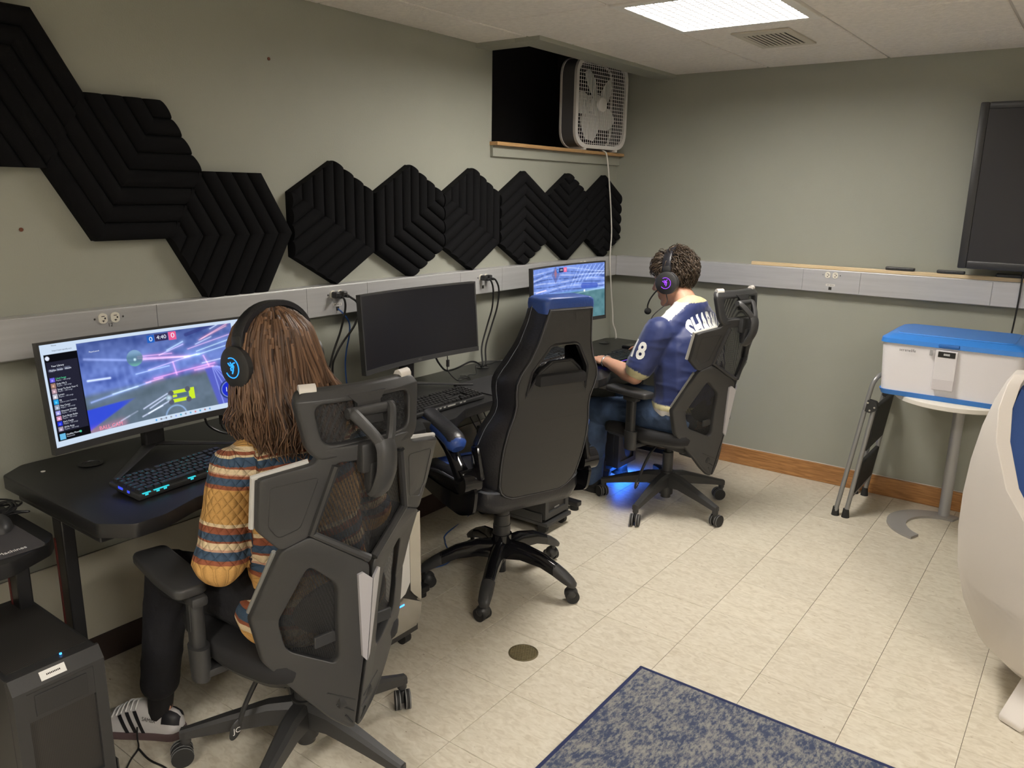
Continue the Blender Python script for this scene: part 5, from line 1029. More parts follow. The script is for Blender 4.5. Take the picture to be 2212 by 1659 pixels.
    for s in (-1, 1):
        outer = [(0.004, tip), (0.045, 0.262), (0.135, 0.385), (0.235, 0.520), (0.275, 0.660), (0.218, 0.822), (0.252, 0.868), (0.262, 1.000), (0.160, 1.012), (0.150, 1.032), (0.004, 1.034)]
        win = [(0.004, apex+0.012), (0.152, 0.855), (0.100, 0.992), (0.052, 0.992), (0.040, 0.90), (0.004, 0.885)]
        hole = [(0.064, 0.685), (0.128, 0.748), (0.170, 0.580), (0.155, 0.502), (0.060, 0.458), (0.052, 0.480)]
        fl = lambda P: [(s*x, z) for x, z in P]
        # frame as outer minus (window cut open at the spine): split in pieces along the spine
        lower = [(0.004, tip), (0.020, 0.246), (0.064, 0.288), (0.132, 0.375), (0.200, 0.471), (0.221, 0.592), (0.190, 0.800), (0.130, 0.828), (0.004, apex)]
        upper = [(0.1898, 0.8001), (0.232, 0.852), (0.240, 0.985), (0.128, 1.008), (0.117, 1.040), (0.004, 1.046), (0.004, 1.004), (0.085, 1.004), (0.1301, 0.8279)]
        b = plate([round_poly(fl(lower), 0.014, 3), round_poly(fl(hole), 0.02, 4)], 0.013, 0.005); b2 = plate([round_poly(fl(upper), 0.012, 3)], 0.013, 0.005); merge(b, b2)
        cuts(b, 1, [0.25, 0.375, 0.47, 0.59, 0.70, 0.80, 0.852, 0.93, 0.98]); cuts(b, 0, [s*0.1, s*0.18])
        vmap(b, fold); link('back_frame', b, M_BLK2, t, smooth=True, angle=30)
        b = bm_new(); LP = round_poly([(0.195, 0.832), (0.214, 0.862), (0.218, 0.962), (0.120, 0.975), (0.150, 0.850)], 0.01, 3); tube(b, [fold(Vector((s*x, z, 0.0130))) for x, z in LP], 0.0016, 5, closed=True); link('moulded_line', b, M_BLK, t, smooth=True)
        # rim of the big window (raised inner lip)
        b = bm_new(); P = [(0.006, apex+0.014), (0.127, 0.834), (0.086, 1.000)]; tube(b, [fold(Vector((s*x, z, 0.012))) for x, z in P], 0.010, 8); link('window_lip', b, M_BLK, t, smooth=True)
        b = bm_new(); P = [(0.218, 0.606), (0.193, 0.790), (0.235, 0.856), (0.242, 0.985), (0.132, 1.008)]; Q = [fold(Vector((s*x, z, -0.012))) for x, z in P]
        tube(b, Q[2:], 0.0075, 8); link('pale_edge', b, mat('pale_grey_edge', (0.50, 0.49, 0.47), 0.5), t, smooth=True)
        b = bm_new(); tube(b, Q[:2], 0.006, 8); link('pale_edge', b, mat('mid_grey_edge', (0.20, 0.20, 0.19), 0.5), t, smooth=True)
        # silver spear on the spine, one half per side
        b = bm_new(); A = [(0.001, 0.465), (0.010, 0.478), (0.030, 0.712), (0.020, 0.718), (0.001, 0.700)]; prism(b, fl(A), 0.012, 0.020); vmap(b, fold); link('silver_inlay', b, mat('satin_silver', (0.50, 0.49, 0.52), 0.35, metal=0.3), t)
        # grooves in the tail
        for k in range(3):
            b = bm_new(); P = [(0.012, 0.262+0.038*k), (0.030+0.022*k, 0.290+0.040*k)]; tube(b, [fold(Vector((s*x, z, 0.0125))) for x, z in P], 0.0022, 6); link('tail_groove', b, M_BLK, t)
        # see-through mesh panels
        b = bm_new(); g = []
        for (x, z) in [(0.0, apex), (0.130, 0.828), (0.085, 1.004), (0.0, 1.004)]: g.append(b.verts.new((s*x, z, -0.006)))
        b.faces.new(g); cuts(b, 0, [s*0.05, s*0.1]); vmap(b, fold); link('mesh_panel', b, M_NET, t)
        b = bm_new(); b.faces.new([b.verts.new((s*x, z, -0.009)) for x, z in hole]); vmap(b, fold); link('mesh_panel', b, M_NET, t)
    # top bridge, headrest arm
    b = bm_new(); box(b, (0, -0.392, 1.012), (0.085, 0.03, 0.070), bev=0.008); box(b, (0, -0.394, 0.965), (0.050, 0.034, 0.075), bev=0.010); link('headrest_socket', b, M_BLK, t, smooth=True)
    b = bm_new()
    tube(b, [(0, -0.396, 0.925), (0, -0.412, 0.940), (0, -0.436, 0.985), (0, -0.440, 1.030), (0, -0.430, 1.055)], 0.026, 10, smooth=3, flat=0.55, up=(1, 0, 0))
    for s in (-1, 1): tube(b, [(s*0.004, -0.438, 1.035), (s*0.022, -0.425, 1.068), (s*0.046, -0.395, 1.108), (s*0.050, -0.378, 1.116)], 0.013, 8, smooth=4, flat=0.8)
    cyl(b, (0, -0.378, 1.114), 0.012, 0.12, (0, PI/2, 0), 14); link('headrest_arm', b, M_BLK2, t, smooth=True)
    def hr(c):
        x, z, d = c.x, c.y, c.z; return Vector((x, -0.362+1.15*x*x+0.10*(z-1.12)-d+0.6*max(0, z-1.165), z-0.018))
    O1 = round_poly([(-0.145, 1.060), (-0.125, 1.035), (0.125, 1.035), (0.145, 1.060), (0.162, 1.165), (0.145, 1.188), (-0.145, 1.188), (-0.162, 1.165)], 0.03, 4); I1 = round_poly([(-0.112, 1.066), (0.112, 1.066), (0.125, 1.155), (-0.125, 1.155)], 0.025, 4)
    b = plate([O1, I1], 0.012, 0.006); cuts(b, 0, [x/100 for x in range(-14, 15, 3)]); cuts(b, 1, [1.1, 1.14, 1.165]); vmap(b, hr); link('headrest_frame', b, M_BLK, t, smooth=True, angle=45)
    b = bm_new(); n = 12
    g = [[b.verts.new((-0.118+0.236*i/n, z, -0.003)) for i in range(n+1)] for z in (1.055, 1.11, 1.165)]
    for a, c in zip(g[:-1], g[1:]):
        for i in range(n): b.faces.new((a[i], a[i+1], c[i+1], c[i]))
    vmap(b, hr); link('headrest_mesh', b, M_NET, t, smooth=True)
    b = bm_new(); prism(b, [(-0.035, 1.10), (0.035, 1.10), (0.030, 1.15), (0.05, 1.17), (-0.05, 1.17), (-0.030, 1.15)], 0.004, 0.016); vmap(b, hr); link('headrest_mount', b, M_BLK, t)
    for s in (-1, 1):
        b = bm_new(); tube(b, [hr(Vector((s*x, 1.184, 0.0))) for x in (0.108, 0.125, 0.143)], 0.0155, 10, smooth=3, flat=0.8); link('pale_cap', b, mat('pale_cap', (0.60, 0.57, 0.53), 0.5), t, smooth=True)
    # lumbar pad
    b = bm_new(); ball(b, (0, 0, 0), 1, (0.135, 0.022, 0.075)); vmap(b, lambda c: Vector((c.x, c.y-0.245+1.3*c.x*c.x, c.z+0.585))); link('lumbar_pad', b, M_PAD, t, smooth=True)
    b = bm_new(); bx(b, -0.11, 0.11, -0.292, -0.284, 0.515, 0.545, bev=0.002); vmap(b, lambda c: Vector((c.x, c.y+0.9*c.x*c.x, c.z))); link('lumbar_bar', b, M_BLK2, t)
    b = bm_new(); tube(b, [(0, -0.22, 0.335), (0, -0.265, 0.36), (0, -0.285, 0.42)], 0.035, 10, smooth=3, flat=0.5, up=(1, 0, 0)); link('back_bracket', b, M_BLK, t, smooth=True)
    return t
# net: woven black cloth that lets light through between the threads
M_NET = bpy.data.materials.new('black_net'); M_NET.use_nodes = True; N = M_NET.node_tree.nodes; L = M_NET.node_tree.links; pb = N['Principled BSDF']; pb.inputs['Base Color'].default_value = (0.012, 0.012, 0.013, 1); pb.inputs['Roughness'].default_value = 0.7
_o = N['Material Output']; _t = N.new('ShaderNodeBsdfTransparent'); _m = N.new('ShaderNodeMixShader'); _tc = N.new('ShaderNodeTexCoord')
_v = N.new('ShaderNodeTexVoronoi'); _v.inputs['Scale'].default_value = 330; _v.inputs['Randomness'].default_value = 0.0; L.new(_tc.outputs['Object'], _v.inputs['Vector'])
_r = N.new('ShaderNodeValToRGB'); _r.color_ramp.elements[0].position = 0.36; _r.color_ramp.elements[1].position = 0.50; _r.color_ramp.elements[0].color = (0, 0, 0, 1); _r.color_ramp.elements[1].color = (1, 1, 1, 1); L.new(_v.outputs['Distance'], _r.inputs[0])
_x = N.new('ShaderNodeMapRange'); L.new(_r.outputs[0], _x.inputs[0]); _x.inputs[3].default_value = 0.62; _x.inputs[4].default_value = 0.97
L.new(_x.outputs[0], _m.inputs[0]); L.new(_t.outputs[0], _m.inputs[1]); L.new(pb.outputs[0], _m.inputs[2]); L.new(_m.outputs[0], _o.inputs['Surface'])
CA, THA, THG = (0.927, -0.291), 170, 171; CC, THC = (0.89, 2.10), 167
ergo_chair('black mesh office chair the long-haired person sits in, nearest the camera', CA, THA, 223.5, 0.10, -0.035)
ergo_chair('black mesh office chair the person in the jersey sits in', CC, THC, -90)

# ------------------------------------------------------------------ blue and black gaming chair
M_LEA = mat('black_leather', (0.016, 0.016, 0.020), 0.34, bump=0.12, bscale=140); M_LEAB = mat('grey_black_vinyl', (0.030, 0.030, 0.030), 0.50, bump=0.08, bscale=300)
M_LEU = mat('blue_leather', (0.030, 0.075, 0.30), 0.32, bump=0.10, bscale=140); M_PIPE = mat('black_piping', (0.010, 0.010, 0.011), 0.35); M_STI = mat('pale_thread', (0.13, 0.14, 0.17), 0.7)
CB, THB = (0.735, 0.88), 159
t = thing('gaming_chair', 'empty black and blue leather gaming chair in front of the switched-off monitor', 'chair', (CB[0], CB[1], 0), math.radians(THB-90))
rel = math.radians(8-(THB-90))
for k in range(5):
    a = rel+k*2*PI/5; ca, sa = math.cos(a), math.sin(a); b = bm_new(); rings = []
    for (rd, z, w, h) in ((0.02, 0.160, 0.036, 0.040), (0.10, 0.166, 0.030, 0.034), (0.19, 0.150, 0.027, 0.028), (0.255, 0.122, 0.027, 0.024)):
        rings.append([(rd*ca-s*sa*w, rd*sa+s*ca*w, z+q*h) for s, q in ((1, 0.2), (0.75, 0.75), (0.3, 1), (-0.3, 1), (-0.75, 0.75), (-1, 0.2), (-0.8, -0.9), (0.8, -0.9))])
    loft(b, rings); link('base_leg', b, M_GLOSS, t, smooth=True, angle=50)
    b = bm_new(); rings = []
    for (rd, z, w, h) in ((0.250, 0.124, 0.0275, 0.0245), (0.29, 0.103, 0.0275, 0.022), (0.325, 0.083, 0.024, 0.016), (0.338, 0.076, 0.016, 0.010)):
        rings.append([(rd*ca-s*sa*w, rd*sa+s*ca*w, z+q*h) for s, q in ((1, 0.2), (0.75, 0.75), (0.3, 1), (-0.3, 1), (-0.75, 0.75), (-1, 0.2), (-0.8, -0.9), (0.8, -0.9))])
    loft(b, rings); link('leg_cap', b, M_BLK2, t, smooth=True, angle=50)
    caster(t, 0.312*ca, 0.312*sa, a+2.2+0.9*k, False, True, 0.027)
b = bm_new(); cyl(b, (0, 0, 0.175), 0.042, 0.10, seg=28); cyl(b, (0, 0, 0.09), 0.02, 0.07, seg=20); link('hub', b, M_GLOSS, t, smooth=True)
b = bm_new(); lathe(b, [(0.036, 0.20), (0.036, 0.265), (0.0335, 0.266), (0.0335, 0.31), (0.031, 0.311), (0.031, 0.40), (0, 0.40)], (0, 0, 0), 28); link('gas_column', b, M_BLK, t, smooth=True, angle=30)
b = bm_new(); bx(b, -0.12, 0.12, -0.14, 0.12, 0.385, 0.41, bev=0.006); link('mechanism', b, M_BLK, t)
# seat
def slab(b, outl, prof, zf=lambda x, y: 0): return loft(b, [[(x*s, y*s, z+zf(x*s, y*s)) for x, y in outl] for z, s in prof])
so = round_poly([(-0.225, -0.235), (0.225, -0.235), (0.258, 0.0), (0.252, 0.31), (-0.252, 0.31), (-0.258, 0.0)], 0.07, 5); zs = lambda x, y: -0.5*max(0, y-0.18)+0.35*x*x
b = bm_new(); slab(b, so, [(0.408, 0.86), (0.414, 0.95), (0.45, 1.0), (0.498, 0.99), (0.514, 0.94), (0.520, 0.80)], zs); link('seat_cushion', b, M_LEA, t, smooth=True, angle=60)
b = bm_new(); slab(b, so, [(0.494, 0.999), (0.498, 1.003), (0.502, 0.992)], zs); link('seat_stitching', b, M_STI, t, smooth=True)
for s in (-1, 1):   # blue inlays along the seat
    b = bm_new(); A = [(s*0.05, -0.17), (s*0.10, -0.17), (s*0.195, 0.05), (s*0.205, 0.235), (s*0.10, 0.245), (s*0.14, 0.19), (s*0.135, 0.05)]
    prism(b, A, 0.510, 0.522); vmap(b, lambda c: Vector((c.x, c.y, c.z+zs(c.x, c.y)))); link('blue_inlay', b, M_LEU, t)
b = bm_new(); prism(b, [(-0.19, 0.205), (0.19, 0.205), (0.19, 0.250), (-0.19, 0.250)], 0.5105, 0.5215); vmap(b, lambda c: Vector((c.x, c.y, c.z+zs(c.x, c.y)))); link('blue_inlay', b, M_LEU, t)
# back
bz = [(0.44, -0.215), (0.60, -0.262), (0.80, -0.315), (1.0, -0.365), (1.24, -0.425)]
def bk(z): return float(np.interp(z, [a for a, _ in bz], [c for _, c in bz]))
def lean(c): return Vector((c.x, bk(c.y)-c.z, c.y))
hwp = [(0.478, 0.105), (0.50, 0.150), (0.54, 0.170), (0.62, 0.180), (0.70, 0.181), (0.77, 0.174), (0.83, 0.160), (0.87, 0.158), (0.91, 0.167), (0.95, 0.170), (0.985, 0.160), (1.03, 0.132), (1.09, 0.110), (1.18, 0.092), (1.208, 0.088)]
PZ = [a for a, _ in hwp]; PW = [c for _, c in hwp]
zz = list(np.linspace(0.478, 1.208, 46)); outl = [(float(np.interp(z, PZ, PW)), z) for z in zz]; outl = outl+[(-x, z) for x, z in outl[::-1]]
arch = [(0.128, 0.905), (0.118, 0.99), (0.060, 1.078), (0.045, 1.085), (-0.045, 1.085), (-0.060, 1.078), (-0.118, 0.99), (-0.128, 0.905), (-0.085, 0.985), (-0.040, 1.022), (0.040, 1.022), (0.085, 0.985)]
b = plate([outl, round_poly(arch, 0.006, 2)], 0.016, 0.008); cuts(b, 1, [0.6, 0.7, 0.8, 0.9, 1.0, 1.1]); vmap(b, lean); link('back_panel', b, M_LEAB, t, smooth=True, angle=50)
def loopt(b, P, r, d): tube(b, [lean(Vector((x, z, d))) for x, z in P], r, 8, closed=True)
b = bm_new(); loopt(b, outl, 0.0055, 0.008); link('piping', b, M_PIPE, t, smooth=True)
b = bm_new(); loopt(b, [(x*1.012, z) for x, z in outl], 0.0018, 0.0145); link('seam_thread', b, mat('grey_thread', (0.10, 0.10, 0.11), 0.6), t, smooth=True)
b = bm_new(); loopt(b, round_poly(arch, 0.006, 2), 0.006, 0.012); link('opening_trim', b, M_PIPE, t, smooth=True)
# front body with side bolsters (wider, forward of the panel), same opening cut through
hf = [(0.47, 0.135), (0.52, 0.205), (0.62, 0.240), (0.70, 0.244), (0.77, 0.222), (0.82, 0.190), (0.86, 0.184), (0.91, 0.200), (0.95, 0.205), (0.98, 0.194), (1.01, 0.172), (1.08, 0.134), (1.16, 0.112), (1.225, 0.105)]
FZ = [a for a, _ in hf]; FWd = [c for _, c in hf]
def body_pt(u, z):   # u -1..1 around the front : returns (x, forward offset)
    w = float(np.interp(z, FZ, FWd)); return w
b = bm_new(); rings = []
for z in np.linspace(0.47, 1.225, 40):
    w = float(np.interp(z, FZ, FWd)); wp = float(np.interp(z, PZ, PW)); bol = 0.125 if z < 1.0 else 0.125-0.02*(z-1.0)/0.22; y0_ = bk(z)
    rings.append([(-wp*0.99, y0_-0.004, z), (-wp-(w-wp)*0.75, y0_+0.03, z), (-w, y0_+0.075, z), (-w*0.97, y0_+bol*0.92, z), (-w*0.86, y0_+bol, z), (-w*0.66, y0_+bol*0.88, z), (-w*0.45, y0_+0.075, z), (0, y0_+0.066, z), (w*0.45, y0_+0.075, z), (w*0.66, y0_+bol*0.88, z), (w*0.86, y0_+bol, z), (w*0.97, y0_+bol*0.92, z), (w, y0_+0.075, z), (wp+(w-wp)*0.75, y0_+0.03, z), (wp*0.99, y0_-0.004, z)])
A = [[b.verts.new(p) for p in r] for r in rings]; n = len(A[0])
for i in range(len(A)-1):
    zc = rings[i][0][2]
    for k in range(n):
        if k == n-1: continue
        xm = abs(rings[i][k][0]+rings[i][(k+1) % n][0])/2
        if 0.955 < zc < 1.075 and xm < 0.085: continue      # opening for belts, seen from behind
        b.faces.new((A[i][k], A[i][(k+1) % n], A[i+1][(k+1) % n], A[i+1][k]))
b.faces.new(A[-1]); b.faces.new(list(reversed(A[0])))
link('back_body', b, M_LEA, t, smooth=True, angle=60)
b = bm_new(); tube(b, [lean(Vector((-float(np.interp(z, FZ, FWd))*0.998, z, -0.072))) for z in np.linspace(0.55, 1.22, 30)], 0.0016, 5); tube(b, [lean(Vector((float(np.interp(z, FZ, FWd))*1.001, z, -0.07))) for z in np.linspace(0.55, 1.22, 30)], 0.0016, 5); link('side_stitching', b, M_STI, t, smooth=True)
b = bm_new(); bx(b, -0.10, 0.10, -0.40, -0.285, 0.925, 0.965, bev=0.01); vmap(b, lambda c: Vector((c.x, c.y-0.0, c.z+0.03-2.0*c.x*c.x))); link('opening_floor', b, M_PAD, t, smooth=True)
b = bm_new(); rings = []
for z, k, yo in ((1.195, 1.0, 0), (1.222, 1.03, 0), (1.238, 1.0, -0.0), (1.246, 0.88, 0.0)):
    w = 0.106*k; rings.append([(x*w/0.106, bk(1.22)+0.052+y*(0.95 if k < 0.9 else 1.0), z) for x, y in round_poly([(-0.104, -0.058), (0.104, -0.058), (0.104, 0.062), (-0.104, 0.062)], 0.022, 4)])
loft(b, rings); link('headrest_top', b, M_LEU, t, smooth=True, angle=50)
b = bm_new(); rings = []
for z in np.linspace(1.06, 1.20, 8):
    w = float(np.interp(z, FZ, FWd))*0.86; rings.append([(-w, bk(z)+0.10, z), (w, bk(z)+0.10, z), (w, bk(z)+0.117, z), (-w, bk(z)+0.117, z)])
loft(b, rings); link('headrest_front', b, M_LEU, t, smooth=True)
# arms
for s in (-1, 1):
    pth = [(s*0.285, -0.150, 0.675), (s*0.285, -0.11, 0.703), (s*0.285, 0.02, 0.728), (s*0.28, 0.17, 0.742), (s*0.275, 0.30, 0.738), (s*0.272, 0.335, 0.730)]
    b = bm_new(); tube(b, pth, 0.041, 14, smooth=4, flat=0.80, up=(1, 0, 0), taper=lambda u: min(1, 0.60+5*min(u, 1-u))); ap = link('arm_pad_side', b, M_LEU, t, smooth=True)
    b = bm_new(); tube(b, [(x, y, z+0.018) for x, y, z in pth], 0.0365, 14, smooth=4, flat=0.50, up=(1, 0, 0), taper=lambda u: min(1, 0.68+5*min(u, 1-u))); link('arm_pad_top', b, M_LEA, t, smooth=True)
    b = bm_new(); rings = []
    P = catmull([(s*0.272, 0.14, 0.705), (s*0.280, 0.02, 0.690), (s*0.284, -0.085, 0.655), (s*0.284, -0.15, 0.605), (s*0.283, -0.19, 0.570)], 4)
    tube(b, P, 0.024, 10, flat=0.75, up=(1, 0, 0), taper=lambda u: 0.6+0.9*u); link('arm_support', b, M_GLOSS, t, smooth=True)
    b = bm_new(); cyl(b, (s*0.268, -0.195, 0.563), 0.044, 0.07, (0, PI/2, 0), 28); link('arm_pivot', b, M_GLOSS, t, smooth=True, angle=30)
    b = bm_new(); prism(b, round_poly([(0.235, 0.475), (0.225, 0.425), (0.06, 0.405), (-0.12, 0.400), (-0.225, 0.440), (-0.245, 0.540), (-0.19, 0.560), (-0.12, 0.480), (0.02, 0.470)], 0.03, 4), 0.259*s-0.006, 0.259*s+0.006, Matrix(((0, 0, 1, 0), (1, 0, 0, 0), (0, 1, 0, 0), (0, 0, 0, 1)))); box(b, (s*0.240, -0.215, 0.635), (0.022, 0.055, 0.13), rot=(-0.25, 0, 0), bev=0.018); link('arm_bracket', b, M_GLOSS, t, smooth=True)
# ================================================================== PEOPLE
from mathutils.bvhtree import BVHTree
def V3(p): return Vector(p)
def caps(b, p0, p1, r0, r1, flat=(1, 1), side=(1, 0, 0), seg=14, nr=4):
    p0, p1 = V3(p0), V3(p1); d = (p1-p0); ln = d.length; d = d.normalized() if ln > 1e-6 else Vector((0, 0, 1)); s = V3(side); s = s-d*s.dot(d); s = s.normalized() if s.length > 1e-4 else d.orthogonal().normalized(); u = d.cross(s)
    rings = []; fm = max(flat)
    for k in range(nr+1): a = PI/2*k/nr; rings.append((p0-d*r0*math.cos(a)*min(1, fm), r0*math.sin(a)))
    for k in range(nr+1): a = PI/2*(1-k/nr); rings.append((p1+d*r1*math.cos(a)*min(1, fm), r1*math.sin(a)))
    R = []
    for c, r in rings:
        if r < 1e-6: R.append([b.verts.new(c)])
        else: R.append([b.verts.new(c+s*math.cos(2*PI*k/seg)*r*flat[0]+u*math.sin(2*PI*k/seg)*r*flat[1]) for k in range(seg)])
    for A, B in zip(R[:-1], R[1:]):
        for k in range(seg):
            k2 = (k+1) % seg
            if len(A) == 1: b.faces.new((A[0], B[k2], B[k]))
            elif len(B) == 1: b.faces.new((A[k], A[k2], B[0]))
            else: b.faces.new((A[k], A[k2], B[k2], B[k]))
def ell(b, c, r, M=None):
    vs = ball(b, (0, 0, 0), 1.0, r, u=20, v=14); T = Matrix.Translation(c) if M is None else M @ Matrix.Translation(c); bmesh.ops.transform(b, matrix=T, verts=vs)
def solid(name, b, vox, smooth_n, m, parent=None, sub=None):
    """join overlapping volumes into one continuous smooth surface"""
    me = bpy.data.meshes.new(name); bmesh.ops.recalc_face_normals(b, faces=b.faces); b.to_mesh(me); b.free(); o = bpy.data.objects.new('tmp', me); COL.objects.link(o)
    md = o.modifiers.new('r', 'REMESH'); md.mode = 'VOXEL'; md.voxel_size = vox; md.use_smooth_shade = True
    ms = o.modifiers.new('s', 'SMOOTH'); ms.factor = 0.5; ms.iterations = smooth_n
    dg = bpy.context.evaluated_depsgraph_get(); me2 = bpy.data.meshes.new_from_object(o.evaluated_get(dg)); bpy.data.objects.remove(o); bpy.data.meshes.remove(me)
    me2.name = name
    return link_me(name, me2, m, parent, smooth=True, angle=180)
def wrinkle(o, amp, sc, seed=0):
    me = o.data; nv = [v.normal.copy() for v in me.vertices]
    for v, n_ in zip(me.vertices, nv):
        p = v.co; q = Vector((p.x*sc[0]+seed, p.y*sc[1], p.z*sc[2])); a = noise.noise(q)+0.5*noise.noise(q*2.1); r_ = 1-abs(noise.noise(q*1.3+Vector((7, 3, 1))))*2.2; v.co = p+n_*amp*(0.6*a+0.7*max(0, r_)**2-0.2)
    me.update()
def coords(o): a = np.empty(len(o.data.vertices)*3); o.data.vertices.foreach_get('co', a); return a.reshape(-1, 3)
def setcol(o, col): ca = o.data.color_attributes.new('Col', 'FLOAT_COLOR', 'POINT'); c = np.ones((len(col), 4), np.float32); c[:, :3] = col; ca.data.foreach_set('color', c.ravel())
def dist_seg(P, a, b): a = np.array(a); b = np.array(b); d = b-a; t_ = np.clip((P-a) @ d/(d @ d), 0, 1); q = a+t_[:, None]*d; return np.linalg.norm(P-q, axis=1), t_
M_SKIN = mat('skin_light', (0.62, 0.34, 0.23), 0.5, bump=0.05, bscale=300, var=0.06, vscale=12); _b = M_SKIN.node_tree.nodes['Principled BSDF']; _b.inputs['Subsurface Weight'].default_value = 0.15; _b.inputs['Subsurface Radius'].default_value = (0.01, 0.004, 0.002); _b.inputs['Subsurface Scale'].default_value = 0.3
def head_parts(b, H, male):
    e = lambda c, r: ell(b, c, r, H)
    def c(p, q, r0, r1, fl=(1, 1)): caps(b, H @ V3(p), H @ V3(q), r0, r1, fl, H.to_3x3() @ Vector((1, 0, 0)))
    e((0, -0.012, 0.036), (0.076, 0.098, 0.086)); e((0, 0.030, -0.022), (0.063, 0.066, 0.086)); k = 1.0 if male else 0.9
    for s in (-1, 1):
        c((s*0.056*k, -0.012, -0.052), (s*0.018, 0.066, -0.100), 0.024, 0.020); e((s*0.040, 0.066, -0.022), (0.024, 0.026, 0.026)); c((s*0.012, 0.088, 0.034), (s*0.048, 0.074, 0.036), 0.012, 0.009)
        e((s*0.079, -0.010, -0.004), (0.010, 0.020, 0.032)); e((s*0.011, 0.104, -0.026), (0.009, 0.009, 0.008))
    e((0, 0.072, -0.100), (0.024, 0.022, 0.020)); c((0, 0.092, 0.020), (0, 0.116, -0.022), 0.0085, 0.0125); c((-0.016, 0.088, -0.058), (0.016, 0.088, -0.058), 0.0085, 0.0085); c((-0.014, 0.087, -0.071), (0.014, 0.087, -0.071), 0.009, 0.009)
def eyes(H, par):
    for s in (-1, 1):
        b = bm_new(); ell(b, (s*0.029, 0.075, 0.014), (0.0120, 0.0115, 0.0105), H); ey = link('eye', b, mat('eye_white', (0.75, 0.72, 0.68), 0.2), par, smooth=True, angle=180)
        b = bm_new(); ell(b, (s*0.029, 0.0825, 0.014), (0.0055, 0.005, 0.0055), H); link('iris', b, mat('dark_iris', (0.03, 0.02, 0.015), 0.15), ey, smooth=True, angle=180)
        b = bm_new(); tube(b, [H @ V3((s*0.012, 0.100, 0.043)), H @ V3((s*0.030, 0.096, 0.049)), H @ V3((s*0.050, 0.080, 0.043))], 0.0038, 6, smooth=3); link('eyebrow', b, mat('brow_hair', (0.035, 0.022, 0.015), 0.8), par, smooth=True)
    b = bm_new(); tube(b, [H @ V3((-0.022, 0.086, -0.0645)), H @ V3((0, 0.0965, -0.0645)), H @ V3((0.022, 0.086, -0.0645))], 0.0028, 6, smooth=3); link('mouth', b, mat('lip_line', (0.30, 0.10, 0.08), 0.5), par, smooth=True)
def hand(b, wrist, fwd, up, right_hand, curl, spread=0.06, r=0.0085, thumb_out=0.6):
    w = V3(wrist); f = V3(fwd).normalized(); u = V3(up); u = (u-f*u.dot(f)).normalized(); s = f.cross(u)*(1 if right_hand else -1)     # s points to the little-finger side
    for k in range(4):
        q = w+f*0.012+s*(-0.026+0.0175*k); e_ = w+f*0.088+s*(-0.031+0.0195*k); caps(b, q, e_, 0.0145, 0.0115, side=s)
    L = [(0.040, 0.026, 0.020), (0.046, 0.029, 0.021), (0.042, 0.027, 0.020), (0.032, 0.020, 0.017)]
    for k in range(4):
        p = w+f*(0.088 if k else 0.085)+s*(-0.031+0.0195*k); a = 0.0; sp_ = spread*(k-1.5)
        for i, ln in enumerate(L[k]):
            a += curl[i]; d = (f*math.cos(a)-u*math.sin(a)+s*sp_).normalized(); q = p+d*ln; caps(b, p, q, r*(1-0.08*i), r*(0.94-0.08*i), side=s, seg=10, nr=3); p = q
    p = w+f*0.022-s*0.028-u*0.004; d = (f*0.75-s*thumb_out-u*0.25).normalized(); q = p+d*0.042; caps(b, p, q, 0.0135, 0.011, side=u, seg=10, nr=3)
    d = (f*0.95-s*thumb_out*0.35-u*0.30).normalized(); p = q; q = p+d*0.030; caps(b, p, q, 0.0105, 0.0095, side=u, seg=10, nr=3); caps(b, q, q+(d-u*0.15).normalized()*0.022, 0.0095, 0.0078, side=u, seg=10, nr=3)
def shoe_solid(par, heel, toe, m_up, m_sole, name='shoe', hgt=1.0):
    heel, toe = V3((*heel, 0)), V3((*toe, 0)); d = (toe-heel); ln = d.length; d.normalize(); s = Vector((d.y, -d.x, 0))       # s: right of the foot
    U = [0, .03, .10, .25, .42, .58, .72, .85, .94, 1.0]; WD = [.018, .030, .036, .036, .040, .046, .049, .045, .034, .014]
    TOP = [.066, .078, .086, .088, .104, .092, .066, .050, .042, .028]
    def P(u, side, h):   # point on the upper
        w = float(np.interp(u, U, WD)); t_ = float(np.interp(u, U, TOP))*hgt; a = h*PI/2; return heel+d*ln*u+s*side*w*(math.cos(a)**0.75 if a < PI/2-1e-3 else 0)+Vector((0, 0, 0.020+(t_-0.020)*math.sin(a)))
    root = bpy.data.objects.new(name, None); COL.objects.link(root); root.parent = par
    b = bm_new(); rings = []
    for u in np.linspace(0, 1, 26): rings.append([tuple(P(u, 1, h)) for h in (0, .2, .4, .6, .8)]+[tuple(P(u, 1, 1.0))]+[tuple(P(u, -1, h)) for h in (.8, .6, .4, .2, 0)])
    loft(b, rings); link('upper', b, m_up, root, smooth=True, angle=70)
    b = bm_new(); rr_ = []
    for z, k in ((0.0, 0.97), (0.004, 1.02), (0.021, 1.02), (0.024, 0.98)):
        rr_.append([tuple(heel+d*ln*(u+(0.01 if u > .5 else -0.01))+s*q*(float(np.interp(u, U, WD))*k+0.003)+Vector((0, 0, z))) for q, us in ((1, np.linspace(0, 1, 18)), (-1, np.linspace(1, 0, 18))) for u in us])
    loft(b, rr_); link('sole', b, m_sole, root, smooth=True, angle=50)
    return root, P
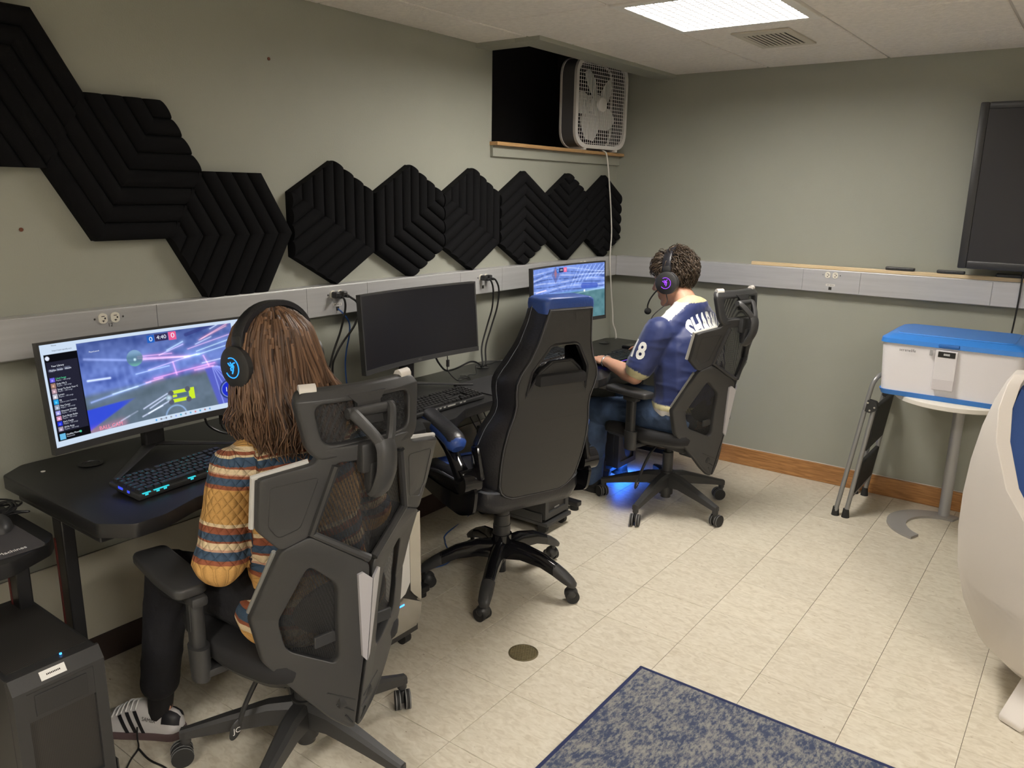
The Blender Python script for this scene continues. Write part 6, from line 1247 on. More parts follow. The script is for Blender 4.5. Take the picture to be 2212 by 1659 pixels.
# ------------------------------------------------------------------ hair material (colour varies lock by lock)
def hair_mat(name, c0, c1, rough=0.42):
    m = mat(name, c0, rough, spec=0.35); N, L, b = nodes(m); a = N.new('ShaderNodeAttribute'); a.attribute_name = 'rnd'; r = N.new('ShaderNodeValToRGB'); r.color_ramp.elements[0].color = (*c0, 1); r.color_ramp.elements[1].color = (*c1, 1); L.new(a.outputs['Fac'], r.inputs[0]); L.new(r.outputs[0], b.inputs['Base Color']); return m
class Locks:
    def __init__(s): s.v = []; s.f = []; s.a = []
    def add(s, pts, r, val, seg=5, tip=0.25, flat=1.0):
        P = [Vector(p) for p in pts]; n = len(P); base = len(s.v); prev = None
        for i, p in enumerate(P):
            d = (P[min(i+1, n-1)]-P[max(i-1, 0)]).normalized(); a = prev if prev else d.orthogonal().normalized(); a = a-d*a.dot(d); a = a.normalized() if a.length > 1e-5 else d.orthogonal().normalized(); prev = a; b = d.cross(a); rr = r*(1-(1-tip)*(i/(n-1))**2)
            for k in range(seg): s.v.append(p+a*math.cos(2*PI*k/seg)*rr+b*math.sin(2*PI*k/seg)*rr*flat); s.a.append(val)
        for i in range(n-1):
            for k in range(seg): s.f.append((base+i*seg+k, base+i*seg+(k+1) % seg, base+(i+1)*seg+(k+1) % seg, base+(i+1)*seg+k))
    def build(s, name, m, par):
        me = bpy.data.meshes.new(name); me.from_pydata([tuple(v) for v in s.v], [], s.f); a = me.attributes.new('rnd', 'FLOAT', 'POINT'); a.data.foreach_set('value', s.a); return link_me(name, me, m, par, smooth=True, angle=180)
# ------------------------------------------------------------------ headset
def headset(label, H, loc, rz, ring_col, mic, bh=0.098):
    t = thing('headset', label, 'headset', loc, rz, 'black headsets worn by the two players')
    E1 = emis('headset_glow_%d' % (100*ring_col[0]), ring_col, 1.6)
    def fin(n, b, m, p=t, **k): bmesh.ops.transform(b, matrix=H, verts=b.verts); return link(n, b, m, p, smooth=True, **k)
    b = bm_new(); arc = [(0.097*math.cos(a), -0.012-0.008*math.sin(a), 0.050+bh*math.sin(a)) for a in np.linspace(-0.05, PI+0.05, 22)]
    rings = []
    for i, p in enumerate(arc):
        a = np.linspace(-0.05, PI+0.05, 22)[i]; nrm = Vector((math.cos(a), 0, math.sin(a))); w = 0.019; P = Vector(p); rings.append([tuple(P+nrm*q+Vector((0, e_*w, 0))) for q, e_ in ((-0.007, -1), (0.004, -1), (0.007, -0.7), (0.007, 0.7), (0.004, 1), (-0.007, 1))])
    loft(b, rings); fin('headband', b, M_LEA, angle=50)
    b = bm_new(); rings = []
    for a in np.linspace(0.5, PI-0.5, 14): nrm = Vector((math.cos(a), 0, math.sin(a))); P = Vector((0.088*math.cos(a), -0.014, 0.050+(bh-0.010)*math.sin(a))); rings.append([tuple(P+nrm*q+Vector((0, e_*0.017, 0))) for q, e_ in ((-0.006, -0.8), (0.004, -1), (0.004, 1), (-0.006, 0.8))])
    loft(b, rings); fin('head_cushion', b, M_PAD)
    for s in (-1, 1):
        b = bm_new(); box(b, (s*0.098, -0.012, 0.050), (0.014, 0.034, 0.030), bev=0.005); box(b, (s*0.100, -0.010, 0.022), (0.008, 0.022, 0.045), bev=0.003); fin('slider', b, M_BLK)
        b = bm_new(); lathe(b, [(0, 0.0), (0.040, 0.0), (0.050, -0.006), (0.051, -0.018), (0.046, -0.020), (0.051, -0.023), (0.049, -0.032), (0, -0.032)], (s*0.117, -0.004, -0.010), 36, (0, s*PI/2, 0)); cup = fin('ear_cup', b, M_BLK, angle=45)
        b = bm_new(); lathe(b, [(0.026, 0.0), (0.044, 0.0), (0.047, -0.008), (0.044, -0.020), (0.03, -0.022)], (s*0.086, -0.004, -0.010), 30, (0, s*PI/2, 0)); fin('ear_cushion', b, M_LEA, cup, angle=60)
        C0 = Vector((s*0.1176, -0.004, -0.010))
        b = bm_new(); tube(b, [C0+Vector((0, 0.024*math.cos(a), 0.024*math.sin(a))) for a in np.linspace(math.radians(70), math.radians(330), 26)], 0.0013, 6); fin('light_ring', b, E1, cup)
        b = bm_new()   # three entwined hooked strokes
        for pts in ([(-.010, .010), (-.004, .004), (.002, .005), (.004, -.003), (.001, -.010)], [(.011, .011), (.004, .009), (.003, .003), (-.003, .000), (-.002, -.006)], [(-.003, .012), (.000, .007), (.006, .004), (.003, -.004), (.000, -.012)]): tube(b, [C0+Vector((0, -s*x*-1.15, y*1.15)) for x, y in pts], 0.0017, 5, smooth=3)
        fin('emblem', b, E1, cup)
    if mic:
        b = bm_new(); tube(b, [(-0.104, 0.034, -0.028), (-0.100, 0.062, -0.046), (-0.090, 0.092, -0.070), (-0.080, 0.112, -0.095), (-0.074, 0.118, -0.112)], 0.0034, 8, smooth=4); bo = fin('microphone_boom', b, M_RUB)
        b = bm_new(); ball(b, (-0.073, 0.120, -0.122), 0.0155); fin('foam_tip', b, mat('foam_tip', (0.012, 0.012, 0.012), 1.0, bump=0.3, bscale=900), bo)
    return t
# ================================================================== PERSON 1 : long hair, striped sweater
GL, GR = (CA[0], CA[1], 0), math.radians(THG-90)
HG = Matrix.Translation((0.0, 0.080, 1.153)) @ Matrix.Rotation(math.radians(12), 4, 'Z') @ Matrix.Rotation(math.radians(-6), 4, 'X')
b = bm_new(); head_parts(b, HG, False)
caps(b, (0, 0.050, 1.10), (0, 0.005, 0.97), 0.050, 0.056); caps(b, (0, -0.085, 0.56), (0, 0.0, 0.86), 0.10, 0.11, (1.25, 0.85)); caps(b, (-0.11, 0, 0.92), (0.11, 0, 0.92), 0.04, 0.04)
SHL, ELL, WRL = (-0.172, -0.015, 0.930), (-0.225, -0.030, 0.690), (-0.070, 0.215, 0.690); SHR, ELR, WRR = (0.172, -0.015, 0.930), (0.230, 0.0, 0.690), (0.070, 0.215, 0.690)
for S_, E_, W_ in ((SHL, ELL, WRL), (SHR, ELR, WRR)): caps(b, (S_[0]*0.93, S_[1], S_[2]-0.03), E_, 0.036, 0.035); caps(b, E_, W_, 0.035, 0.026)
hand(b, WRL, (0.45, 0.75, 0.1), (-0.5, 0.2, 0.85), False, (0.5, 0.6, 0.4)); hand(b, WRR, (-0.45, 0.75, 0.1), (0.5, 0.2, 0.85), True, (0.5, 0.6, 0.4))
KNL, ANL, KNR, ANR = (-0.205, 0.375, 0.505), (-0.262, 0.372, 0.115), (0.12, 0.40, 0.515), (0.13, 0.42, 0.11)
for h_, k_, a_ in (((-0.10, -0.09, 0.545), KNL, ANL), ((0.10, -0.09, 0.545), KNR, ANR)): caps(b, h_, k_, 0.075, 0.05); caps(b, k_, a_, 0.048, 0.033)
for a_, hl, to in ((ANL, (-0.240, 0.345), (-0.395, 0.525)), (ANR, (0.125, 0.375), (0.15, 0.61))): caps(b, a_, (hl[0]*0.85+to[0]*0.15, hl[1]*0.85+to[1]*0.15, 0.055), 0.033, 0.026); caps(b, (hl[0]*0.85+to[0]*0.15, hl[1]*0.85+to[1]*0.15, 0.048), (to[0]*0.75+hl[0]*0.25, to[1]*0.75+hl[1]*0.25, 0.040), 0.025, 0.018)
girl = solid('person', b, 0.006, 5, M_SKIN); girl.location = GL; girl.rotation_euler = (0, 0, GR); tag(girl, 'person with long brown hair in a striped quilted sweater, sitting at the nearest lit monitor', 'person')
eyes(HG, girl)
# sweater
b = bm_new()
caps(b, (0, -0.085, 0.555), (0, -0.012, 0.84), 0.122, 0.135, (1.30, 0.92)); caps(b, (0, -0.010, 0.80), (0, -0.008, 0.905), 0.135, 0.115, (1.30, 0.86)); caps(b, (-0.125, -0.018, 0.925), (0.125, -0.018, 0.925), 0.064, 0.064, (1, 1)); caps(b, (0, -0.005, 0.93), (0, 0.008, 0.985), 0.085, 0.062)
ell(b, (0, -0.080, 0.532), (0.212, 0.150, 0.110))
for S_, E_, W_ in ((SHL, ELL, WRL), (SHR, ELR, WRR)):
    sx = -1 if S_[0] < 0 else 1
    caps(b, (S_[0]-sx*0.006, S_[1], S_[2]-0.018), E_, 0.061, 0.060); caps(b, E_, (E_[0]*0.4+W_[0]*0.6, E_[1]*0.4+W_[1]*0.6, E_[2]*0.4+W_[2]*0.6), 0.061, 0.047); caps(b, (E_[0]*0.4+W_[0]*0.6, E_[1]*0.4+W_[1]*0.6, E_[2]*0.4+W_[2]*0.6), W_, 0.046, 0.036)
    ell(b, (E_[0], E_[1]-0.005, E_[2]+0.01), (0.066, 0.066, 0.062))
sw_ = solid('sweater', b, 0.0062, 6, None, girl); P = coords(sw_)
dl, tl = dist_seg(P, SHL, ELL); dl2, tl2 = dist_seg(P, ELL, WRL); dr, tr = dist_seg(P, SHR, ELR); dr2, tr2 = dist_seg(P, ELR, WRR)
ax = np.stack([np.zeros(len(P)), np.interp(P[:, 2], [0.545, 0.9], [-0.10, -0.012]), P[:, 2]], 1); dt = np.linalg.norm((P-ax)*np.array([0.74, 1.05, 1]), axis=1)
arm = np.minimum(np.minimum(dl, dl2), np.minimum(dr, dr2)); isarm = (arm < 0.072) & (np.abs(P[:, 0]) > 0.128+0.10*np.clip(0.94-P[:, 2], -0.05, 0.12)) | ((np.minimum(dl2, dr2) < 0.068) & (P[:, 1] > 0.0))
left = P[:, 0] < 0
ub = np.where(left, dl <= dl2, dr <= dr2); tu = np.where(left, tl, tr); tf = np.where(left, tl2, tr2)
s_arm = np.where(ub, 0.285*tu, 0.285+0.29*tf)+np.where(ub & (tu <= 0), (0.93-P[:, 2])*0.9, 0)
s_tor = (0.985-P[:, 2])*1.0-0.012
axis = np.where(left[:, None], np.array(SHL)+np.array(np.array(ELL)-SHL)*tl[:, None], np.array(SHR)+np.array(np.array(ELR)-SHR)*tr[:, None]); rel = P-axis; ang = np.arctan2(rel[:, 1], rel[:, 0])
s_ = np.where(isarm, s_arm+0.052, s_tor); q_ = np.where(isarm, ang*0.062, P[:, 0]+0.8*np.clip(P[:, 1], 0, 1))
STOPS = [(-1, 't'), (.010, 'c'), (.018, 'r'), (.024, 'c'), (.029, 'b'), (.047, 'r'), (.056, 'c'), (.071, 'p'), (.076, 'r'), (.083, 'b'), (.104, 'r'), (.117, 't'), (.212, 'c'), (.223, 'r'), (.242, 'b'), (.260, 'r'), (.266, 'c'), (.284, 'p'), (.290, 'b'), (.312, 'r'), (.325, 't'), (.372, 'c'), (.385, 'r'), (.400, 'b'), (.425, 'r'), (.435, 'c'), (.452, 't')]
PAL = dict(t=(0.60, 0.335, 0.105), c=(0.72, 0.57, 0.36), r=(0.29, 0.085, 0.040), b=(0.045, 0.085, 0.145), p=(0.55, 0.32, 0.22))
at = sw_.data.attributes.new('quilt', 'FLOAT_VECTOR', 'POINT'); at.data.foreach_set('vector', np.stack([s_, q_, np.zeros_like(s_)], 1).astype(np.float32).ravel())
M_SW = mat('striped_quilted_knit', (0.5, 0.3, 0.1), 0.85); N, L, pb = nodes(M_SW)
a = N.new('ShaderNodeAttribute'); a.attribute_name = 'quilt'; sx = N.new('ShaderNodeSeparateXYZ'); L.new(a.outputs['Vector'], sx.inputs[0])
tcn = N.new('ShaderNodeTexCoord'); nz = N.new('ShaderNodeTexNoise'); nz.inputs['Scale'].default_value = 22; L.new(tcn.outputs['Object'], nz.inputs['Vector'])
wob = N.new('ShaderNodeMath'); wob.operation = 'MULTIPLY_ADD'; L.new(nz.outputs['Fac'], wob.inputs[0]); wob.inputs[1].default_value = 0.008; L.new(sx.outputs[0], wob.inputs[2])
mr = N.new('ShaderNodeMapRange'); mr.inputs[1].default_value = 0.004; mr.inputs[2].default_value = 0.504; L.new(wob.outputs[0], mr.inputs[0])
def ramp_part(lo, hi):
    r = N.new('ShaderNodeValToRGB'); r.color_ramp.interpolation = 'CONSTANT'; els = r.color_ramp.elements; L.new(mr.outputs[0], r.inputs[0]); st = STOPS[lo:hi]
    els[0].position = 0.0; els[0].color = (*PAL[st[0][1]], 1); els[1].position = max(0.0, st[1][0]/0.5); els[1].color = (*PAL[st[1][1]], 1)
    for p, k in st[2:]: e = els.new(p/0.5); e.color = (*PAL[k], 1)
    return r
r1 = ramp_part(0, 14); r2 = ramp_part(13, len(STOPS)); gt = N.new('ShaderNodeMath'); gt.operation = 'GREATER_THAN'; gt.inputs[1].default_value = STOPS[13][0]/0.5; L.new(mr.outputs[0], gt.inputs[0])
mx = N.new('ShaderNodeMix'); mx.data_type = 'RGBA'; L.new(gt.outputs[0], mx.inputs[0]); L.new(r1.outputs[0], mx.inputs[6]); L.new(r2.outputs[0], mx.inputs[7])
nz2 = N.new('ShaderNodeTexNoise'); nz2.inputs['Scale'].default_value = 350; L.new(tcn.outputs['Object'], nz2.inputs['Vector']); hs = N.new('ShaderNodeHueSaturation'); mr2 = N.new('ShaderNodeMapRange'); L.new(nz2.outputs['Fac'], mr2.inputs[0]); mr2.inputs[3].default_value = 0.8; mr2.inputs[4].default_value = 1.2; L.new(mr2.outputs[0], hs.inputs['Value']); L.new(mx.outputs[2], hs.inputs['Color']); L.new(hs.outputs[0], pb.inputs['Base Color'])
def tri(sign):
    m1 = N.new('ShaderNodeMath'); m1.operation = 'MULTIPLY_ADD'; L.new(sx.outputs[1], m1.inputs[0]); m1.inputs[1].default_value = sign*1.25; L.new(sx.outputs[0], m1.inputs[2])
    m2 = N.new('ShaderNodeMath'); m2.operation = 'MULTIPLY'; L.new(m1.outputs[0], m2.inputs[0]); m2.inputs[1].default_value = PI/0.034; m3_ = N.new('ShaderNodeMath'); m3_.operation = 'SINE'; L.new(m2.outputs[0], m3_.inputs[0]); m4 = N.new('ShaderNodeMath'); m4.operation = 'ABSOLUTE'; L.new(m3_.outputs[0], m4.inputs[0]); m5 = N.new('ShaderNodeMath'); m5.operation = 'POWER'; L.new(m4.outputs[0], m5.inputs[0]); m5.inputs[1].default_value = 0.45; return m5
qa, qb = tri(1), tri(-1); qm = N.new('ShaderNodeMath'); qm.operation = 'MULTIPLY'; L.new(qa.outputs[0], qm.inputs[0]); L.new(qb.outputs[0], qm.inputs[1])
n5 = N.new('ShaderNodeTexNoise'); n5.inputs['Scale'].default_value = 30; n5.inputs['Detail'].default_value = 3; L.new(tcn.outputs['Object'], n5.inputs['Vector']); qs = N.new('ShaderNodeMath'); qs.operation = 'MULTIPLY_ADD'; L.new(n5.outputs['Fac'], qs.inputs[0]); qs.inputs[1].default_value = 0.9; L.new(qm.outputs[0], qs.inputs[2])
bp = N.new('ShaderNodeBump'); bp.inputs['Strength'].default_value = 0.8; bp.inputs['Distance'].default_value = 0.006; L.new(qs.outputs[0], bp.inputs['Height']); L.new(bp.outputs[0], pb.inputs['Normal'])
wrinkle(sw_, 0.0045, (9, 9, 14), 2); sw_.data.materials.clear(); sw_.data.materials.append(M_SW)
# trousers
b = bm_new(); caps(b, (-0.075, -0.085, 0.545), (0.075, -0.085, 0.545), 0.105, 0.105, (1, 0.85), (0, 0, 1))
for h_, k_, a_ in (((-0.095, -0.085, 0.545), KNL, ANL), ((0.095, -0.085, 0.545), KNR, ANR)): caps(b, h_, k_, 0.094, 0.066); caps(b, k_, (a_[0], a_[1], a_[2]+0.058), 0.066, 0.054)
wrinkle(solid('trousers', b, 0.0075, 5, mat('black_trousers', (0.009, 0.009, 0.013), 0.85, bump=0.4, bscale=35), girl), 0.004, (9, 9, 9), 8)
M_SOCK = mat('black_sock', (0.010, 0.009, 0.010), 0.9); M_SNK = mat('white_leather_shoe', (0.68, 0.66, 0.66), 0.45, bump=0.08, bscale=120); M_GUM = mat('gum_sole', (0.13, 0.085, 0.09), 0.5); M_SUE = mat('grey_suede', (0.45, 0.44, 0.40), 0.9)
for a_, hl, to in ((ANL, (-0.228, 0.325), (-0.398, 0.540)), (ANR, (0.125, 0.355), (0.15, 0.63))):
    b = bm_new(); caps(b, (a_[0], a_[1], a_[2]+0.022), (a_[0]-0.006, a_[1]+0.008, 0.060), 0.0365, 0.034); link('sock', b, M_SOCK, girl, smooth=True, angle=180)
    sh, Pt = shoe_solid(girl, hl, to, M_SNK, M_GUM, 'sneaker')
    for sd in (-1, 1):
        for k in range(3):
            u0 = 0.50-0.085*k; b = bm_new(); A = []
            for h in np.linspace(0.02, 0.62, 7):
                for du in (0, 0.042): p = Pt(u0+du+0.19*h, sd, h); n_ = Vector(((p-Pt(u0+du+0.19*h, 0, h)).x, (p-Pt(u0+du+0.19*h, 0, h)).y, 0)).normalized(); A.append(b.verts.new(p+n_*0.0022+Vector((0, 0, 0.0012*h))))
            for i in range(6): b.faces.new((A[2*i], A[2*i+1], A[2*i+3], A[2*i+2]))
            link('stripe', b, mat('black_stripe', (0.012, 0.012, 0.016), 0.5), sh)
        b = bm_new(); g = [[b.verts.new(Pt(u, sd, h)+(Pt(u, sd, h)-Pt(0.25, 0, h)).normalized()*0.002) for u in np.linspace(0.0, 0.17, 6)] for h in np.linspace(0.35, 0.92, 5)]
        for r0, r1_ in zip(g[:-1], g[1:]):
            for i in range(5): b.faces.new((r0[i], r0[i+1], r1_[i+1], r1_[i]))
        link('heel_tab', b, mat('black_stripe', (0.012, 0.012, 0.016), 0.5), sh, smooth=True)
    b = bm_new()
    for k in range(6): u = 0.46+0.055*k; tube(b, [Pt(u, -1, 0.62)+Vector((0, 0, 0.003)), Pt(u+0.01, 0, 1.0)+Vector((0, 0, 0.006)), Pt(u, 1, 0.62)+Vector((0, 0, 0.003))], 0.0033, 6, smooth=4, flat=0.6)
    link('laces', b, M_WHITET, sh, smooth=True)
    b = bm_new(); g = [[b.verts.new(Pt(u, sd, h)+Vector((0, 0, 0.0015))+(Pt(u, sd, h)-Pt(u, 0, 0)).normalized()*0.001) for sd, h in ((-1, 0.05), (-1, 0.4), (-1, 0.8), (1, 0.8), (1, 0.4), (1, 0.05))] for u in np.linspace(0.80, 0.985, 6)]
    for r0, r1_ in zip(g[:-1], g[1:]):
        for i in range(5): b.faces.new((r0[i], r0[i+1], r1_[i+1], r1_[i]))
    link('suede_toe', b, M_SUE, sh, smooth=True)
    b = text_bm('SAMBA', 0.013, 0.0, 'CENTER'); vmap(b, lambda c: Pt(0.30-c.x/0.28, -1, 0.42+c.y*13)+((Pt(0.30-c.x/0.28, -1, 0.42)-Pt(0.30-c.x/0.28, 0, 0.42)).normalized()*0.0035)); link('lettering', b, M_SLOT, sh)
# long hair
HM_ = hair_mat('brown_hair', (0.036, 0.019, 0.012), (0.27, 0.150, 0.085)); LK = Locks(); rs = random.Random(11)
RZ = [1.296, 1.280, 1.246, 1.195, 1.135, 1.08, 1.03, 0.99, 0.955, 0.925]; CX = [-.004, -.004, -.002, 0, .006, .014, .022, .020, .014, .010]; CY = [.062, .062, .064, .066, .060, .044, .020, -.006, -.028, -.045]
RX = [.012, .057, .090, .106, .116, .132, .146, .146, .128, .104]; RY = [.012, .060, .094, .110, .116, .116, .108, .098, .086, .072]
ip = lambda z, A: float(np.interp(z, RZ[::-1], A[::-1]))
def hp(z, an, k=1.0): return Vector((ip(z, CX)+ip(z, RX)*k*math.sin(an), ip(z, CY)-ip(z, RY)*k*math.cos(an), z))      # an 0 = back of head
b = bm_new(); zs_ = np.linspace(1.296, 0.955, 30); g = []
for z in zs_:
    lim = PI if z > 1.235 else math.radians(128); g.append([b.verts.new(hp(z, -lim+2*lim*k/40, 0.93)) for k in range(41)])
for r0, r1_ in zip(g[:-1], g[1:]):
    for k in range(40): b.faces.new((r0[k], r0[k+1], r1_[k+1], r1_[k]))
me = bpy.data.meshes.new('hair'); b.to_mesh(me); b.free(); at = me.attributes.new('rnd', 'FLOAT', 'POINT'); at.data.foreach_set('value', [0.12]*len(me.vertices)); hair_cap = link_me('hair', me, HM_, girl, smooth=True, angle=180)
for i in range(900):
    an = rs.uniform(-2.25, 2.25); k0 = rs.uniform(0.95, 1.035); zt = rs.uniform(1.20, 1.295) if rs.random() < 0.8 else rs.uniform(1.05, 1.25); ze = rs.uniform(0.915, 1.0)+0.045*abs(an)/2.2; ph = rs.uniform(0, 6.3); amp = rs.uniform(0.006, 0.022); drift = rs.uniform(-0.10, 0.10)+0.06*math.sin(an*2); fr = rs.uniform(14, 26); flip = rs.uniform(-0.02, 0.035)
    pts = []
    for j in range(13):
        u = j/12; z = zt+(ze-zt)*u; a2 = an+drift*u+amp*9*math.sin(z*fr+ph)*u*(0.4+u); p = hp(z, a2, k0+0.045*math.sin(z*fr*1.1+ph*2)*u*u); out = Vector((p.x-ip(z, CX), p.y-ip(z, CY), 0)).normalized()
        nv_ = noise.noise_vector(Vector((p.x*13, p.y*11, p.z*9))); p += Vector((nv_.x, nv_.y, nv_.z*0.3))*0.030*min(1, u*1.3)
        p += out*(flip*max(0, u-0.75)*4*0.6); p.z += 0.02*max(0, u-0.85)*6*max(0, flip)*8; pts.append(p)
    LK.add(pts, rs.uniform(0.0028, 0.0062), min(1, max(0, rs.gauss(0.36, 0.20)+0.45*noise.noise(Vector((an*2.2, ze*5, 3)))+(0.45 if rs.random() < 0.07 else 0))), 5, 0.25)
for i in range(130):   # loose flyaways at the left cheek and right flare
    an = rs.choice([-1, 1])*rs.uniform(0.9, 2.3); pts = []
    for j in range(9): u = j/8; z = 1.16-0.20*u; p = hp(z, an, 1.02+0.14*u*rs.uniform(0.3, 1.2)); p += Vector((rs.uniform(-1, 1), rs.uniform(-1, 1), 0))*0.006*u; pts.append(p)
    LK.add(pts, 0.0022, rs.uniform(0.4, 0.9), 4, 0.2)
LK.build('hair_locks', HM_, hair_cap)
headset('black headset with a blue glowing emblem on the long-haired person', HG @ Matrix.Diagonal((1.12, 1.10, 1.06, 1)) @ Matrix.Translation((0, -0.004, 0.010)), GL, GR, (0.03, 0.32, 0.95), False, 0.080)
# ================================================================== PERSON 2 : jersey
ML, MRz = (CC[0], CC[1], 0), math.radians(THC-90)
HMn = Matrix.Translation((0.0, 0.030, 1.178)) @ Matrix.Rotation(math.radians(14), 4, 'Z') @ Matrix.Rotation(math.radians(-14), 4, 'X')
b = bm_new(); head_parts(b, HMn, True)
caps(b, (0, 0.005, 1.13), (0, -0.075, 1.02), 0.062, 0.070); caps(b, (0, -0.14, 0.58), (0, -0.07, 0.90), 0.13, 0.13, (1.2, 0.9)); caps(b, (-0.14, -0.06, 0.97), (0.14, -0.06, 0.97), 0.06, 0.06)
MSL, MEL, MWL = (-0.192, -0.045, 0.955), (-0.262, 0.030, 0.728), (-0.165, 0.315, 0.742); MSR, MER, MWR = (0.192, -0.02, 0.960), (0.300, 0.110, 0.750), (0.292, 0.350, 0.752)
for S_, E_, W_ in ((MSL, MEL, MWL), (MSR, MER, MWR)):
    caps(b, S_, E_, 0.052, 0.044); mid = tuple(E_[i]*0.72+W_[i]*0.28 for i in range(3)); caps(b, E_, mid, 0.043, 0.046); caps(b, mid, W_, 0.046, 0.027, (1, 0.9))
    caps(b, W_, tuple(W_[i]+(W_[i]-E_[i])*0.05 for i in range(3)), 0.027, 0.026, (1.1, 0.8))
hand(b, MWL, (0.22, 0.95, -0.03), (-0.15, 0, 1), False, (0.12, 0.35, 0.3), 0.10); hand(b, MWR, (-0.06, 1.0, -0.02), (0.1, 0.1, 1), True, (0.12, 0.30, 0.25), 0.07)
MKL, MAL, MKR, MAR = (-0.150, 0.395, 0.450), (-0.150, 0.400, 0.12), (0.150, 0.430, 0.475), (0.17, 0.50, 0.12)
for h_, k_, a_ in (((-0.10, -0.13, 0.53), MKL, MAL), ((0.10, -0.13, 0.53), MKR, MAR)): caps(b, h_, k_, 0.085, 0.055); caps(b, k_, a_, 0.054, 0.038)
for a_, hl, to in ((MAL, (-0.145, 0.375), (-0.19, 0.62)), (MAR, (0.17, 0.47), (0.20, 0.72))): caps(b, a_, (hl[0], hl[1]+0.04, 0.055), 0.036, 0.026); caps(b, (hl[0], hl[1]+0.01, 0.05), (to[0]*0.8+hl[0]*0.2, to[1]*0.8+hl[1]*0.2, 0.045), 0.03, 0.024)
man = solid('person', b, 0.006, 5, M_SKIN); man.location = ML; man.rotation_euler = (0, 0, MRz); tag(man, 'person with short dark hair in a navy jersey and jeans sitting at the far desk', 'person')
eyes(HMn, man)
# jersey
b = bm_new(); caps(b, (0, -0.112, 0.60), (0, -0.085, 0.86), 0.160, 0.160, (1.29, 0.95)); caps(b, (0, -0.09, 0.84), (0, -0.075, 0.945), 0.158, 0.125, (1.28, 0.88)); caps(b, (-0.145, -0.062, 0.955), (0.145, -0.055, 0.958), 0.073, 0.073); caps(b, (0, -0.075, 0.96), (0, -0.074, 1.045), 0.105, 0.078); caps(b, (-0.13, -0.065, 0.975), (-0.03, -0.08, 1.045), 0.066, 0.070); caps(b, (0.13, -0.065, 0.975), (0.03, -0.08, 1.045), 0.066, 0.070)
ell(b, (0, -0.100, 0.578), (0.214, 0.158, 0.125))
for S_, E_ in ((MSL, MEL), (MSR, MER)):
    q = tuple(S_[i]*0.22+E_[i]*0.78 for i in range(3)); caps(b, (S_[0], S_[1], S_[2]-0.005), q, 0.076, 0.072)
jer = solid('jersey', b, 0.0066, 6, None, man); P = coords(jer)
NAVY, CRM, WHT = np.array((0.017, 0.030, 0.125)), np.array((0.62, 0.57, 0.33)), np.array((0.78, 0.77, 0.78)); col = np.tile(NAVY, (len(P), 1))
tz = P[:, 2]+0.25*(P[:, 1]+0.15)*0; col[tz < 0.598] = CRM; col[tz < 0.572] = WHT; col[tz < 0.520] = CRM
for S_, E_ in ((MSL, MEL), (MSR, MER)):
    dS, tS = dist_seg(P, S_, E_); dd = np.array(E_)-np.array(S_); pr = ((P-np.array(S_)) @ dd)/(dd @ dd); m_ = (dS < 0.095) & (pr > 0.86) & (np.abs(P[:, 0]) > 0.15); col[m_] = CRM
m_ = (P[:, 2] > 0.965) & (np.abs(P[:, 0]) > 0.04) & (P[:, 1] > -0.118+0.20*(np.abs(P[:, 0])-0.06)) & (np.abs(P[:, 0]) < 0.185); col[m_] = WHT
m_ = (P[:, 2] > 1.088); col[m_] = CRM
setcol(jer, col); wrinkle(jer, 0.0050, (5, 5, 16), 3); M_JER = mat('polyester_jersey', (0.03, 0.05, 0.2), 0.55, bump=0.45, bscale=11, sheen=0.2); N, L, pb = nodes(M_JER); a = N.new('ShaderNodeVertexColor'); a.layer_name = 'Col'; L.new(a.outputs[0], pb.inputs['Base Color']); jer.data.materials.clear(); jer.data.materials.append(M_JER)
me = jer.data; tree = BVHTree.FromPolygons([v.co.copy() for v in me.vertices], [tuple(p.vertices) for p in me.polygons])
def stick(body, size, org, ux, uy, dirn, xs, m, name, arc=0.0, offset=0.0, off_s=0.002):
    b = text_bm(body, size, 0.0, 'CENTER', 1.02, xs, offset); lim = max(abs(v.co.x) for v in b.verts)+0.01
    cuts(b, 0, list(np.arange(-lim, lim, 0.014))); cuts(b, 1, list(np.arange(-size, size, 0.014)))
    org, ux, uy, dirn = V3(org), V3(ux).normalized(), V3(uy).normalized(), V3(dirn).normalized()
    for v in b.verts:
        y = v.co.y-arc*v.co.x*v.co.x; o_ = org+ux*v.co.x+uy*y-dirn*0.4; h = tree.ray_cast(o_, dirn); v.co = (h[0]-dirn*off_s) if h[0] is not None else org+ux*v.co.x+uy*y
    return link(name, b, m, jer)
stick('SHARAN', 0.125, (0.022, -0.2, 0.990), (1, 0, 0), (0, 0, 1), (0, 1, 0), 0.56, M_WHITET, 'name_lettering', arc=2.2, offset=0.006)
stick('18', 0.26, (0.01, -0.25, 0.815), (1, 0, 0), (0, 0, 1), (0, 1, 0), 0.75, M_WHITET, 'back_number', offset=0.006)
stick('18', 0.115, (-0.30, -0.005, 0.865), (0.15, -0.75, -0.10), (0.22, -0.15, 0.95), (0.97, 0.20, 0.0), 0.78, M_WHITET, 'sleeve_number', offset=0.004)
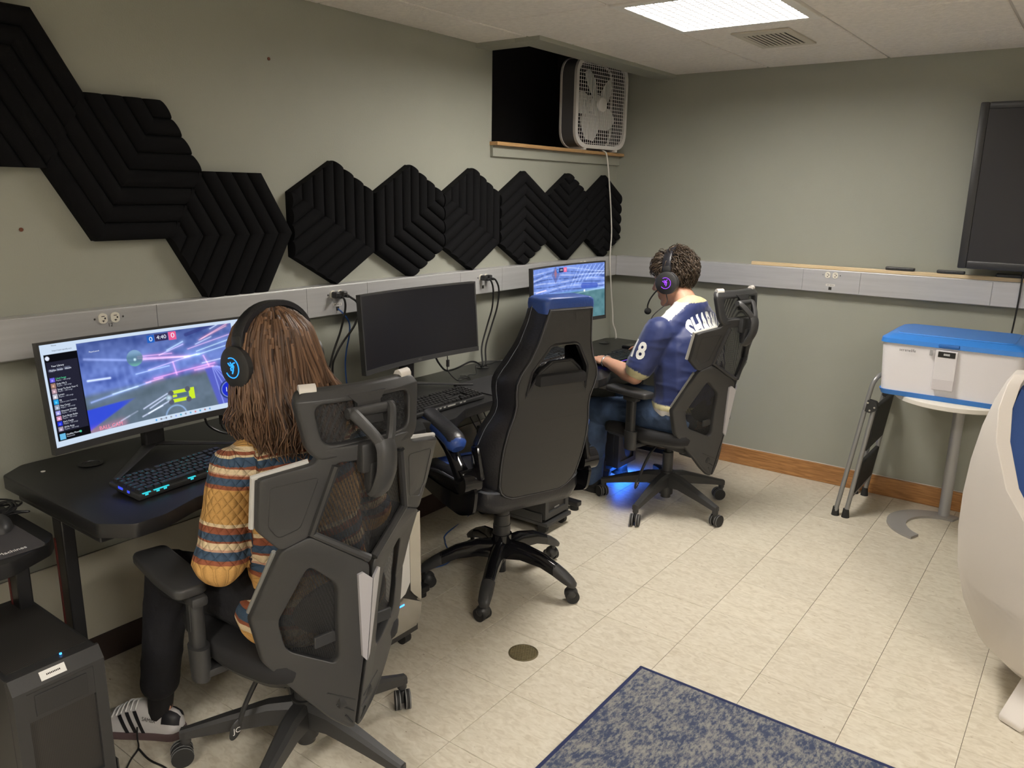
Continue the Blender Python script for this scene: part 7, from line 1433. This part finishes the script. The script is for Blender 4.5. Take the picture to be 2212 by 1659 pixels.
# jeans + shoes
M_JEAN = mat('blue_denim', (0.050, 0.085, 0.165), 0.8, bump=0.5, bscale=30, var=0.45, vscale=9)
b = bm_new(); caps(b, (-0.085, -0.105, 0.548), (0.085, -0.105, 0.548), 0.106, 0.106, (1, 0.9), (0, 0, 1))
for h_, k_, a_ in (((-0.10, -0.125, 0.535), MKL, MAL), ((0.10, -0.125, 0.535), MKR, MAR)): caps(b, h_, k_, 0.104, 0.076); caps(b, k_, (a_[0], a_[1]+0.005, a_[2]-0.03), 0.076, 0.070)
wrinkle(solid('jeans', b, 0.0075, 5, M_JEAN, man), 0.0055, (9, 9, 9), 5)
M_BSH = mat('black_shoe', (0.010, 0.010, 0.011), 0.6)
for hl, to in (((-0.140, 0.335), (-0.19, 0.635)), ((0.17, 0.435), (0.20, 0.73))): shoe_solid(man, hl, to, M_BSH, M_RUB, 'shoe')
# watch bracelet on left wrist
b = bm_new(); f_ = (V3(MWL)-V3(MEL)).normalized(); u_ = f_.orthogonal().normalized(); w_ = f_.cross(u_); c_ = V3(MWL)-f_*0.012; tube(b, [c_+u_*math.cos(a)*0.031+w_*math.sin(a)*0.029 for a in np.linspace(0, 2*PI, 24, endpoint=False)], 0.0042, 8, closed=True)
br = link('bracelet', b, M_CHROME, None, smooth=True); br.location = ML; br.rotation_euler = (0, 0, MRz); tag(br, 'thin silver bracelet on the left wrist of the person in the jersey', 'bracelet')
# short curly hair
HD = hair_mat('dark_brown_hair', (0.018, 0.012, 0.008), (0.115, 0.078, 0.050), 0.45); LK = Locks(); C_ = V3((0, -0.012, 0.040)); RAD = (0.0795, 0.102, 0.091)
hl_ = lambda y: float(np.interp(y, [-1, -0.6, -0.15, 0.15, 0.35, 0.75, 1.0], [-0.72, -0.66, -0.45, -0.10, 0.02, 0.36, 0.50]))
b = bm_new(); vs = ball(b, (0, 0, 0), 1.0, u=40, v=30)
bmesh.ops.delete(b, geom=[v for v in b.verts if v.co.z < hl_(v.co.y)], context='VERTS')
vmap(b, lambda c: HMn @ (C_+Vector((c.x*RAD[0]*1.03, c.y*RAD[1]*1.03, c.z*RAD[2]*1.03))))
me = bpy.data.meshes.new('hair'); b.to_mesh(me); b.free(); at = me.attributes.new('rnd', 'FLOAT', 'POINT'); at.data.foreach_set('value', [0.1]*len(me.vertices)); hc = link_me('hair', me, HD, man, smooth=True, angle=180)
n = 0
while n < 2300:
    d = Vector((rs.gauss(0, 1), rs.gauss(0, 1), rs.gauss(0, 1))).normalized()
    if d.z < hl_(d.y)+rs.uniform(-0.03, 0.06): continue
    n += 1; top = max(0, d.z); ln = rs.uniform(0.018, 0.036)*(1+0.9*top); lift = rs.uniform(0.008, 0.017)+0.026*top*rs.random()
    p0 = C_+Vector((d.x*RAD[0], d.y*RAD[1], d.z*RAD[2])); flow = Vector((rs.uniform(-.6, .6), rs.uniform(-.4, .4)+(0.9 if d.y > 0.2 and d.z > 0.3 else -0.5*top), -1.0+0.7*top)); flow = (flow-d*flow.dot(d)); flow = flow.normalized() if flow.length > 1e-3 else d.orthogonal(); sd = d.cross(flow); cu = rs.uniform(-1, 1)*0.010
    pts = [p0+d*(lift*(0.15+0.95*math.sin(u*2.4)))+flow*ln*u+sd*cu*math.sin(u*3.0) for u in (0, .25, .5, .75, 1.0)]
    LK.add([HMn @ p for p in pts], rs.uniform(0.0018, 0.0034), min(1, max(0, rs.gauss(0.35, 0.22))), 4, 0.3)
LK.build('hair_locks', HD, hc)
headset('black headset with purple glowing emblem and boom microphone on the person in the jersey', HMn @ Matrix.Diagonal((1.10, 1.14, 1.08, 1)) @ Matrix.Translation((0, -0.004, 0.006)), ML, MRz, (0.32, 0.07, 0.95), True, 0.090)
Lm = Matrix.Translation(ML) @ Matrix.Rotation(MRz, 4, 'Z')
b = bm_new(); tube(b, [Lm @ (HMn @ V3((-0.118, 0.0, -0.058))), Lm @ (HMn @ V3((-0.125, 0.004, -0.10))), Lm @ V3((-0.16, 0.02, 1.02)), Lm @ V3((-0.15, 0.05, 0.97)), Lm @ V3((-0.11, 0.085, 0.92)), Lm @ V3((-0.08, 0.16, 0.80)), Lm @ V3((-0.05, 0.24, 0.72))], 0.0024, 7, smooth=6); tag(link('headset_cable', b, M_CORD, smooth=True), 'thin black cable hanging from the headset of the person in the jersey', 'cable')
# black strap lying by the white sneaker
b = bm_new(); Lg = Matrix.Translation(GL) @ Matrix.Rotation(GR, 4, 'Z'); tube(b, [(0.505, -0.565, 0.055), (0.52, -0.575, 0.03), (0.53, -0.58, 0.004), (0.56, -0.62, 0.003), (0.60, -0.66, 0.003)], 0.0045, 8, smooth=5, flat=0.5, up=(0, 0, 1)); tube(b, [(0.53, -0.58, 0.004), (0.60, -0.585, 0.003), (0.68, -0.575, 0.003), (0.78, -0.60, 0.003), (0.88, -0.62, 0.003)], 0.003, 7, smooth=5)
tag(link('black_strap', b, M_CORD, smooth=True), 'loose black lace trailing on the floor by the white sneaker', 'strap')
